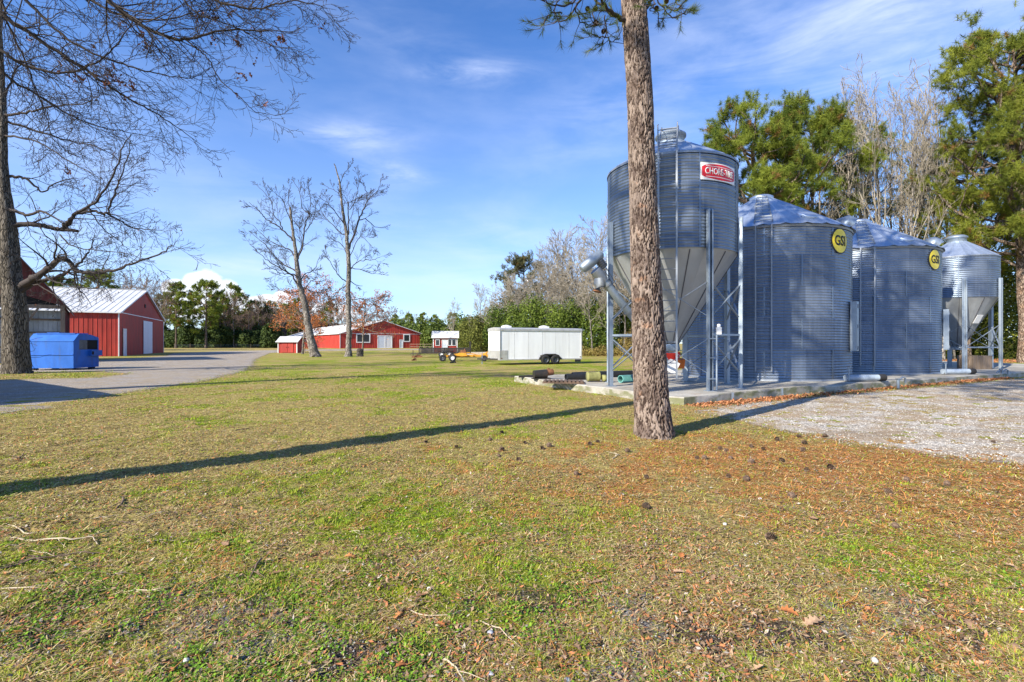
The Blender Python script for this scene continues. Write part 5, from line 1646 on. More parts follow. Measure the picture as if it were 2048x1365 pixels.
# ------------------------------------------------------------------ trees
class TB:
    """many tapering tubes in one mesh"""
    def __init__(s): s.V = []; s.F = []; s.n = 0
    def add(s, pts, rad, k=4):
        P_ = np.asarray(pts, float); r = np.asarray(rad, float)[:, None, None]; m = len(P_)
        d = np.empty_like(P_); d[1:-1] = P_[2:] - P_[:-2]; d[0] = P_[1] - P_[0]; d[-1] = P_[-1] - P_[-2]
        d /= np.linalg.norm(d, axis=1)[:, None] + 1e-9
        mean = d.mean(0); up = np.array([0, 0, 1.]) if abs(mean[2]) < .8 else np.array([1., 0, 0])
        a = np.cross(d, up); a /= np.linalg.norm(a, axis=1)[:, None] + 1e-9
        b = np.cross(d, a)
        t = np.arange(k) * 2 * np.pi / k
        ring = P_[:, None] + (a[:, None] * np.cos(t)[None, :, None] + b[:, None] * np.sin(t)[None, :, None]) * r
        i = (np.arange(m - 1) * k)[:, None]; q = np.arange(k)[None]; q2 = (q + 1) % k
        F_ = np.stack([i + q, i + q2, i + k + q2, i + k + q], -1).reshape(-1, 4) + s.n
        s.V.append(ring.reshape(-1, 3)); s.F.append(F_); s.n += m * k
    def mesh(s, name):
        return np_mesh(name, np.concatenate(s.V), np.concatenate(s.F), None, True)


def nrm(v): return v / (np.linalg.norm(v) + 1e-9)


def rot_away(d, ang, az):
    up = np.array([0, 0, 1.]) if abs(d[2]) < .95 else np.array([1., 0, 0])
    a = nrm(np.cross(d, up)); b = np.cross(d, a)
    return nrm(d * math.cos(ang) + (a * math.cos(az) + b * math.sin(az)) * math.sin(ang))


def branch(T, rg, p, d, L, r, lev, prm, tips, kids=True):
    n = max(3, min(12, int(L / prm.get('seg', .5)) + 2))
    pts = [np.array(p, float)]; d = nrm(np.array(d, float)); ds = [d]
    trop = prm['trop'][min(lev, len(prm['trop']) - 1)]; wig = prm['wig'][min(lev, len(prm['wig']) - 1)]
    for i in range(n):
        d = nrm(d + rg.normal(0, wig, 3) + np.array([0, 0, trop]))
        pts.append(pts[-1] + d * L / n); ds.append(d)
    rend = max(prm['rmin'], r * prm.get('taper', .35))
    rad = np.linspace(r, rend, n + 1)
    T.add(pts, rad, 8 if r > .12 else 5 if r > .04 else 3)
    if kids: spawn(T, rg, pts, rad, ds, L, lev + 1, prm, tips)
    tips.append((pts[-1], d, lev))
    return pts


def spawn(T, rg, pts, rad, ds, L, lev, prm, tips, t0=None, num=None, dirbias=None):
    if lev > prm['levels']: return
    num = num if num is not None else prm['num'][min(lev, len(prm['num']) - 1)]
    num = int(num * rg.uniform(.8, 1.2) + .5)
    t0 = prm.get('t0', .25) if t0 is None else t0
    ang = prm['ang'][min(lev, len(prm['ang']) - 1)]
    for k in range(num):
        t = t0 + (1 - t0) * (k + rg.random()) / num; i = min(len(pts) - 2, int(t * (len(pts) - 1))); f = t * (len(pts) - 1) - i
        p = pts[i] * (1 - f) + pts[i + 1] * f
        dd = rot_away(ds[i], ang * rg.uniform(.7, 1.3), rg.uniform(0, 6.28))
        if dirbias is not None: dd = nrm(dd + dirbias)
        Lk = L * prm['len'][min(lev, len(prm['len']) - 1)] * (1.15 - .6 * t) * rg.uniform(.7, 1.25)
        rk = max(prm['rmin'], min(rad[i] * .72, rad[i] * prm.get('rk', .55)))
        branch(T, rg, p, dd, Lk, rk, lev, prm, tips)


def needles(name, centers, dirs, per, L, w, cols, rg, spread=.75, parent=None, m_=None):
    n = len(centers); C = np.repeat(np.asarray(centers), per, 0); D = np.repeat(np.asarray(dirs), per, 0)
    N = n * per
    v = rg.normal(0, 1, (N, 3)); v /= np.linalg.norm(v, axis=1)[:, None]
    dr = D * (1 - spread) + v * spread; dr /= np.linalg.norm(dr, axis=1)[:, None] + 1e-9
    LL = L * rg.uniform(.6, 1.15, N)[:, None]
    base = C + D * rg.uniform(-.5, .4, N)[:, None] * L
    s_ = np.cross(dr, rg.normal(0, 1, (N, 3))); s_ /= np.linalg.norm(s_, axis=1)[:, None] + 1e-9
    V = np.stack([base - s_ * w / 2, base + s_ * w / 2, base + dr * LL], 1)
    cc = np.repeat(np.asarray(cols), per, 0) * rg.uniform(.75, 1.3, (N, 1))
    me = np_mesh(name, V.reshape(-1, 3), np.arange(N * 3).reshape(N, 3), np.repeat(np.clip(cc, 0, 1)[:, None], 3, 1).reshape(-1, 3))
    return link(name, me, m_ or M['leafbits'], parent)


PINE_G = (np.array([.052, .095, .014]), np.array([.30, .345, .045]))
def pine_tree(name, label, loc, H, cb, rad, seed, clusters=900, per=22, nl=.32, nw=.045, trunk_r=.3, lean=(0, 0), bark='brownbark', group=None, rz=0, green=PINE_G, top_flat=.6, limbs=None, cat='pine tree', droop=0.0, dens=1.0):
    rg = np.random.default_rng(seed)
    t = thing(name, label, cat, loc, rz, group)
    T = TB(); n = 14; tp = []
    for i in range(n + 1):
        f = i / n; tp.append(np.array([lean[0] * f + rg.normal(0, .04) * H * .03, lean[1] * f + rg.normal(0, .04) * H * .03, H * f * .97]))
    tr = [trunk_r * (1 - .80 * (i / n) ** 1.1) * (1.25 if i == 0 else 1) for i in range(n + 1)]
    T.add(tp, tr, 12); link('trunk', T.mesh('trunk'), M[bark], t)
    B = TB(); cen, dr = [], []
    prm = dict(trop=(.05, .06, .07), wig=(.12, .2, .25), rmin=.018, num=(0, 5, 3), ang=(.9, .9, .8), len=(.4, .42, .5), levels=2, seg=.9, taper=.3, rk=.5, t0=.35)
    nl_ = limbs or int((H - cb) * 2.4)
    for k in range(nl_):
        f = (k + rg.random()) / nl_; z = cb + (H * .97 - cb) * f
        prof = (math.sin(math.pi * (.16 + .80 * f)) ** top_flat) * (1 if f < .8 else (1 - (f - .8) * 2.2))
        L = rad * prof * rg.uniform(.55, 1.12) + .4
        az = k * 2.4 + rg.normal(0, .5)
        i = min(n - 1, int(z / (H * .97) * n)); fr = z / (H * .97) * n - i; p = tp[i] * (1 - fr) + tp[i + 1] * fr
        tips = []
        branch(B, rg, p, (math.cos(az), math.sin(az), rg.uniform(.0, .45) + .35 * f - droop), L, .03 + .022 * L, 1, prm, tips)
        for q, d, lev in tips: 
            m = 3 if lev == 1 else 2
            for _ in range(m): cen.append(q + rg.normal(0, .22, 3) * (1 + L * .06)); dr.append(nrm(d + np.array([0, 0, .5])))
    link('branches', B.mesh('branches'), M[bark if bark != 'pinebark' else 'brownbark'], t)
    cen = np.array(cen); dr = np.array(dr)
    if len(cen) > clusters:
        ix = rg.permutation(len(cen))[:clusters]; cen, dr = cen[ix], dr[ix]
    elif len(cen) < clusters:
        ix = rg.integers(0, len(cen), clusters - len(cen)); cen = np.concatenate([cen, cen[ix] + rg.normal(0, .35, (len(ix), 3))]); dr = np.concatenate([dr, dr[ix]])
    u = rg.random((len(cen), 1)) * .6 + .4 * vn(cen[:, 0] * 1.0 + cen[:, 2], cen[:, 1], 2.0, seed)[:, None]
    cols = green[0] * (1 - u) + green[1] * u
    cols = np.where(rg.random((len(cen), 1)) < .06, np.array([.26, .15, .05]), cols)
    needles('crown', cen, dr, per, nl, nw, cols, rg, .78, t)
    return t


def bare_tree(name, label, loc, H, seed, trunk_r=.16, spread=.45, twigs='paletwig', bark='greybark', group=None, levels=3, num=(0, 16, 7, 4), cb=.35, lean=(0, 0), leaves=0, leafcol=None, cat='bare tree', rmin=.012, leafsize=.10, up=.06, ang1=.75, wigk=1.0, rz=0):
    rg = np.random.default_rng(seed)
    t = thing(name, label, cat, loc, rz, group)
    T = TB(); n = 14; tp = []; off = np.zeros(2)
    for i in range(n + 1):
        f = i / n; off = off + rg.normal(0, .012 * H / n * 3 * wigk, 2)
        tp.append(np.array([lean[0] * f + off[0], lean[1] * f + off[1], H * f]))
    tr = np.array([trunk_r * (1 - .9 * (i / n)) * (1.35 if i == 0 else 1) + rmin for i in range(n + 1)])
    T.add(tp, tr, 9); link('trunk', T.mesh('trunk'), M[bark], t)
    B = TB(); tips = []
    prm = dict(trop=(0, up, up * .8, .03), wig=(.05, .10 * wigk, .16 * wigk, .2 * wigk), rmin=rmin, num=num, ang=(.7, ang1, .65, .6), len=(.5, spread, .50, .50), levels=levels, seg=.8, taper=.25, rk=.45, t0=.22)
    ds = [nrm(tp[min(i + 1, n)] - tp[max(i - 1, 0)]) for i in range(n + 1)]
    spawn(B, rg, tp, tr, ds, H, 1, prm, tips, t0=cb)
    link('branches', B.mesh('branches'), M[twigs], t)
    if leaves:
        c = np.array([q for q, d, l in tips]); ix = rg.integers(0, len(c), leaves); c = c[ix] + rg.normal(0, .25, (leaves, 3))
        r = rg.random((leaves, 1)); lc = leafcol or ((.30, .11, .04), (.52, .22, .08)); cols = np.array(lc[0]) * (1 - r) + np.array(lc[1]) * r
        needles('leaves', c, rg.normal(0, 1, (leaves, 3)), 3, leafsize, leafsize * .6, cols, rg, .9, t)
    return t


# ---------------- the big pine in the middle of the picture
def ui_off(A, ncol): return np.sin(np.floor(A / (2 * np.pi) * ncol) * 77.7) * .5


def front_pine():
    bx_, by_ = 2.455, 8.60
    t = thing('pine_tree', 'tall pine with thick plated bark standing in the lawn before the bins', 'pine tree', (bx_, by_, 0))
    rg = np.random.default_rng(8)
    # trunk centre line (pixel column, row, width)
    tbl = [(1309, 905, 92), (1310, 883, 77), (1305, 830, 71), (1300, 740, 66), (1296, 650, 62), (1292, 560, 58.5), (1287, 420, 54), (1283, 300, 51), (1281, 220, 50), (1273, 90, 49), (1267, 0, 48)]
    pts = []; rad = []
    for (px, py, w) in tbl:
        q = P(px, py, by_); pts.append(np.array([q[0] - bx_, 0, q[2]])); rad.append(w * by_ / F / 2 * .985)
    last = pts[-1]
    for k in range(1, 9): pts.append(last + np.array([-.07 * k + .01 * k * k, .05 * k, 1.9 * k])); rad.append(rad[10] * (1 - k / 9.5) + .02)
    # dense surface with real plates
    nz = 620; na = 150
    zs = np.array([p[2] for p in pts]); zz = np.concatenate([np.linspace(-.15, 8.2, 560), np.linspace(8.3, zs[-1], 60)])
    cx = np.interp(zz, zs, [p[0] for p in pts]); cy = np.interp(zz, zs, [p[1] for p in pts]); rr = np.interp(zz, zs, rad)
    an = np.linspace(0, 2 * np.pi, na, endpoint=False)
    A, Z = np.meshgrid(an, zz); Rr = np.repeat(rr[:, None], na, 1)
    cyc = 2 * np.pi * .30
    # cellular plates, periodic round the trunk
    ncol = 13; pr = np.random.default_rng(3); jit = pr.random((ncol, 400, 2))
    U = A / (2 * np.pi) * ncol; Wv = Z / .27
    U = U + (vn(np.cos(A) * 3 + 9, Z * 3 + np.sin(A) * 2, .55, 2) - .5) * 1.5 + (vn(np.cos(A) * 6 + 3, Z * 6 + np.sin(A) * 4, .3, 4) - .5) * .8; Wv = Wv + (vn(np.cos(A) * 5, Z * 4 + np.sin(A) * 5, .5, 6) - .5) * 1.6 + ui_off(A, ncol)
    d1i = np.zeros(U.shape); d1 = np.full(U.shape, 9.); d2 = np.full(U.shape, 9.)
    ui = np.floor(U).astype(int); wi = np.floor(Wv).astype(int)
    for du in (-1, 0, 1):
        for dw in (-1, 0, 1):
            a = ui + du; b_ = wi + dw; j = jit[a % ncol, b_ % 400]
            dist = np.hypot(a + j[..., 0] - U, (b_ + j[..., 1] - Wv))
            d1i = np.where(dist < d1, (a % ncol) * 7.3 + b_ * 3.1, d1i); d2 = np.where(dist < d1, d1, np.minimum(d2, dist)); d1 = np.minimum(d1, dist)
    edge = np.clip((d2 - d1) / .36, 0, 1)
    flare = 1 + .10 * np.exp(-np.clip(Z, 0, 9) / .18) * (1 + .5 * np.sin(A * 5 + 1))
    Rr = Rr * flare + (edge - .75) * .034 + (fbm(A * 20, Z * 12, 3, 4, 2) - .5) * .010
    V = np.stack([cx[:, None] + Rr * np.cos(A), cy[:, None] + Rr * np.sin(A), Z], -1).reshape(-1, 3)
    m = len(zz); i = (np.arange(m - 1) * na)[:, None]; q = np.arange(na)[None]; q2 = (q + 1) % na
    Fc = np.stack([i + q, i + q2, i + na + q2, i + na + q], -1).reshape(-1, 4)
    # bark colour follows the plates themselves
    tint = np.stack([edge.ravel(), (np.sin(d1i * 12.9) * .5 + .5).ravel(), edge.ravel()], 1)
    link('trunk', np_mesh('trunk', V, Fc, tint, True), M['platebark'], t)
    # low boughs seen at the top of the picture
    B = TB(); cen = []; dr = []; cones_ = []
    def bough(pl, depth, r0):
        P3 = []
        for k, (px, py) in enumerate(pl):
            Y = by_ + depth * k / (len(pl) - 1); q_ = P(px, py, Y); P3.append(np.array([q_[0] - bx_, q_[1] - by_, q_[2]]))
        fine = []
        for k in range(len(P3) - 1):
            for s_ in range(4):
                f = s_ / 4; fine.append(P3[k] * (1 - f) + P3[k + 1] * f + rg.normal(0, .012, 3))
        fine.append(P3[-1]); n = len(fine)
        B.add(fine, np.linspace(r0, .008, n), 6)
        for k in range(2, n):
            if rg.random() < .60 or k == n - 1:
                d = nrm(fine[k] - fine[k - 1]); dd = rot_away(d, rg.uniform(.3, 1.0), rg.uniform(0, 6.28)); L = rg.uniform(.12, .38)
                tip = fine[k] + nrm(dd + np.array([0, 0, .15])) * L
                B.add([fine[k], (fine[k] + tip) / 2 + rg.normal(0, .02, 3), tip], [.007, .006, .005], 3)
                cen.append(tip); dr.append(nrm(dd + np.array([0, 0, .55])))
    for pl, dp, r0 in [
        ([(1262, 42), (1240, 38), (1215, 20), (1195, -5), (1170, -30)], -.6, .045), ([(1258, 44), (1225, 30), (1190, 0), (1180, -30)], .4, .035),
        ([(1180, -25), (1160, 0), (1145, 25), (1125, 44), (1105, 48)], .5, .022), ([(1165, -10), (1130, 15), (1100, 10), (1083, 0)], -.3, .018),
        ([(1150, 18), (1160, 42), (1175, 55), (1195, 52)], .3, .013), ([(1125, 25), (1100, 30), (1090, 44)], -.2, .013), ([(1210, 30), (1212, 55), (1212, 75), (1225, 84)], .2, .012), ([(1212, 72), (1198, 76), (1186, 70)], -.1, .010),
        ([(1228, 84), (1240, 76)], .1, .009), ([(1195, 5), (1185, 25), (1190, 45), (1200, 50)], -.3, .012), ([(1140, -20), (1120, -5), (1108, 20), (1118, 46)], .2, .014), ([(1200, -20), (1150, -15), (1110, -10), (1085, -12)], .4, .02),
        ([(1288, 20), (1305, 0), (1325, -20), (1345, -30)], .5, .035), ([(1310, -5), (1325, 15), (1345, 35), (1372, 30)], .2, .014), ([(1345, -20), (1355, 5), (1362, 14)], -.3, .011),
        ([(1305, 10), (1318, 36), (1328, 38)], .3, .009), ([(1325, 12), (1350, 20), (1358, 16)], -.2, .009), ([(1300, -10), (1310, 8), (1300, 22)], -.5, .01)]:
        bough(pl, dp, r0)
    link('lower_boughs', B.mesh('lower_boughs'), M['darktwig'], t)
    cen = np.array(cen); dr = np.array(dr); u = rg.random((len(cen), 1))
    needles('lower_needles', cen, dr, 46, .17, .0052, PINE_G[0] * (1 - u) * .9 + PINE_G[1] * .55 * u, rg, .42, t)
    for (px, py, dy) in [(1175, 18, .1), (1191, 18, -.1), (1207, 63, .15), (1192, 46, 0), (1313, 17, .1), (1333, 3, .2)]:
        q_ = P(px, py, by_ + dy); o = bpy.data.objects.new('cone', cone_ms[0]); COL.objects.link(o); o.parent = t
        o.location = (q_[0] - bx_, q_[1] - by_, q_[2]); o.rotation_euler = (R(170), .3, 0); o.scale = (.95, .95, .95)
    # crown above the frame: it shades the bins
    B = TB(); cen, dr = [], []
    prm = dict(trop=(.03, .05, .07), wig=(.12, .2, .25), rmin=.018, num=(0, 5, 3), ang=(.9, .9, .8), len=(.4, .42, .5), levels=2, seg=.9, taper=.3, rk=.5, t0=.35)
    top = pts[-1]
    for k in range(40):
        f = (k + rg.random()) / 40; z = 11.2 + 12 * f; L = 5.6 * math.sin(math.pi * (.2 + .75 * f)) * rg.uniform(.5, 1.1); az = k * 2.4
        p = np.array([np.interp(z, zs, [p[0] for p in pts]), np.interp(z, zs, [p[1] for p in pts]), z]); tips = []
        branch(B, rg, p, (math.cos(az), math.sin(az), .35), L, .07, 1, prm, tips)
        for q_, d, lev in tips:
            for _ in range(2): cen.append(q_ + rg.normal(0, .25, 3)); dr.append(nrm(d + np.array([0, 0, .5])))
    link('upper_branches', B.mesh('upper_branches'), M['brownbark'], t)
    cen = np.array(cen); dr = np.array(dr); u = rg.random((len(cen), 1))
    needles('crown', cen, dr, 24, .30, .040, PINE_G[0] * (1 - u) + PINE_G[1] * u, rg, .75, t)
front_pine()

# neighbour of the big pine, left of the frame: its shadow crosses the lawn and dapples the bins
nb = pine_tree('pine_tree', 'tall pine outside the left edge throwing the long shadow over the lawn', (-7.62, 3.40, 0), 26, 11.5, 6.2, 21, 800, 22, .36, .05, .36)
nb3 = pine_tree('pine_tree', 'unseen tall pine added behind the viewer to shade the ground near the bins', (-1.5, -3.2, 0), 27, 15.0, 5.6, 23, 900, 22, .34, .045, .26)  # not seen; put behind the viewer to cast extra shade near the bins


# ---------------- left oak with the hand-placed limbs
def oak():
    Y = 26.4; ox, oy = (33 - 1024) * Y / F, Y
    t = thing('oak_tree', 'large leafless oak with furrowed trunk at the left edge beside the blue dumpster', 'oak tree', (ox, oy, 0))
    rg = np.random.default_rng(12)
    W = lambda px, py, dy=0: np.array([(px - 1024) * (Y + dy) / F - ox, dy, CAMZ + (H0 - py) * (Y + dy) / F])
    def smooth(pl, n=5, jit=.03):
        out = []; P_ = [pl[0]] + list(pl) + [pl[-1]]
        for i in range(1, len(P_) - 2):
            for k in range(n):
                u = k / n; a, b, c, d = P_[i - 1], P_[i], P_[i + 1], P_[i + 2]
                out.append(.5 * ((2 * b) + (-a + c) * u + (2 * a - 5 * b + 4 * c - d) * u * u + (-a + 3 * b - 3 * c + d) * u ** 3) + rg.normal(0, jit, 3))
        out.append(P_[-1]); return out
    tr = [(33, 752, 58), (33, 740, 50), (32, 700, 46), (30, 650, 43), (28, 600, 41), (23, 560, 38), (18, 500, 36), (15, 450, 31), (10, 400, 25), (4, 320, 19), (5, 240, 16), (2, 150, 12), (0, 60, 9), (4, -60, 5)]
    T = TB(); pts = smooth([W(a, b, 0) for a, b, w in tr], 4, .012); ws = np.interp(np.linspace(0, len(tr) - 1, len(pts)), range(len(tr)), [w for _, _, w in tr])
    T.add(pts, ws * Y / F / 2 * .92, 20); link('trunk', T.mesh('trunk'), M['oakbark'], t)
    B = TB(); tips = []
    prm = dict(trop=(0, .01, .02, .0), wig=(.1, .16, .22, .26), rmin=.0078, num=(0, 8, 5, 3), ang=(.7, .8, .75, .7), len=(.4, .46, .50, .55), levels=3, seg=.35, taper=.25, rk=.42, t0=.2)
    def limb(pl, r0, r1, dys, kids=1.0, lev=1):
        k = len(pl); P_ = smooth([W(a, b, dys * i / (k - 1)) for i, (a, b) in enumerate(pl)], 5, .025)
        rad = np.linspace(r0, r1, len(P_)); B.add(P_, rad, 7)
        ds = [nrm(P_[min(i + 1, len(P_) - 1)] - P_[max(i - 1, 0)]) for i in range(len(P_))]
        L = sum(np.linalg.norm(P_[i + 1] - P_[i]) for i in range(len(P_) - 1))
        spawn(B, rg, P_, rad, ds, min(L, 5.5), lev, prm, tips, t0=.18, num=int(L * 2.6 * kids))
    limb([(40, 575), (60, 562), (81, 550), (105, 530), (122, 518), (140, 526), (152, 540), (173, 546), (228, 542), (271, 525), (325, 507), (344, 490)], .19, .02, -1.5, .8)
    limb([(42, 582), (70, 566), (95, 560), (118, 553), (140, 540), (158, 528), (174, 508), (182, 495), (190, 470)], .13, .02, 1.0, .7)
    limb([(88, 548), (92, 555), (110, 563), (140, 572), (170, 576), (210, 577)], .06, .015, -1.5, .6)
    limb([(22, 455), (45, 449), (82, 451), (110, 458), (123, 460), (156, 463)], .15, .08, .8, .4)
    limb([(125, 458), (140, 440), (152, 428), (180, 412), (200, 396), (230, 345), (243, 302), (262, 268)], .10, .02, -1.0, 1.0)
    limb([(132, 455), (150, 430), (185, 422), (213, 427), (226, 400), (236, 370), (250, 330), (262, 282)], .09, .02, 1.2, 1.0)
    limb([(213, 427), (235, 438), (262, 455), (300, 460), (345, 462)], .05, .01, 1.0, .9)
    limb([(18, 420), (35, 424), (57, 431), (82, 422), (105, 434), (128, 446)], .10, .03, -.8, .6)
    limb([(10, 352), (30, 354), (49, 357), (70, 372), (86, 385), (111, 366), (152, 357)], .085, .02, 1.0, .7)
    limb([(5, 232), (35, 228), (66, 223), (110, 212), (164, 208), (200, 190)], .075, .015, -1.0, 1.0)
    limb([(5, 240), (50, 255), (100, 270), (140, 282), (200, 296), (250, 330)], .07, .012, 1.5, 1.1)
    limb([(8, 272), (45, 276), (90, 292), (150, 330), (190, 350)], .06, .012, -1.5, 1.1)
    limb([(5, 205), (20, 170), (30, 140), (60, 120), (120, 100)], .06, .012, 1.5, 1.1)
    limb([(4, 180), (-20, 120), (-40, 60)], .08, .02, 0, 1.1)
    limb([(16, 400), (-20, 380), (-60, 350), (-110, 340)], .10, .02, 0, .8)
    limb([(22, 540), (-10, 510), (-60, 480)], .12, .03, -1, .6)
    limb([(120, 470), (140, 490), (175, 500), (240, 505), (300, 520)], .04, .01, -1.2, 1.2)
    limb([(60, 566), (85, 575), (110, 590), (120, 600)], .04, .012, -1.2, 1.0)
    limb([(175, 412), (200, 450), (235, 480), (260, 500)], .035, .01, 1.2, 1.2)
    # fine epicormic twigs on the trunk
    for k in range(70):
        i = rg.integers(6, 26); az = rg.uniform(0, 6.28)
        branch(B, rg, pts[i], (math.cos(az), math.sin(az), rg.uniform(-.3, .5)), rg.uniform(.6, 1.6), .014, 3, prm, tips)
    link('branches', B.mesh('branches'), M['darktwig'], t)
    ix = rg.integers(0, len(tips), 60); c = np.array([tips[i][0] for i in ix]); r = rg.random((60, 1))
    needles('leaves', c, rg.normal(0, 1, (60, 3)), 2, .10, .07, np.array([.16, .07, .04]) * (1 - r) + np.array([.35, .13, .06]) * r, rg, .9, t, M['deadleaf'])
oak()


def overhang():
    """boughs of a nearer oak whose trunk stands left of the frame"""
    ox, oy = -19.5, 13.0
    t = thing('oak_tree', 'leafless oak outside the left edge whose dark boughs hang across the upper left sky', 'oak tree', (ox, oy, 0))
    rg = np.random.default_rng(31)
    T = TB(); T.add([np.array([0, 0, 0.]), np.array([.1, 0, 4.]), np.array([0, .1, 9.]), np.array([.3, 0, 14.]), np.array([.6, 0, 18.])], [.5, .40, .33, .22, .08], 14)
    link('trunk', T.mesh('trunk'), M['oakbark'], t)
    B = TB(); tips = []
    prm = dict(trop=(0, .0, .0, .0), wig=(.1, .15, .20, .25), rmin=.0052, num=(0, 8, 6, 2), ang=(.7, .70, .7, .7), len=(.4, .40, .48, .5), levels=3, seg=.3, taper=.25, rk=.42, t0=.2)
    def limb(pl, Y0, Y1, r0, r1, kids, root=None):
        k = len(pl); P_ = []
        for i, (px, py) in enumerate(pl):
            Y = Y0 + (Y1 - Y0) * i / (k - 1); q = P(px, py, Y); P_.append(np.array([q[0] - ox, q[1] - oy, q[2]]))
        if root is not None: P_ = [np.array([0, 0, root])] + P_
        out = []; Q = [P_[0]] + P_ + [P_[-1]]
        for i in range(1, len(Q) - 2):
            for s_ in range(6):
                u = s_ / 6; a, b, c, d = Q[i - 1:i + 3]
                out.append(.5 * ((2 * b) + (-a + c) * u + (2 * a - 5 * b + 4 * c - d) * u * u + (-a + 3 * b - 3 * c + d) * u ** 3) + rg.normal(0, .014, 3))
        out.append(Q[-1]); rad = np.linspace(r0, r1, len(out)); B.add(out, rad, 7)
        ds = [nrm(out[min(i + 1, len(out) - 1)] - out[max(i - 1, 0)]) for i in range(len(out))]
        L = sum(np.linalg.norm(out[i + 1] - out[i]) for i in range(len(out) - 1))
        spawn(B, rg, out, rad, ds, min(L, 4.2), 1, prm, tips, t0=.22, num=int(L * kids * 1.0))
    limb([(120, -120), (213, -5), (262, 35), (312, 66), (369, 79), (443, 62), (533, 62), (590, 65)], 13, 14.5, .085, .008, 3.0, 12)
    limb([(372, 80), (395, 100), (418, 120), (443, 164), (480, 193), (508, 222), (545, 230), (586, 226)], 14, 14.6, .022, .005, 2.2)
    limb([(505, 200), (515, 212), (540, 212)], 14.3, 14.6, .010, .004, 1)
    limb([(230, -140), (340, -40), (430, 0), (513, 19), (586, 2), (655, 18)], 13, 14, .06, .007, 2.4, 13)
    limb([(-120, -60), (0, 25), (82, 82), (164, 135), (221, 176), (287, 214), (340, 245), (402, 290)], 13, 16, .075, .007, 3.2, 9.5)
    limb([(-120, 10), (0, 100), (50, 130), (130, 146), (200, 120), (250, 70), (275, 20)], 13, 14.5, .055, .009, 2.6, 8.5)
    limb([(-100, -120), (30, -20), (90, 40), (160, 95), (235, 125), (300, 145), (360, 155), (410, 160)], 13, 15, .055, .006, 3.4, 11)
    limb([(-60, -160), (60, -60), (160, -10), (240, 30), (330, 40), (420, 20), (500, 40)], 13, 14, .05, .006, 3.2, 13)
    limb([(300, -90), (360, -10), (400, 30), (470, 55), (540, 90), (590, 96)], 14, 14, .03, .006, 2.6)
    limb([(-100, 60), (10, 150), (90, 200), (160, 240), (240, 262), (330, 278)], 14, 17, .05, .006, 3.2, 7.5)
    limb([(-60, -40), (20, 60), (60, 150), (90, 230), (110, 290)], 14, 16, .04, .006, 3.0, 9)
    limb([(305, 70), (302, 90), (296, 105), (292, 118)], 14, 14.2, .018, .010, .8)
    link('branches', B.mesh('branches'), M['darktwig'], t)
    # a few leaves still hanging in bunches
    c = []
    for (px, py, k) in [(283, 67, 8), (290, 92, 8), (295, 95, 5), (222, 30, 3), (250, 52, 6), (398, 35, 5), (404, 30, 4), (430, 36, 8), (462, 28, 6), (475, 88, 8), (480, 75, 3), (493, 150, 8), (480, 148, 3), (508, 124, 2), (546, 94, 3),
                        (560, 76, 9), (568, 82, 6), (528, 205, 2), (478, 192, 3), (427, 80, 4), (218, 150, 10), (214, 165, 8), (225, 140, 6), (230, 160, 6), (262, 172, 8), (267, 178, 6), (246, 170, 5), (165, 158, 6), (150, 155, 5), (140, 155, 4), (190, 150, 6),
                        (132, 344, 4), (640, 48, 3), (258, 195, 2), (185, 95, 4), (510, 60, 3), (350, 66, 3), (60, 80, 4), (120, 130, 3)]:
        for _ in range(k): q = P(px + rg.normal(0, 4), py + rg.normal(0, 4), 14.2 + rg.normal(0, .1)); c.append(np.array([q[0] - ox, q[1] - oy, q[2]]))
    c = np.array(c); r = rg.random((len(c), 1))
    needles('leaves', c, rg.normal(0, 1, (len(c), 3)), 3, .10, .06, np.array([.07, .035, .025]) * (1 - r) + np.array([.22, .08, .035]) * r, rg, .9, t, M['deadleaf'])
overhang()


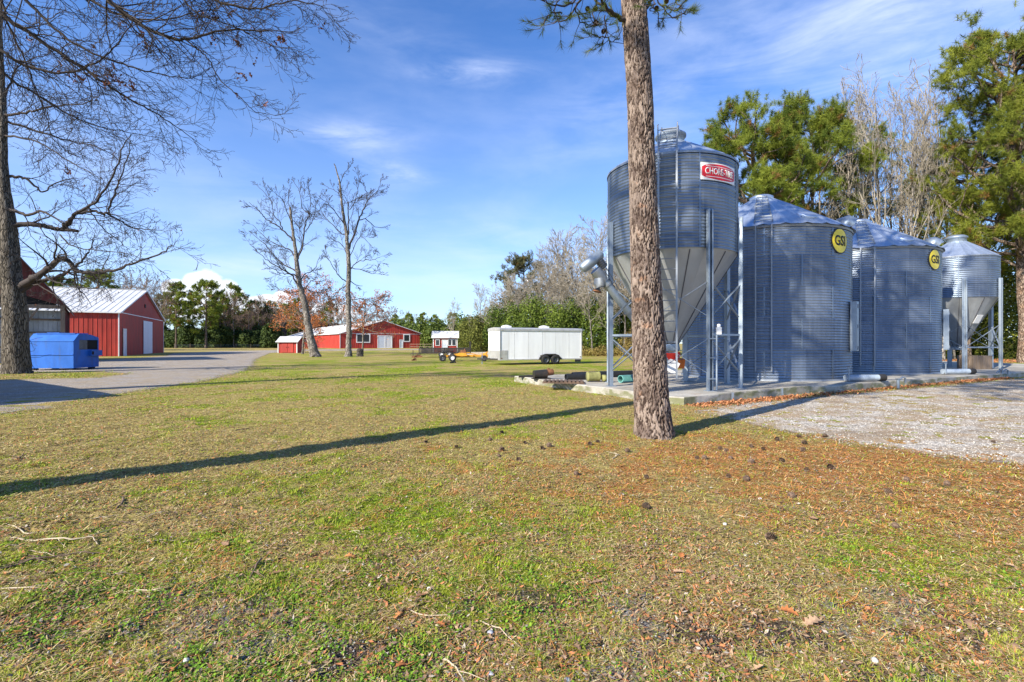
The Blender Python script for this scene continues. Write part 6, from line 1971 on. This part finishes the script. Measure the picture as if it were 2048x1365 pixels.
# ---------------- two bare trees in the middle lawn
def mid_tree(label, Y, trunk, limbs, seed, bark, num_k=1.0):
    ox = (trunk[0][0] - 1024) * Y / F
    t = thing('bare_tree', label, 'bare tree', (ox, Y, 0)); rg = np.random.default_rng(seed)
    W = lambda px, py, dy=0: np.array([(px - 1024) * (Y + dy) / F - ox, dy, CAMZ + (H0 - py) * (Y + dy) / F])
    def smooth(pl, n=4, jit=.05):
        out = []; Q = [pl[0]] + list(pl) + [pl[-1]]
        for i in range(1, len(Q) - 2):
            for k in range(n):
                u = k / n; a, b, c, d = Q[i - 1:i + 3]
                out.append(.5 * ((2 * b) + (-a + c) * u + (2 * a - 5 * b + 4 * c - d) * u * u + (-a + 3 * b - 3 * c + d) * u ** 3) + rg.normal(0, jit, 3))
        out.append(Q[-1]); return out
    T = TB(); base = W(trunk[0][0], trunk[0][1]); pts = smooth([W(a, b) for a, b, w in trunk], 4, .03)
    ws = np.interp(np.linspace(0, len(trunk) - 1, len(pts)), range(len(trunk)), [w for *_, w in trunk])
    pts[0][2] = -.1
    T.add(pts, ws * Y / F / 2 * .84, 12); link('trunk', T.mesh('trunk'), M[bark], t)
    B = TB(); tips = []
    prm = dict(trop=(0, .05, .05, .04), wig=(.08, .12, .16, .2), rmin=.0135, num=(0, 9, 6, 4), ang=(.6, .65, .6, .6), len=(.4, .45, .5, .5), levels=3, seg=.7, taper=.25, rk=.45, t0=.2)
    for pl, r0, dy in limbs:
        k = len(pl); P_ = smooth([W(a, b, dy * i / (k - 1)) for i, (a, b) in enumerate(pl)], 4, .05); rad = np.linspace(r0 * .72, .022, len(P_)); B.add(P_, rad, 6)
        ds = [nrm(P_[min(i + 1, len(P_) - 1)] - P_[max(i - 1, 0)]) for i in range(len(P_))]
        L = sum(np.linalg.norm(P_[i + 1] - P_[i]) for i in range(len(P_) - 1))
        spawn(B, rg, P_, rad, ds, min(L, 5.), 1, prm, tips, t0=.15, num=int(L * 1.25 * num_k))
    link('branches', B.mesh('branches'), M['darktwig'], t)
    return t


mid_tree('leaning bare tree with pale grey trunk left of the long red barn', 59,
    [(632, 716, 28), (629, 708, 23), (624, 690, 20), (618, 660, 17), (613, 630, 15), (608, 600, 15), (600, 575, 13), (596, 545, 12), (592, 515, 9), (588, 480, 7), (584, 450, 6), (580, 415, 5)],
    [([(600, 575), (585, 552), (570, 542), (548, 530), (525, 512), (500, 488)], .16, -2), ([(594, 545), (578, 535), (555, 520), (530, 490), (497, 462)], .13, 2.5),
     ([(596, 552), (585, 548), (565, 548), (550, 540), (535, 530)], .10, -3), ([(592, 515), (580, 500), (560, 492), (530, 475), (505, 450)], .12, 2), ([(590, 485), (570, 465), (555, 452), (533, 440), (525, 430), (515, 420), (498, 405)], .14, -1.5),
     ([(565, 460), (560, 445), (548, 430), (540, 400), (515, 372)], .09, 2), ([(585, 450), (575, 425), (565, 400), (548, 385)], .08, -2), ([(595, 520), (602, 500), (608, 465), (614, 440), (618, 430), (604, 415), (600, 385), (585, 360)], .14, 1.5),
     ([(610, 465), (622, 445), (630, 425), (635, 400)], .08, -1.5), ([(596, 510), (604, 490), (600, 470), (596, 445)], .06, 2), ([(600, 560), (612, 548), (628, 540), (640, 515)], .09, 2.5), ([(608, 580), (618, 568), (632, 555), (634, 540)], .08, -2),
     ([(606, 575), (618, 580), (640, 586), (655, 580)], .07, 2), ([(602, 582), (585, 585), (565, 583), (548, 572)], .08, 1), ([(580, 420), (576, 400), (582, 370)], .06, 0), ([(618, 430), (622, 400), (616, 370)], .06, -2)], 51, 'greybark')
mid_tree('upright bare tree with straight mottled trunk before the long red barn', 60,
    [(697, 714, 22), (697, 704, 15), (698, 680, 13), (698, 650, 12.5), (696, 600, 12), (697, 560, 11), (697, 520, 10), (695, 490, 9), (692, 460, 8), (686, 425, 6.5), (682, 395, 5), (678, 360, 4), (668, 328, 2)],
    [([(697, 500), (708, 470), (718, 440), (726, 420), (736, 400), (748, 388), (770, 378)], .17, 1.5), ([(697, 470), (697, 440), (696, 410), (698, 405), (715, 398), (735, 385)], .12, -1.5), ([(720, 440), (735, 440), (750, 455), (772, 456)], .09, 2),
     ([(735, 400), (732, 380), (725, 360)], .08, -2), ([(750, 390), (758, 375), (762, 360)], .06, 2), ([(698, 520), (715, 480), (725, 475), (745, 495)], .07, -2), ([(692, 470), (680, 465), (665, 450), (650, 435), (640, 415)], .10, 2),
     ([(690, 450), (675, 430), (660, 410), (640, 395)], .09, -2), ([(684, 400), (675, 385), (660, 378), (650, 372)], .06, 1), ([(697, 520), (685, 490), (668, 483), (655, 485)], .08, 2), ([(698, 540), (720, 522), (745, 520), (760, 515)], .08, -2), ([(698, 535), (725, 540), (748, 548), (760, 535)], .07, 2),
     ([(698, 560), (712, 570), (725, 572)], .08, 1), ([(697, 565), (680, 555), (672, 542), (660, 525), (648, 505)], .10, -2), ([(696, 568), (680, 580), (668, 592), (640, 598)], .09, 2), ([(698, 600), (720, 598), (745, 602), (765, 600)], .08, -2), ([(696, 605), (680, 610), (668, 615), (655, 608)], .07, 2),
     ([(680, 370), (690, 345), (702, 330)], .05, 1), ([(700, 420), (712, 400), (716, 370), (724, 355)], .07, -1)], 52, 'greybark')
# low rust-leaved oak growing in front of the woods, behind both bare trees
bare_tree('young_oak', 'low spreading young oak holding rust orange leaves behind the leaning tree', (-31.0, 74, 0), 8.8, 61, .14, .62, 'browntwig', 'greybark', 'rust leaved young oaks', 3, (0, 20, 7, 4), .25, (.8, 0), 2600, ((.34, .12, .045), (.62, .25, .09)), 'oak tree', .02, .22, .0, 1.25)
bare_tree('young_oak', 'young oak with rust orange leaves before the long barn roof', (-21.5, 72, 0), 7.8, 62, .12, .60, 'browntwig', 'greybark', 'rust leaved young oaks', 3, (0, 18, 7, 4), .32, (.5, 0), 900, ((.34, .12, .045), (.62, .25, .09)), 'oak tree', .02, .22, .0, 1.25)
# stump
b = MB(); b.lathe([(.50, 0), (.42, .15), (.36, .5), (.40, .75), (.30, .95), (.05, 1.0)], 14, rfn=lambda r, z, a: r * (1 + .14 * math.sin(a * 3 + 1) + .08 * math.sin(a * 7)))
o = b.build('stump', M['oakbark']); o.location = ((717.5 - 1024) * .060, 60.3, 0); tag(o, 'short ragged tree stump right of the straight bare tree', 'stump')


# ---------------- tree masses: one of each kind, then copies
far_pines = [pine_tree('pine_tree', None, (0, -900 - i * 30, 0), H, cb, r, 70 + i, cl, 15, .75, .16, .30, group=None) for i, (H, cb, r, cl) in enumerate([(20, 7, 4.6, 650), (22, 11, 4.4, 560), (17, 5, 4.2, 560)])]
far_bare = [bare_tree('bare_tree', None, (0, -1100 - i * 30, 0), H, 80 + i, .20, .36, 'browntwig', 'greybark', None, 3, (0, 20, 8, 4), .30, rmin=.028) for i, H in enumerate([17, 15, 19])]
near_bare = [bare_tree('bare_tree', None, (0, -1300 - i * 30, 0), H, 90 + i, .17, .32, 'paletwig', 'greybark', None, 3, (0, 24, 8, 5), .34, rmin=.020, lean=l) for i, (H, l) in enumerate([(17, (.5, 0)), (15, (-.9, .3)), (19, (.2, .5)), (16, (1.4, 0))])]
tall_bare = [bare_tree('bare_tree', None, (0, -1500 - i * 30, 0), H, 190 + i, .15, .30, 'paletwig', 'greybark', None, 3, (0, 15, 7, 4), .34, rmin=.013, lean=l, up=.13, ang1=.50) for i, (H, l) in enumerate([(18, (.5, 0)), (17, (-1.2, .3)), (19, (1.0, .5)), (18, (2.2, 0))])]
protos = far_pines + far_bare + near_bare + tall_bare


def put(src, label, x, y, s=1.0, rz=0.0, group=None):
    o = copy_tree(src); o.location = (x, y, -.05); o.rotation_euler = (0, 0, rz); o.scale = (s, s, s)
    o['label'] = label
    if group: o['group'] = group
    return o


# evergreen undergrowth: leafy masses that nobody could count
def leaf_mass(name, blobs, nper, size, cols, seed, label, cat='undergrowth', elong=1.0):
    rg = np.random.default_rng(seed); V, C = [], []
    for (x, y, z, rx, ry, rz_) in blobs:
        n = int(nper * (rx * rz_) ** .75)
        v = rg.normal(0, 1, (n, 3)); v /= np.linalg.norm(v, axis=1)[:, None]
        rad = rg.uniform(.45, 1.0, n) ** .6
        lump = .72 + .5 * fbm(v[:, 0] * 3 + x, v[:, 2] * 3 + v[:, 1] * 2 + y, 1.0, seed, 3)
        c = np.stack([x + v[:, 0] * rx * rad * lump, y + v[:, 1] * ry * rad * lump, z + v[:, 2] * rz_ * rad * lump], 1)
        c[:, 2] = np.abs(c[:, 2])
        nn = v + rg.normal(0, .7, (n, 3)); nn /= np.linalg.norm(nn, axis=1)[:, None]
        a = np.cross(nn, rg.normal(0, 1, (n, 3))); a /= np.linalg.norm(a, axis=1)[:, None]; b = np.cross(nn, a)
        s_ = size * rg.uniform(.5, 1.3, (n, 1))
        V.append(np.stack([c - a * s_ * .5, c + b * s_ * .32, c + a * s_ * .5 * elong, c - b * s_ * .32], 1))
        u = np.clip(rg.normal(.45, .28, (n, 1)) + (fbm(c[:, 0], c[:, 2], 1.6, seed + 1, 2)[:, None] - .5) * .9, 0, 1)
        C.append(np.array(cols[0]) * (1 - u) + np.array(cols[1]) * u)
    V = np.concatenate(V); C = np.concatenate(C); n = len(V)
    me = np_mesh(name, V.reshape(-1, 3), np.arange(n * 4).reshape(n, 4), np.repeat(C[:, None], 4, 1).reshape(-1, 3))
    return tag(link(name, me, M['leafbits']), label, cat, kind='stuff')


rgb = np.random.default_rng(99)
def ww(px, Y): return (px - 1024) * Y / F

# --- far wood on the left and centre (x 300-900)
DKG = ((.022, .045, .012), (.095, .135, .030)); BRN = ((.075, .052, .038), (.22, .155, .115)); MIDG = ((.05, .085, .015), (.19, .24, .045))
bl = []
for px in np.arange(318, 700, 11):
    Y = (172 if px < 560 else 266) + rgb.uniform(-6, 10); bl.append((ww(px, Y), Y, rgb.uniform(1.5, 3.5), rgb.uniform(2.5, 4), 2.5, rgb.uniform(3.0, 6.5)))
leaf_mass('evergreen_undergrowth', bl, 300, .85, DKG, 1, 'dark evergreen undergrowth along the foot of the far left wood')
bl = []
for px in np.arange(430, 960, 9):
    Y = (205 if px < 560 else 275) + rgb.uniform(-8, 25); hh = np.interp(px, [430, 560, 700, 780, 850, 960], [13, 15, 12, 10, 9, 8]) if True else 0
    bl.append((ww(px, Y), Y, hh * .55, 4.5, 4, hh * .55))
leaf_mass('bare_woodland', bl, 190, .8, BRN, 2, 'brown haze of bare twigs in the far wood behind the long barn', 'woodland')
bl = []
for px in np.arange(770, 1010, 8):
    Y = 190 - (px - 770) * .22 + rgb.uniform(-5, 8); bl.append((ww(px, Y), Y, 2.5, 3.5, 3, rgb.uniform(5.0, 9.0)))
leaf_mass('scrub_woodland', bl, 170, .8, MIDG, 3, 'olive green scrub wood behind the small red cabin', 'woodland')

order = ['leftmost', 'second from left', 'third from left', 'fourth from left', 'fifth from left', 'sixth from left', 'seventh from left', 'eighth from left', 'ninth from left', 'tenth from left',
         'eleventh from left', 'twelfth from left', 'thirteenth from left', 'fourteenth from left', 'fifteenth from left', 'sixteenth from left', 'seventeenth from left', 'eighteenth from left', 'nineteenth from left', 'twentieth from left']
def ordn(i, n): return 'rightmost' if i == n - 1 else (order[i] if i < 20 else 'no. %d from left' % (i + 1))

fp = [(352, 570, 165, 0, 'dark green pine at the left end of the far wood, beside the red barn'), (412, 565, 160, 2, 'bright yellow green pine standing forward of the far wood'), (470, 574, 185, 1, 'round headed pine on a thin stem against the cumulus cloud'),
      (440, 592, 175, 2, 'dark green pine just right of the bright yellow green pine'), (330, 590, 175, 0, 'pine half hidden behind the big red barn gable'), (385, 592, 180, 1, 'dark pine between the two tallest pines of the far wood'), (598, 600, 262, 0, 'pine showing left of the leaning bare tree trunk'), (660, 607, 262, 1, 'small dark pine between the two bare lawn trees'),
      (818, 630, 230, 0, 'small far pine right of the long barn ridge'), (845, 628, 225, 1, 'small round far pine above the long barn eave'), (868, 632, 230, 0, 'far pine left above the red cabin'), (905, 628, 200, 2, 'bright green round pine right above the red cabin'), (790, 632, 235, 1, 'far dark pine just behind the long barn ridge'),
      (366, 606, 178, 2, 'lower pine between the two leftmost far pines'), (424, 604, 182, 0, 'pine tucked behind the bright yellow green pine'), (505, 604, 190, 2, 'low dark pine right of the round headed pine'), (540, 606, 195, 0, 'low pine in the far wood left of the red shed'), (455, 612, 180, 1, 'small pine under the round headed pine'), (575, 610, 268, 2, 'low pine above the little red shed')]
base_h = [20, 22, 17]
for i, (px, py, Y, k, lab) in enumerate(fp):
    h = (H0 - py) * Y / F + CAMZ; put(far_pines[k], lab, ww(px, Y), Y, h / base_h[k], i * 1.3, 'pines of the far wood')
xs_ = list(np.linspace(478, 655, 16)); n_ = len(xs_)
for i, px in enumerate(xs_):
    Y = (182 if px < 560 else 270) + rgb.uniform(-8, 14); h = (H0 - rgb.uniform(596, 614)) * Y / F + 1
    put(far_bare[i % 3], ordn(i, n_) + ' brown bare tree in the far wood left of the leaning tree', ww(px + rgb.uniform(-4, 4), Y), Y, h / [17, 15, 19][i % 3], i * 2.1, 'bare trees of the far left wood')
xs_ = list(np.linspace(668, 845, 12)); n_ = len(xs_)
for i, px in enumerate(xs_):
    Y = 265 + rgb.uniform(-8, 8); h = (H0 - (np.interp(px, [668, 740, 845], [606, 618, 636]) + rgb.uniform(-4, 4))) * Y / F + 1
    put(far_bare[i % 3], ordn(i, n_) + ' brown bare tree above the long barn roof', ww(px, Y), Y, h / [17, 15, 19][i % 3], i * 1.7, 'bare trees beyond the long barn')
xs_ = list(np.linspace(292, 322, 3)) + [452, 468]; n_ = len(xs_)
for i, px in enumerate(xs_):
    Y = 150 if px < 400 else 175; h = (H0 - (565 if px < 400 else 590)) * Y / F
    put(far_bare[(i + 1) % 3], ordn(i, n_) + ' bare tree flanking the tallest far pines', ww(px, Y), Y, h / [17, 15, 19][(i + 1) % 3], i * 1.1, 'bare trees at the left end of the far wood')
# trees behind the barns at far left
for i, (px, py, Y, k, lab) in enumerate([(196, 545, 105, 2, 'dark pine rising behind the white barn roof'), (125, 558, 110, 0, 'broad pine behind the hay barn gable'), (100, 566, 115, 2, 'pine crown low behind the hay barn right slope'), (-60, 480, 100, 1, 'pine far behind the hay barn at the left edge')]):
    h = (H0 - py) * Y / F + CAMZ; put(far_pines[k], lab, ww(px, Y), Y, h / base_h[k], i * 2 + .5, 'pines behind the left barns')
for i, (px, py, Y) in enumerate([(262, 552, 120), (243, 560, 125), (285, 560, 118)]):
    h = (H0 - py) * Y / F; put(far_bare[i], ordn(i, 3) + ' thin bare tree behind the white barn roof', ww(px, Y), Y, h / [17, 15, 19][i], i, 'bare trees behind the big left barn')

# --- wood behind the white trailer (x 930-1290)
HOL = ((.035, .070, .010), (.22, .29, .045))
bl = []
for px in np.arange(985, 1330, 9):
    Y = 66 + rgb.uniform(-2, 5) + max(0, (1080 - px)) * .12; top = np.interp(px, [985, 1040, 1090, 1130, 1200, 1330], [606, 598, 590, 586, 580, 560]) + rgb.uniform(-10, 22)
    h = (H0 - top) * Y / F + 1.6; bl.append((ww(px, Y), Y, h * .46, rgb.uniform(1.0, 1.9), 1.3, h * .54))
leaf_mass('holly_undergrowth', bl, 520, .26, HOL, 5, 'dense green holly and cedar undergrowth behind the white trailer')
bl = []
for px in np.arange(925, 1000, 9):
    Y = 92 + rgb.uniform(-4, 6); h = (H0 - (np.interp(px, [925, 1000], [636, 612]) + rgb.uniform(-6, 8))) * Y / F + 1.6; bl.append((ww(px, Y), Y, h * .45, 1.8, 1.6, h * .55))
leaf_mass('cedar_undergrowth', bl, 300, .34, ((.06, .07, .015), (.22, .24, .05)), 6, 'yellow green cedars between the red cabin and the white trailer')
bl = [(ww(px, 62), 62, .45, .8, .6, rgb.uniform(.5, 1.1)) for px in np.arange(1165, 1300, 8)] + [(ww(1250, 60), 60, 1.3, 1.2, .8, 1.6), (ww(1262, 60), 60, 1.6, 1.0, .8, 2.0)]
leaf_mass('brush', bl, 420, .16, ((.16, .10, .04), (.42, .34, .10)), 7, 'tan and yellow brush at the wood edge behind the hopper bin legs', 'brush')
bl = []
for px in np.arange(990, 1420, 12):
    Y = 98 + rgb.uniform(-4, 8); h = (H0 - (np.interp(px, [990, 1060, 1130, 1200, 1300, 1420], [590, 560, 545, 530, 540, 560]) + rgb.uniform(-8, 14))) * Y / F + 1.6; bl.append((ww(px, Y), Y, h * .6, 2.6, 2, h * .42))
leaf_mass('twig_haze', bl, 130, .30, ((.15, .115, .08), (.40, .31, .22)), 16, 'grey brown haze of bare twigs in the wood behind the white trailer', 'woodland', elong=2.0)
fn = pine_tree('pine_tree', 'round headed grey green pine rising behind the white trailer', (ww(1048, 96), 96, 0), (H0 - 522) * .096 + 1.6, 6.5, 5.4, 110, 2400, 16, .42, .07, .28, bark='greybark', green=(np.array([.07, .085, .035]), np.array([.22, .21, .10])), top_flat=.4)
specs = [(962, 585, 90), (905, 612, 118), (985, 590, 84), (1008, 560, 82), (1030, 575, 78), (1082, 530, 76), (1095, 500, 74), (1118, 478, 72), (1135, 520, 70), (1150, 500, 75), (1162, 515, 68), (1178, 540, 70), (1195, 458, 66), (1208, 500, 72), (1222, 510, 66),
         (1236, 520, 68), (1248, 535, 64), (1262, 500, 66), (1060, 560, 74), (1105, 545, 70), (1130, 560, 69), (1187, 560, 64), (1215, 575, 63), (1385, 520, 70), (1420, 540, 70)]
nh = [17, 15, 19, 16]; specs.sort()
for i, (px, py, Y) in enumerate(specs):
    k = i % 4; h = (H0 - py) * Y / F + 1.6
    put(near_bare[k], ordn(i, len(specs)) + ' slender bare tree behind the white trailer', ww(px, Y), Y, h / nh[k], i * 1.9, 'slender bare trees behind the white trailer')

# --- wood behind the bins (x 1430-2048)
pine_tree('pine_tree', 'broad dense pine crown above the nearest large bin, left of its neighbour', (ww(1508, 46), 46, 0), 21.0, 10.5, 6.0, 131, 2300, 52, .46, .030, .26, top_flat=.45)
pine_tree('pine_tree', 'broad pine with yellow green crown behind the roof of the nearest large bin', (ww(1625, 47), 47, 0), 22.4, 12.4, 5.6, 132, 2600, 52, .46, .030, .28, top_flat=.45)
pine_tree('pine_tree', 'thin pine with sparse crown between the bare trees behind the bins', (ww(1735, 52), 52, 0), 24.0, 14.0, 3.6, 133, 600, 44, .42, .03, .2)
pine_tree('pine_tree', 'lower olive pine crown between the hopper bin and the large bin roof', (ww(1560, 55), 55, 0), 17, 9.0, 4.5, 134, 800, 44, .42, .03, .22)
pine_tree('pine_tree', 'tall wide pine filling the right edge of the photograph', (ww(2052, 41), 41, 0), 26.5, 7.5, 6.9, 135, 5400, 44, .46, .032, .48, lean=(-1.0, 0), bark='pinebark', top_flat=.3, droop=.08, limbs=84, green=(np.array([.055, .092, .014]), np.array([.33, .355, .045])))
pine_tree('pine_tree', 'pine with drooping yellow green boughs just left of the right edge pine', (ww(1935, 50), 50, 0), 20, 8.0, 5.6, 136, 2000, 50, .46, .030, .28, droop=.12, green=(np.array([.08, .115, .014]), np.array([.36, .39, .045])))
pine_tree('pine_tree', 'pine beyond the right edge with boughs reaching into the picture', (ww(2160, 46), 46, 0), 27, 9.0, 6.5, 137, 1500, 44, .44, .035, .4)
specs = [(1640, 260, 45), (1668, 220, 47), (1690, 250, 50), (1712, 190, 44), (1745, 210, 48), (1765, 158, 44), (1792, 190, 47), (1815, 230, 44), (1838, 160, 45), (1862, 200, 49), (1885, 170, 46), (1905, 220, 50), (1600, 330, 52), (1570, 350, 56), (1778, 280, 54), (1850, 290, 55), (1925, 280, 52), (1725, 300, 56), (1490, 420, 60), (1810, 330, 60)]
specs.sort()
for i, (px, py, Y) in enumerate(specs):
    k = (i * 3 + 1) % 4; h = (H0 - py) * Y / F + 1.6
    put(tall_bare[k], ordn(i, len(specs)) + ' pale bare tree behind the large bins', ww(px, Y), Y, h * .95 / [18, 17, 19, 18][k] * rgb.uniform(.95, 1.02), i * 2.3, 'pale bare trees behind the bins')
bl = []
for px in np.arange(1430, 2140, 13):
    Y = 52 + rgb.uniform(-2, 6); top = np.interp(px, [1430, 1700, 1880, 1960, 2140], [590, 560, 500, 470, 470]) + rgb.uniform(-20, 20)
    h = (H0 - top) * Y / F + 1.6; bl.append((ww(px, Y), Y, h * .42, rgb.uniform(1.3, 2.2), 1.6, h * .55))
leaf_mass('holly_thicket', bl, 400, .25, ((.040, .065, .010), (.27, .29, .045)), 8, 'dark and yellow green holly thicket behind the small hopper bin at right')
bl = []
for px in np.arange(1640, 2000, 16):
    Y = 66 + rgb.uniform(-3, 5); h = rgb.uniform(11, 15); bl.append((ww(px, Y), Y, h * .6, 2.6, 2, h * .4))
leaf_mass('twig_thicket', bl, 240, .30, ((.10, .075, .05), (.30, .22, .16)), 10, 'brown tangle of bare brush high behind the large bins', 'woodland')
# drift of leaves under that wood
n = 9000; xx = rgb.uniform(20, 75, n); yy = 44 + rgb.normal(0, 2.5, n) - (xx - 30) * .02; V = np.empty((n, 3, 3)); rr_ = rgb.uniform(.06, .16, n)
for k in range(3):
    a = rgb.uniform(0, 6.28, n); V[:, k, 0] = xx + np.cos(a) * rr_; V[:, k, 1] = yy + np.sin(a) * rr_; V[:, k, 2] = .02 + rgb.uniform(0, .10, n)
u = rgb.random((n, 1)); me = np_mesh('fallen_leaves', V.reshape(-1, 3), np.arange(n * 3).reshape(n, 3), np.repeat((np.array([.22, .08, .04]) * (1 - u) + np.array([.55, .24, .11]) * u)[:, None], 3, 1).reshape(-1, 3))
tag(link('fallen_leaves', me, M['litter']), 'rust red leaf litter on the ground under the right hand wood', 'leaves', kind='stuff')

for s_ in protos:
    for ch in list(s_.children): bpy.data.objects.remove(ch)
    bpy.data.objects.remove(s_)
# repeats share plain kind names
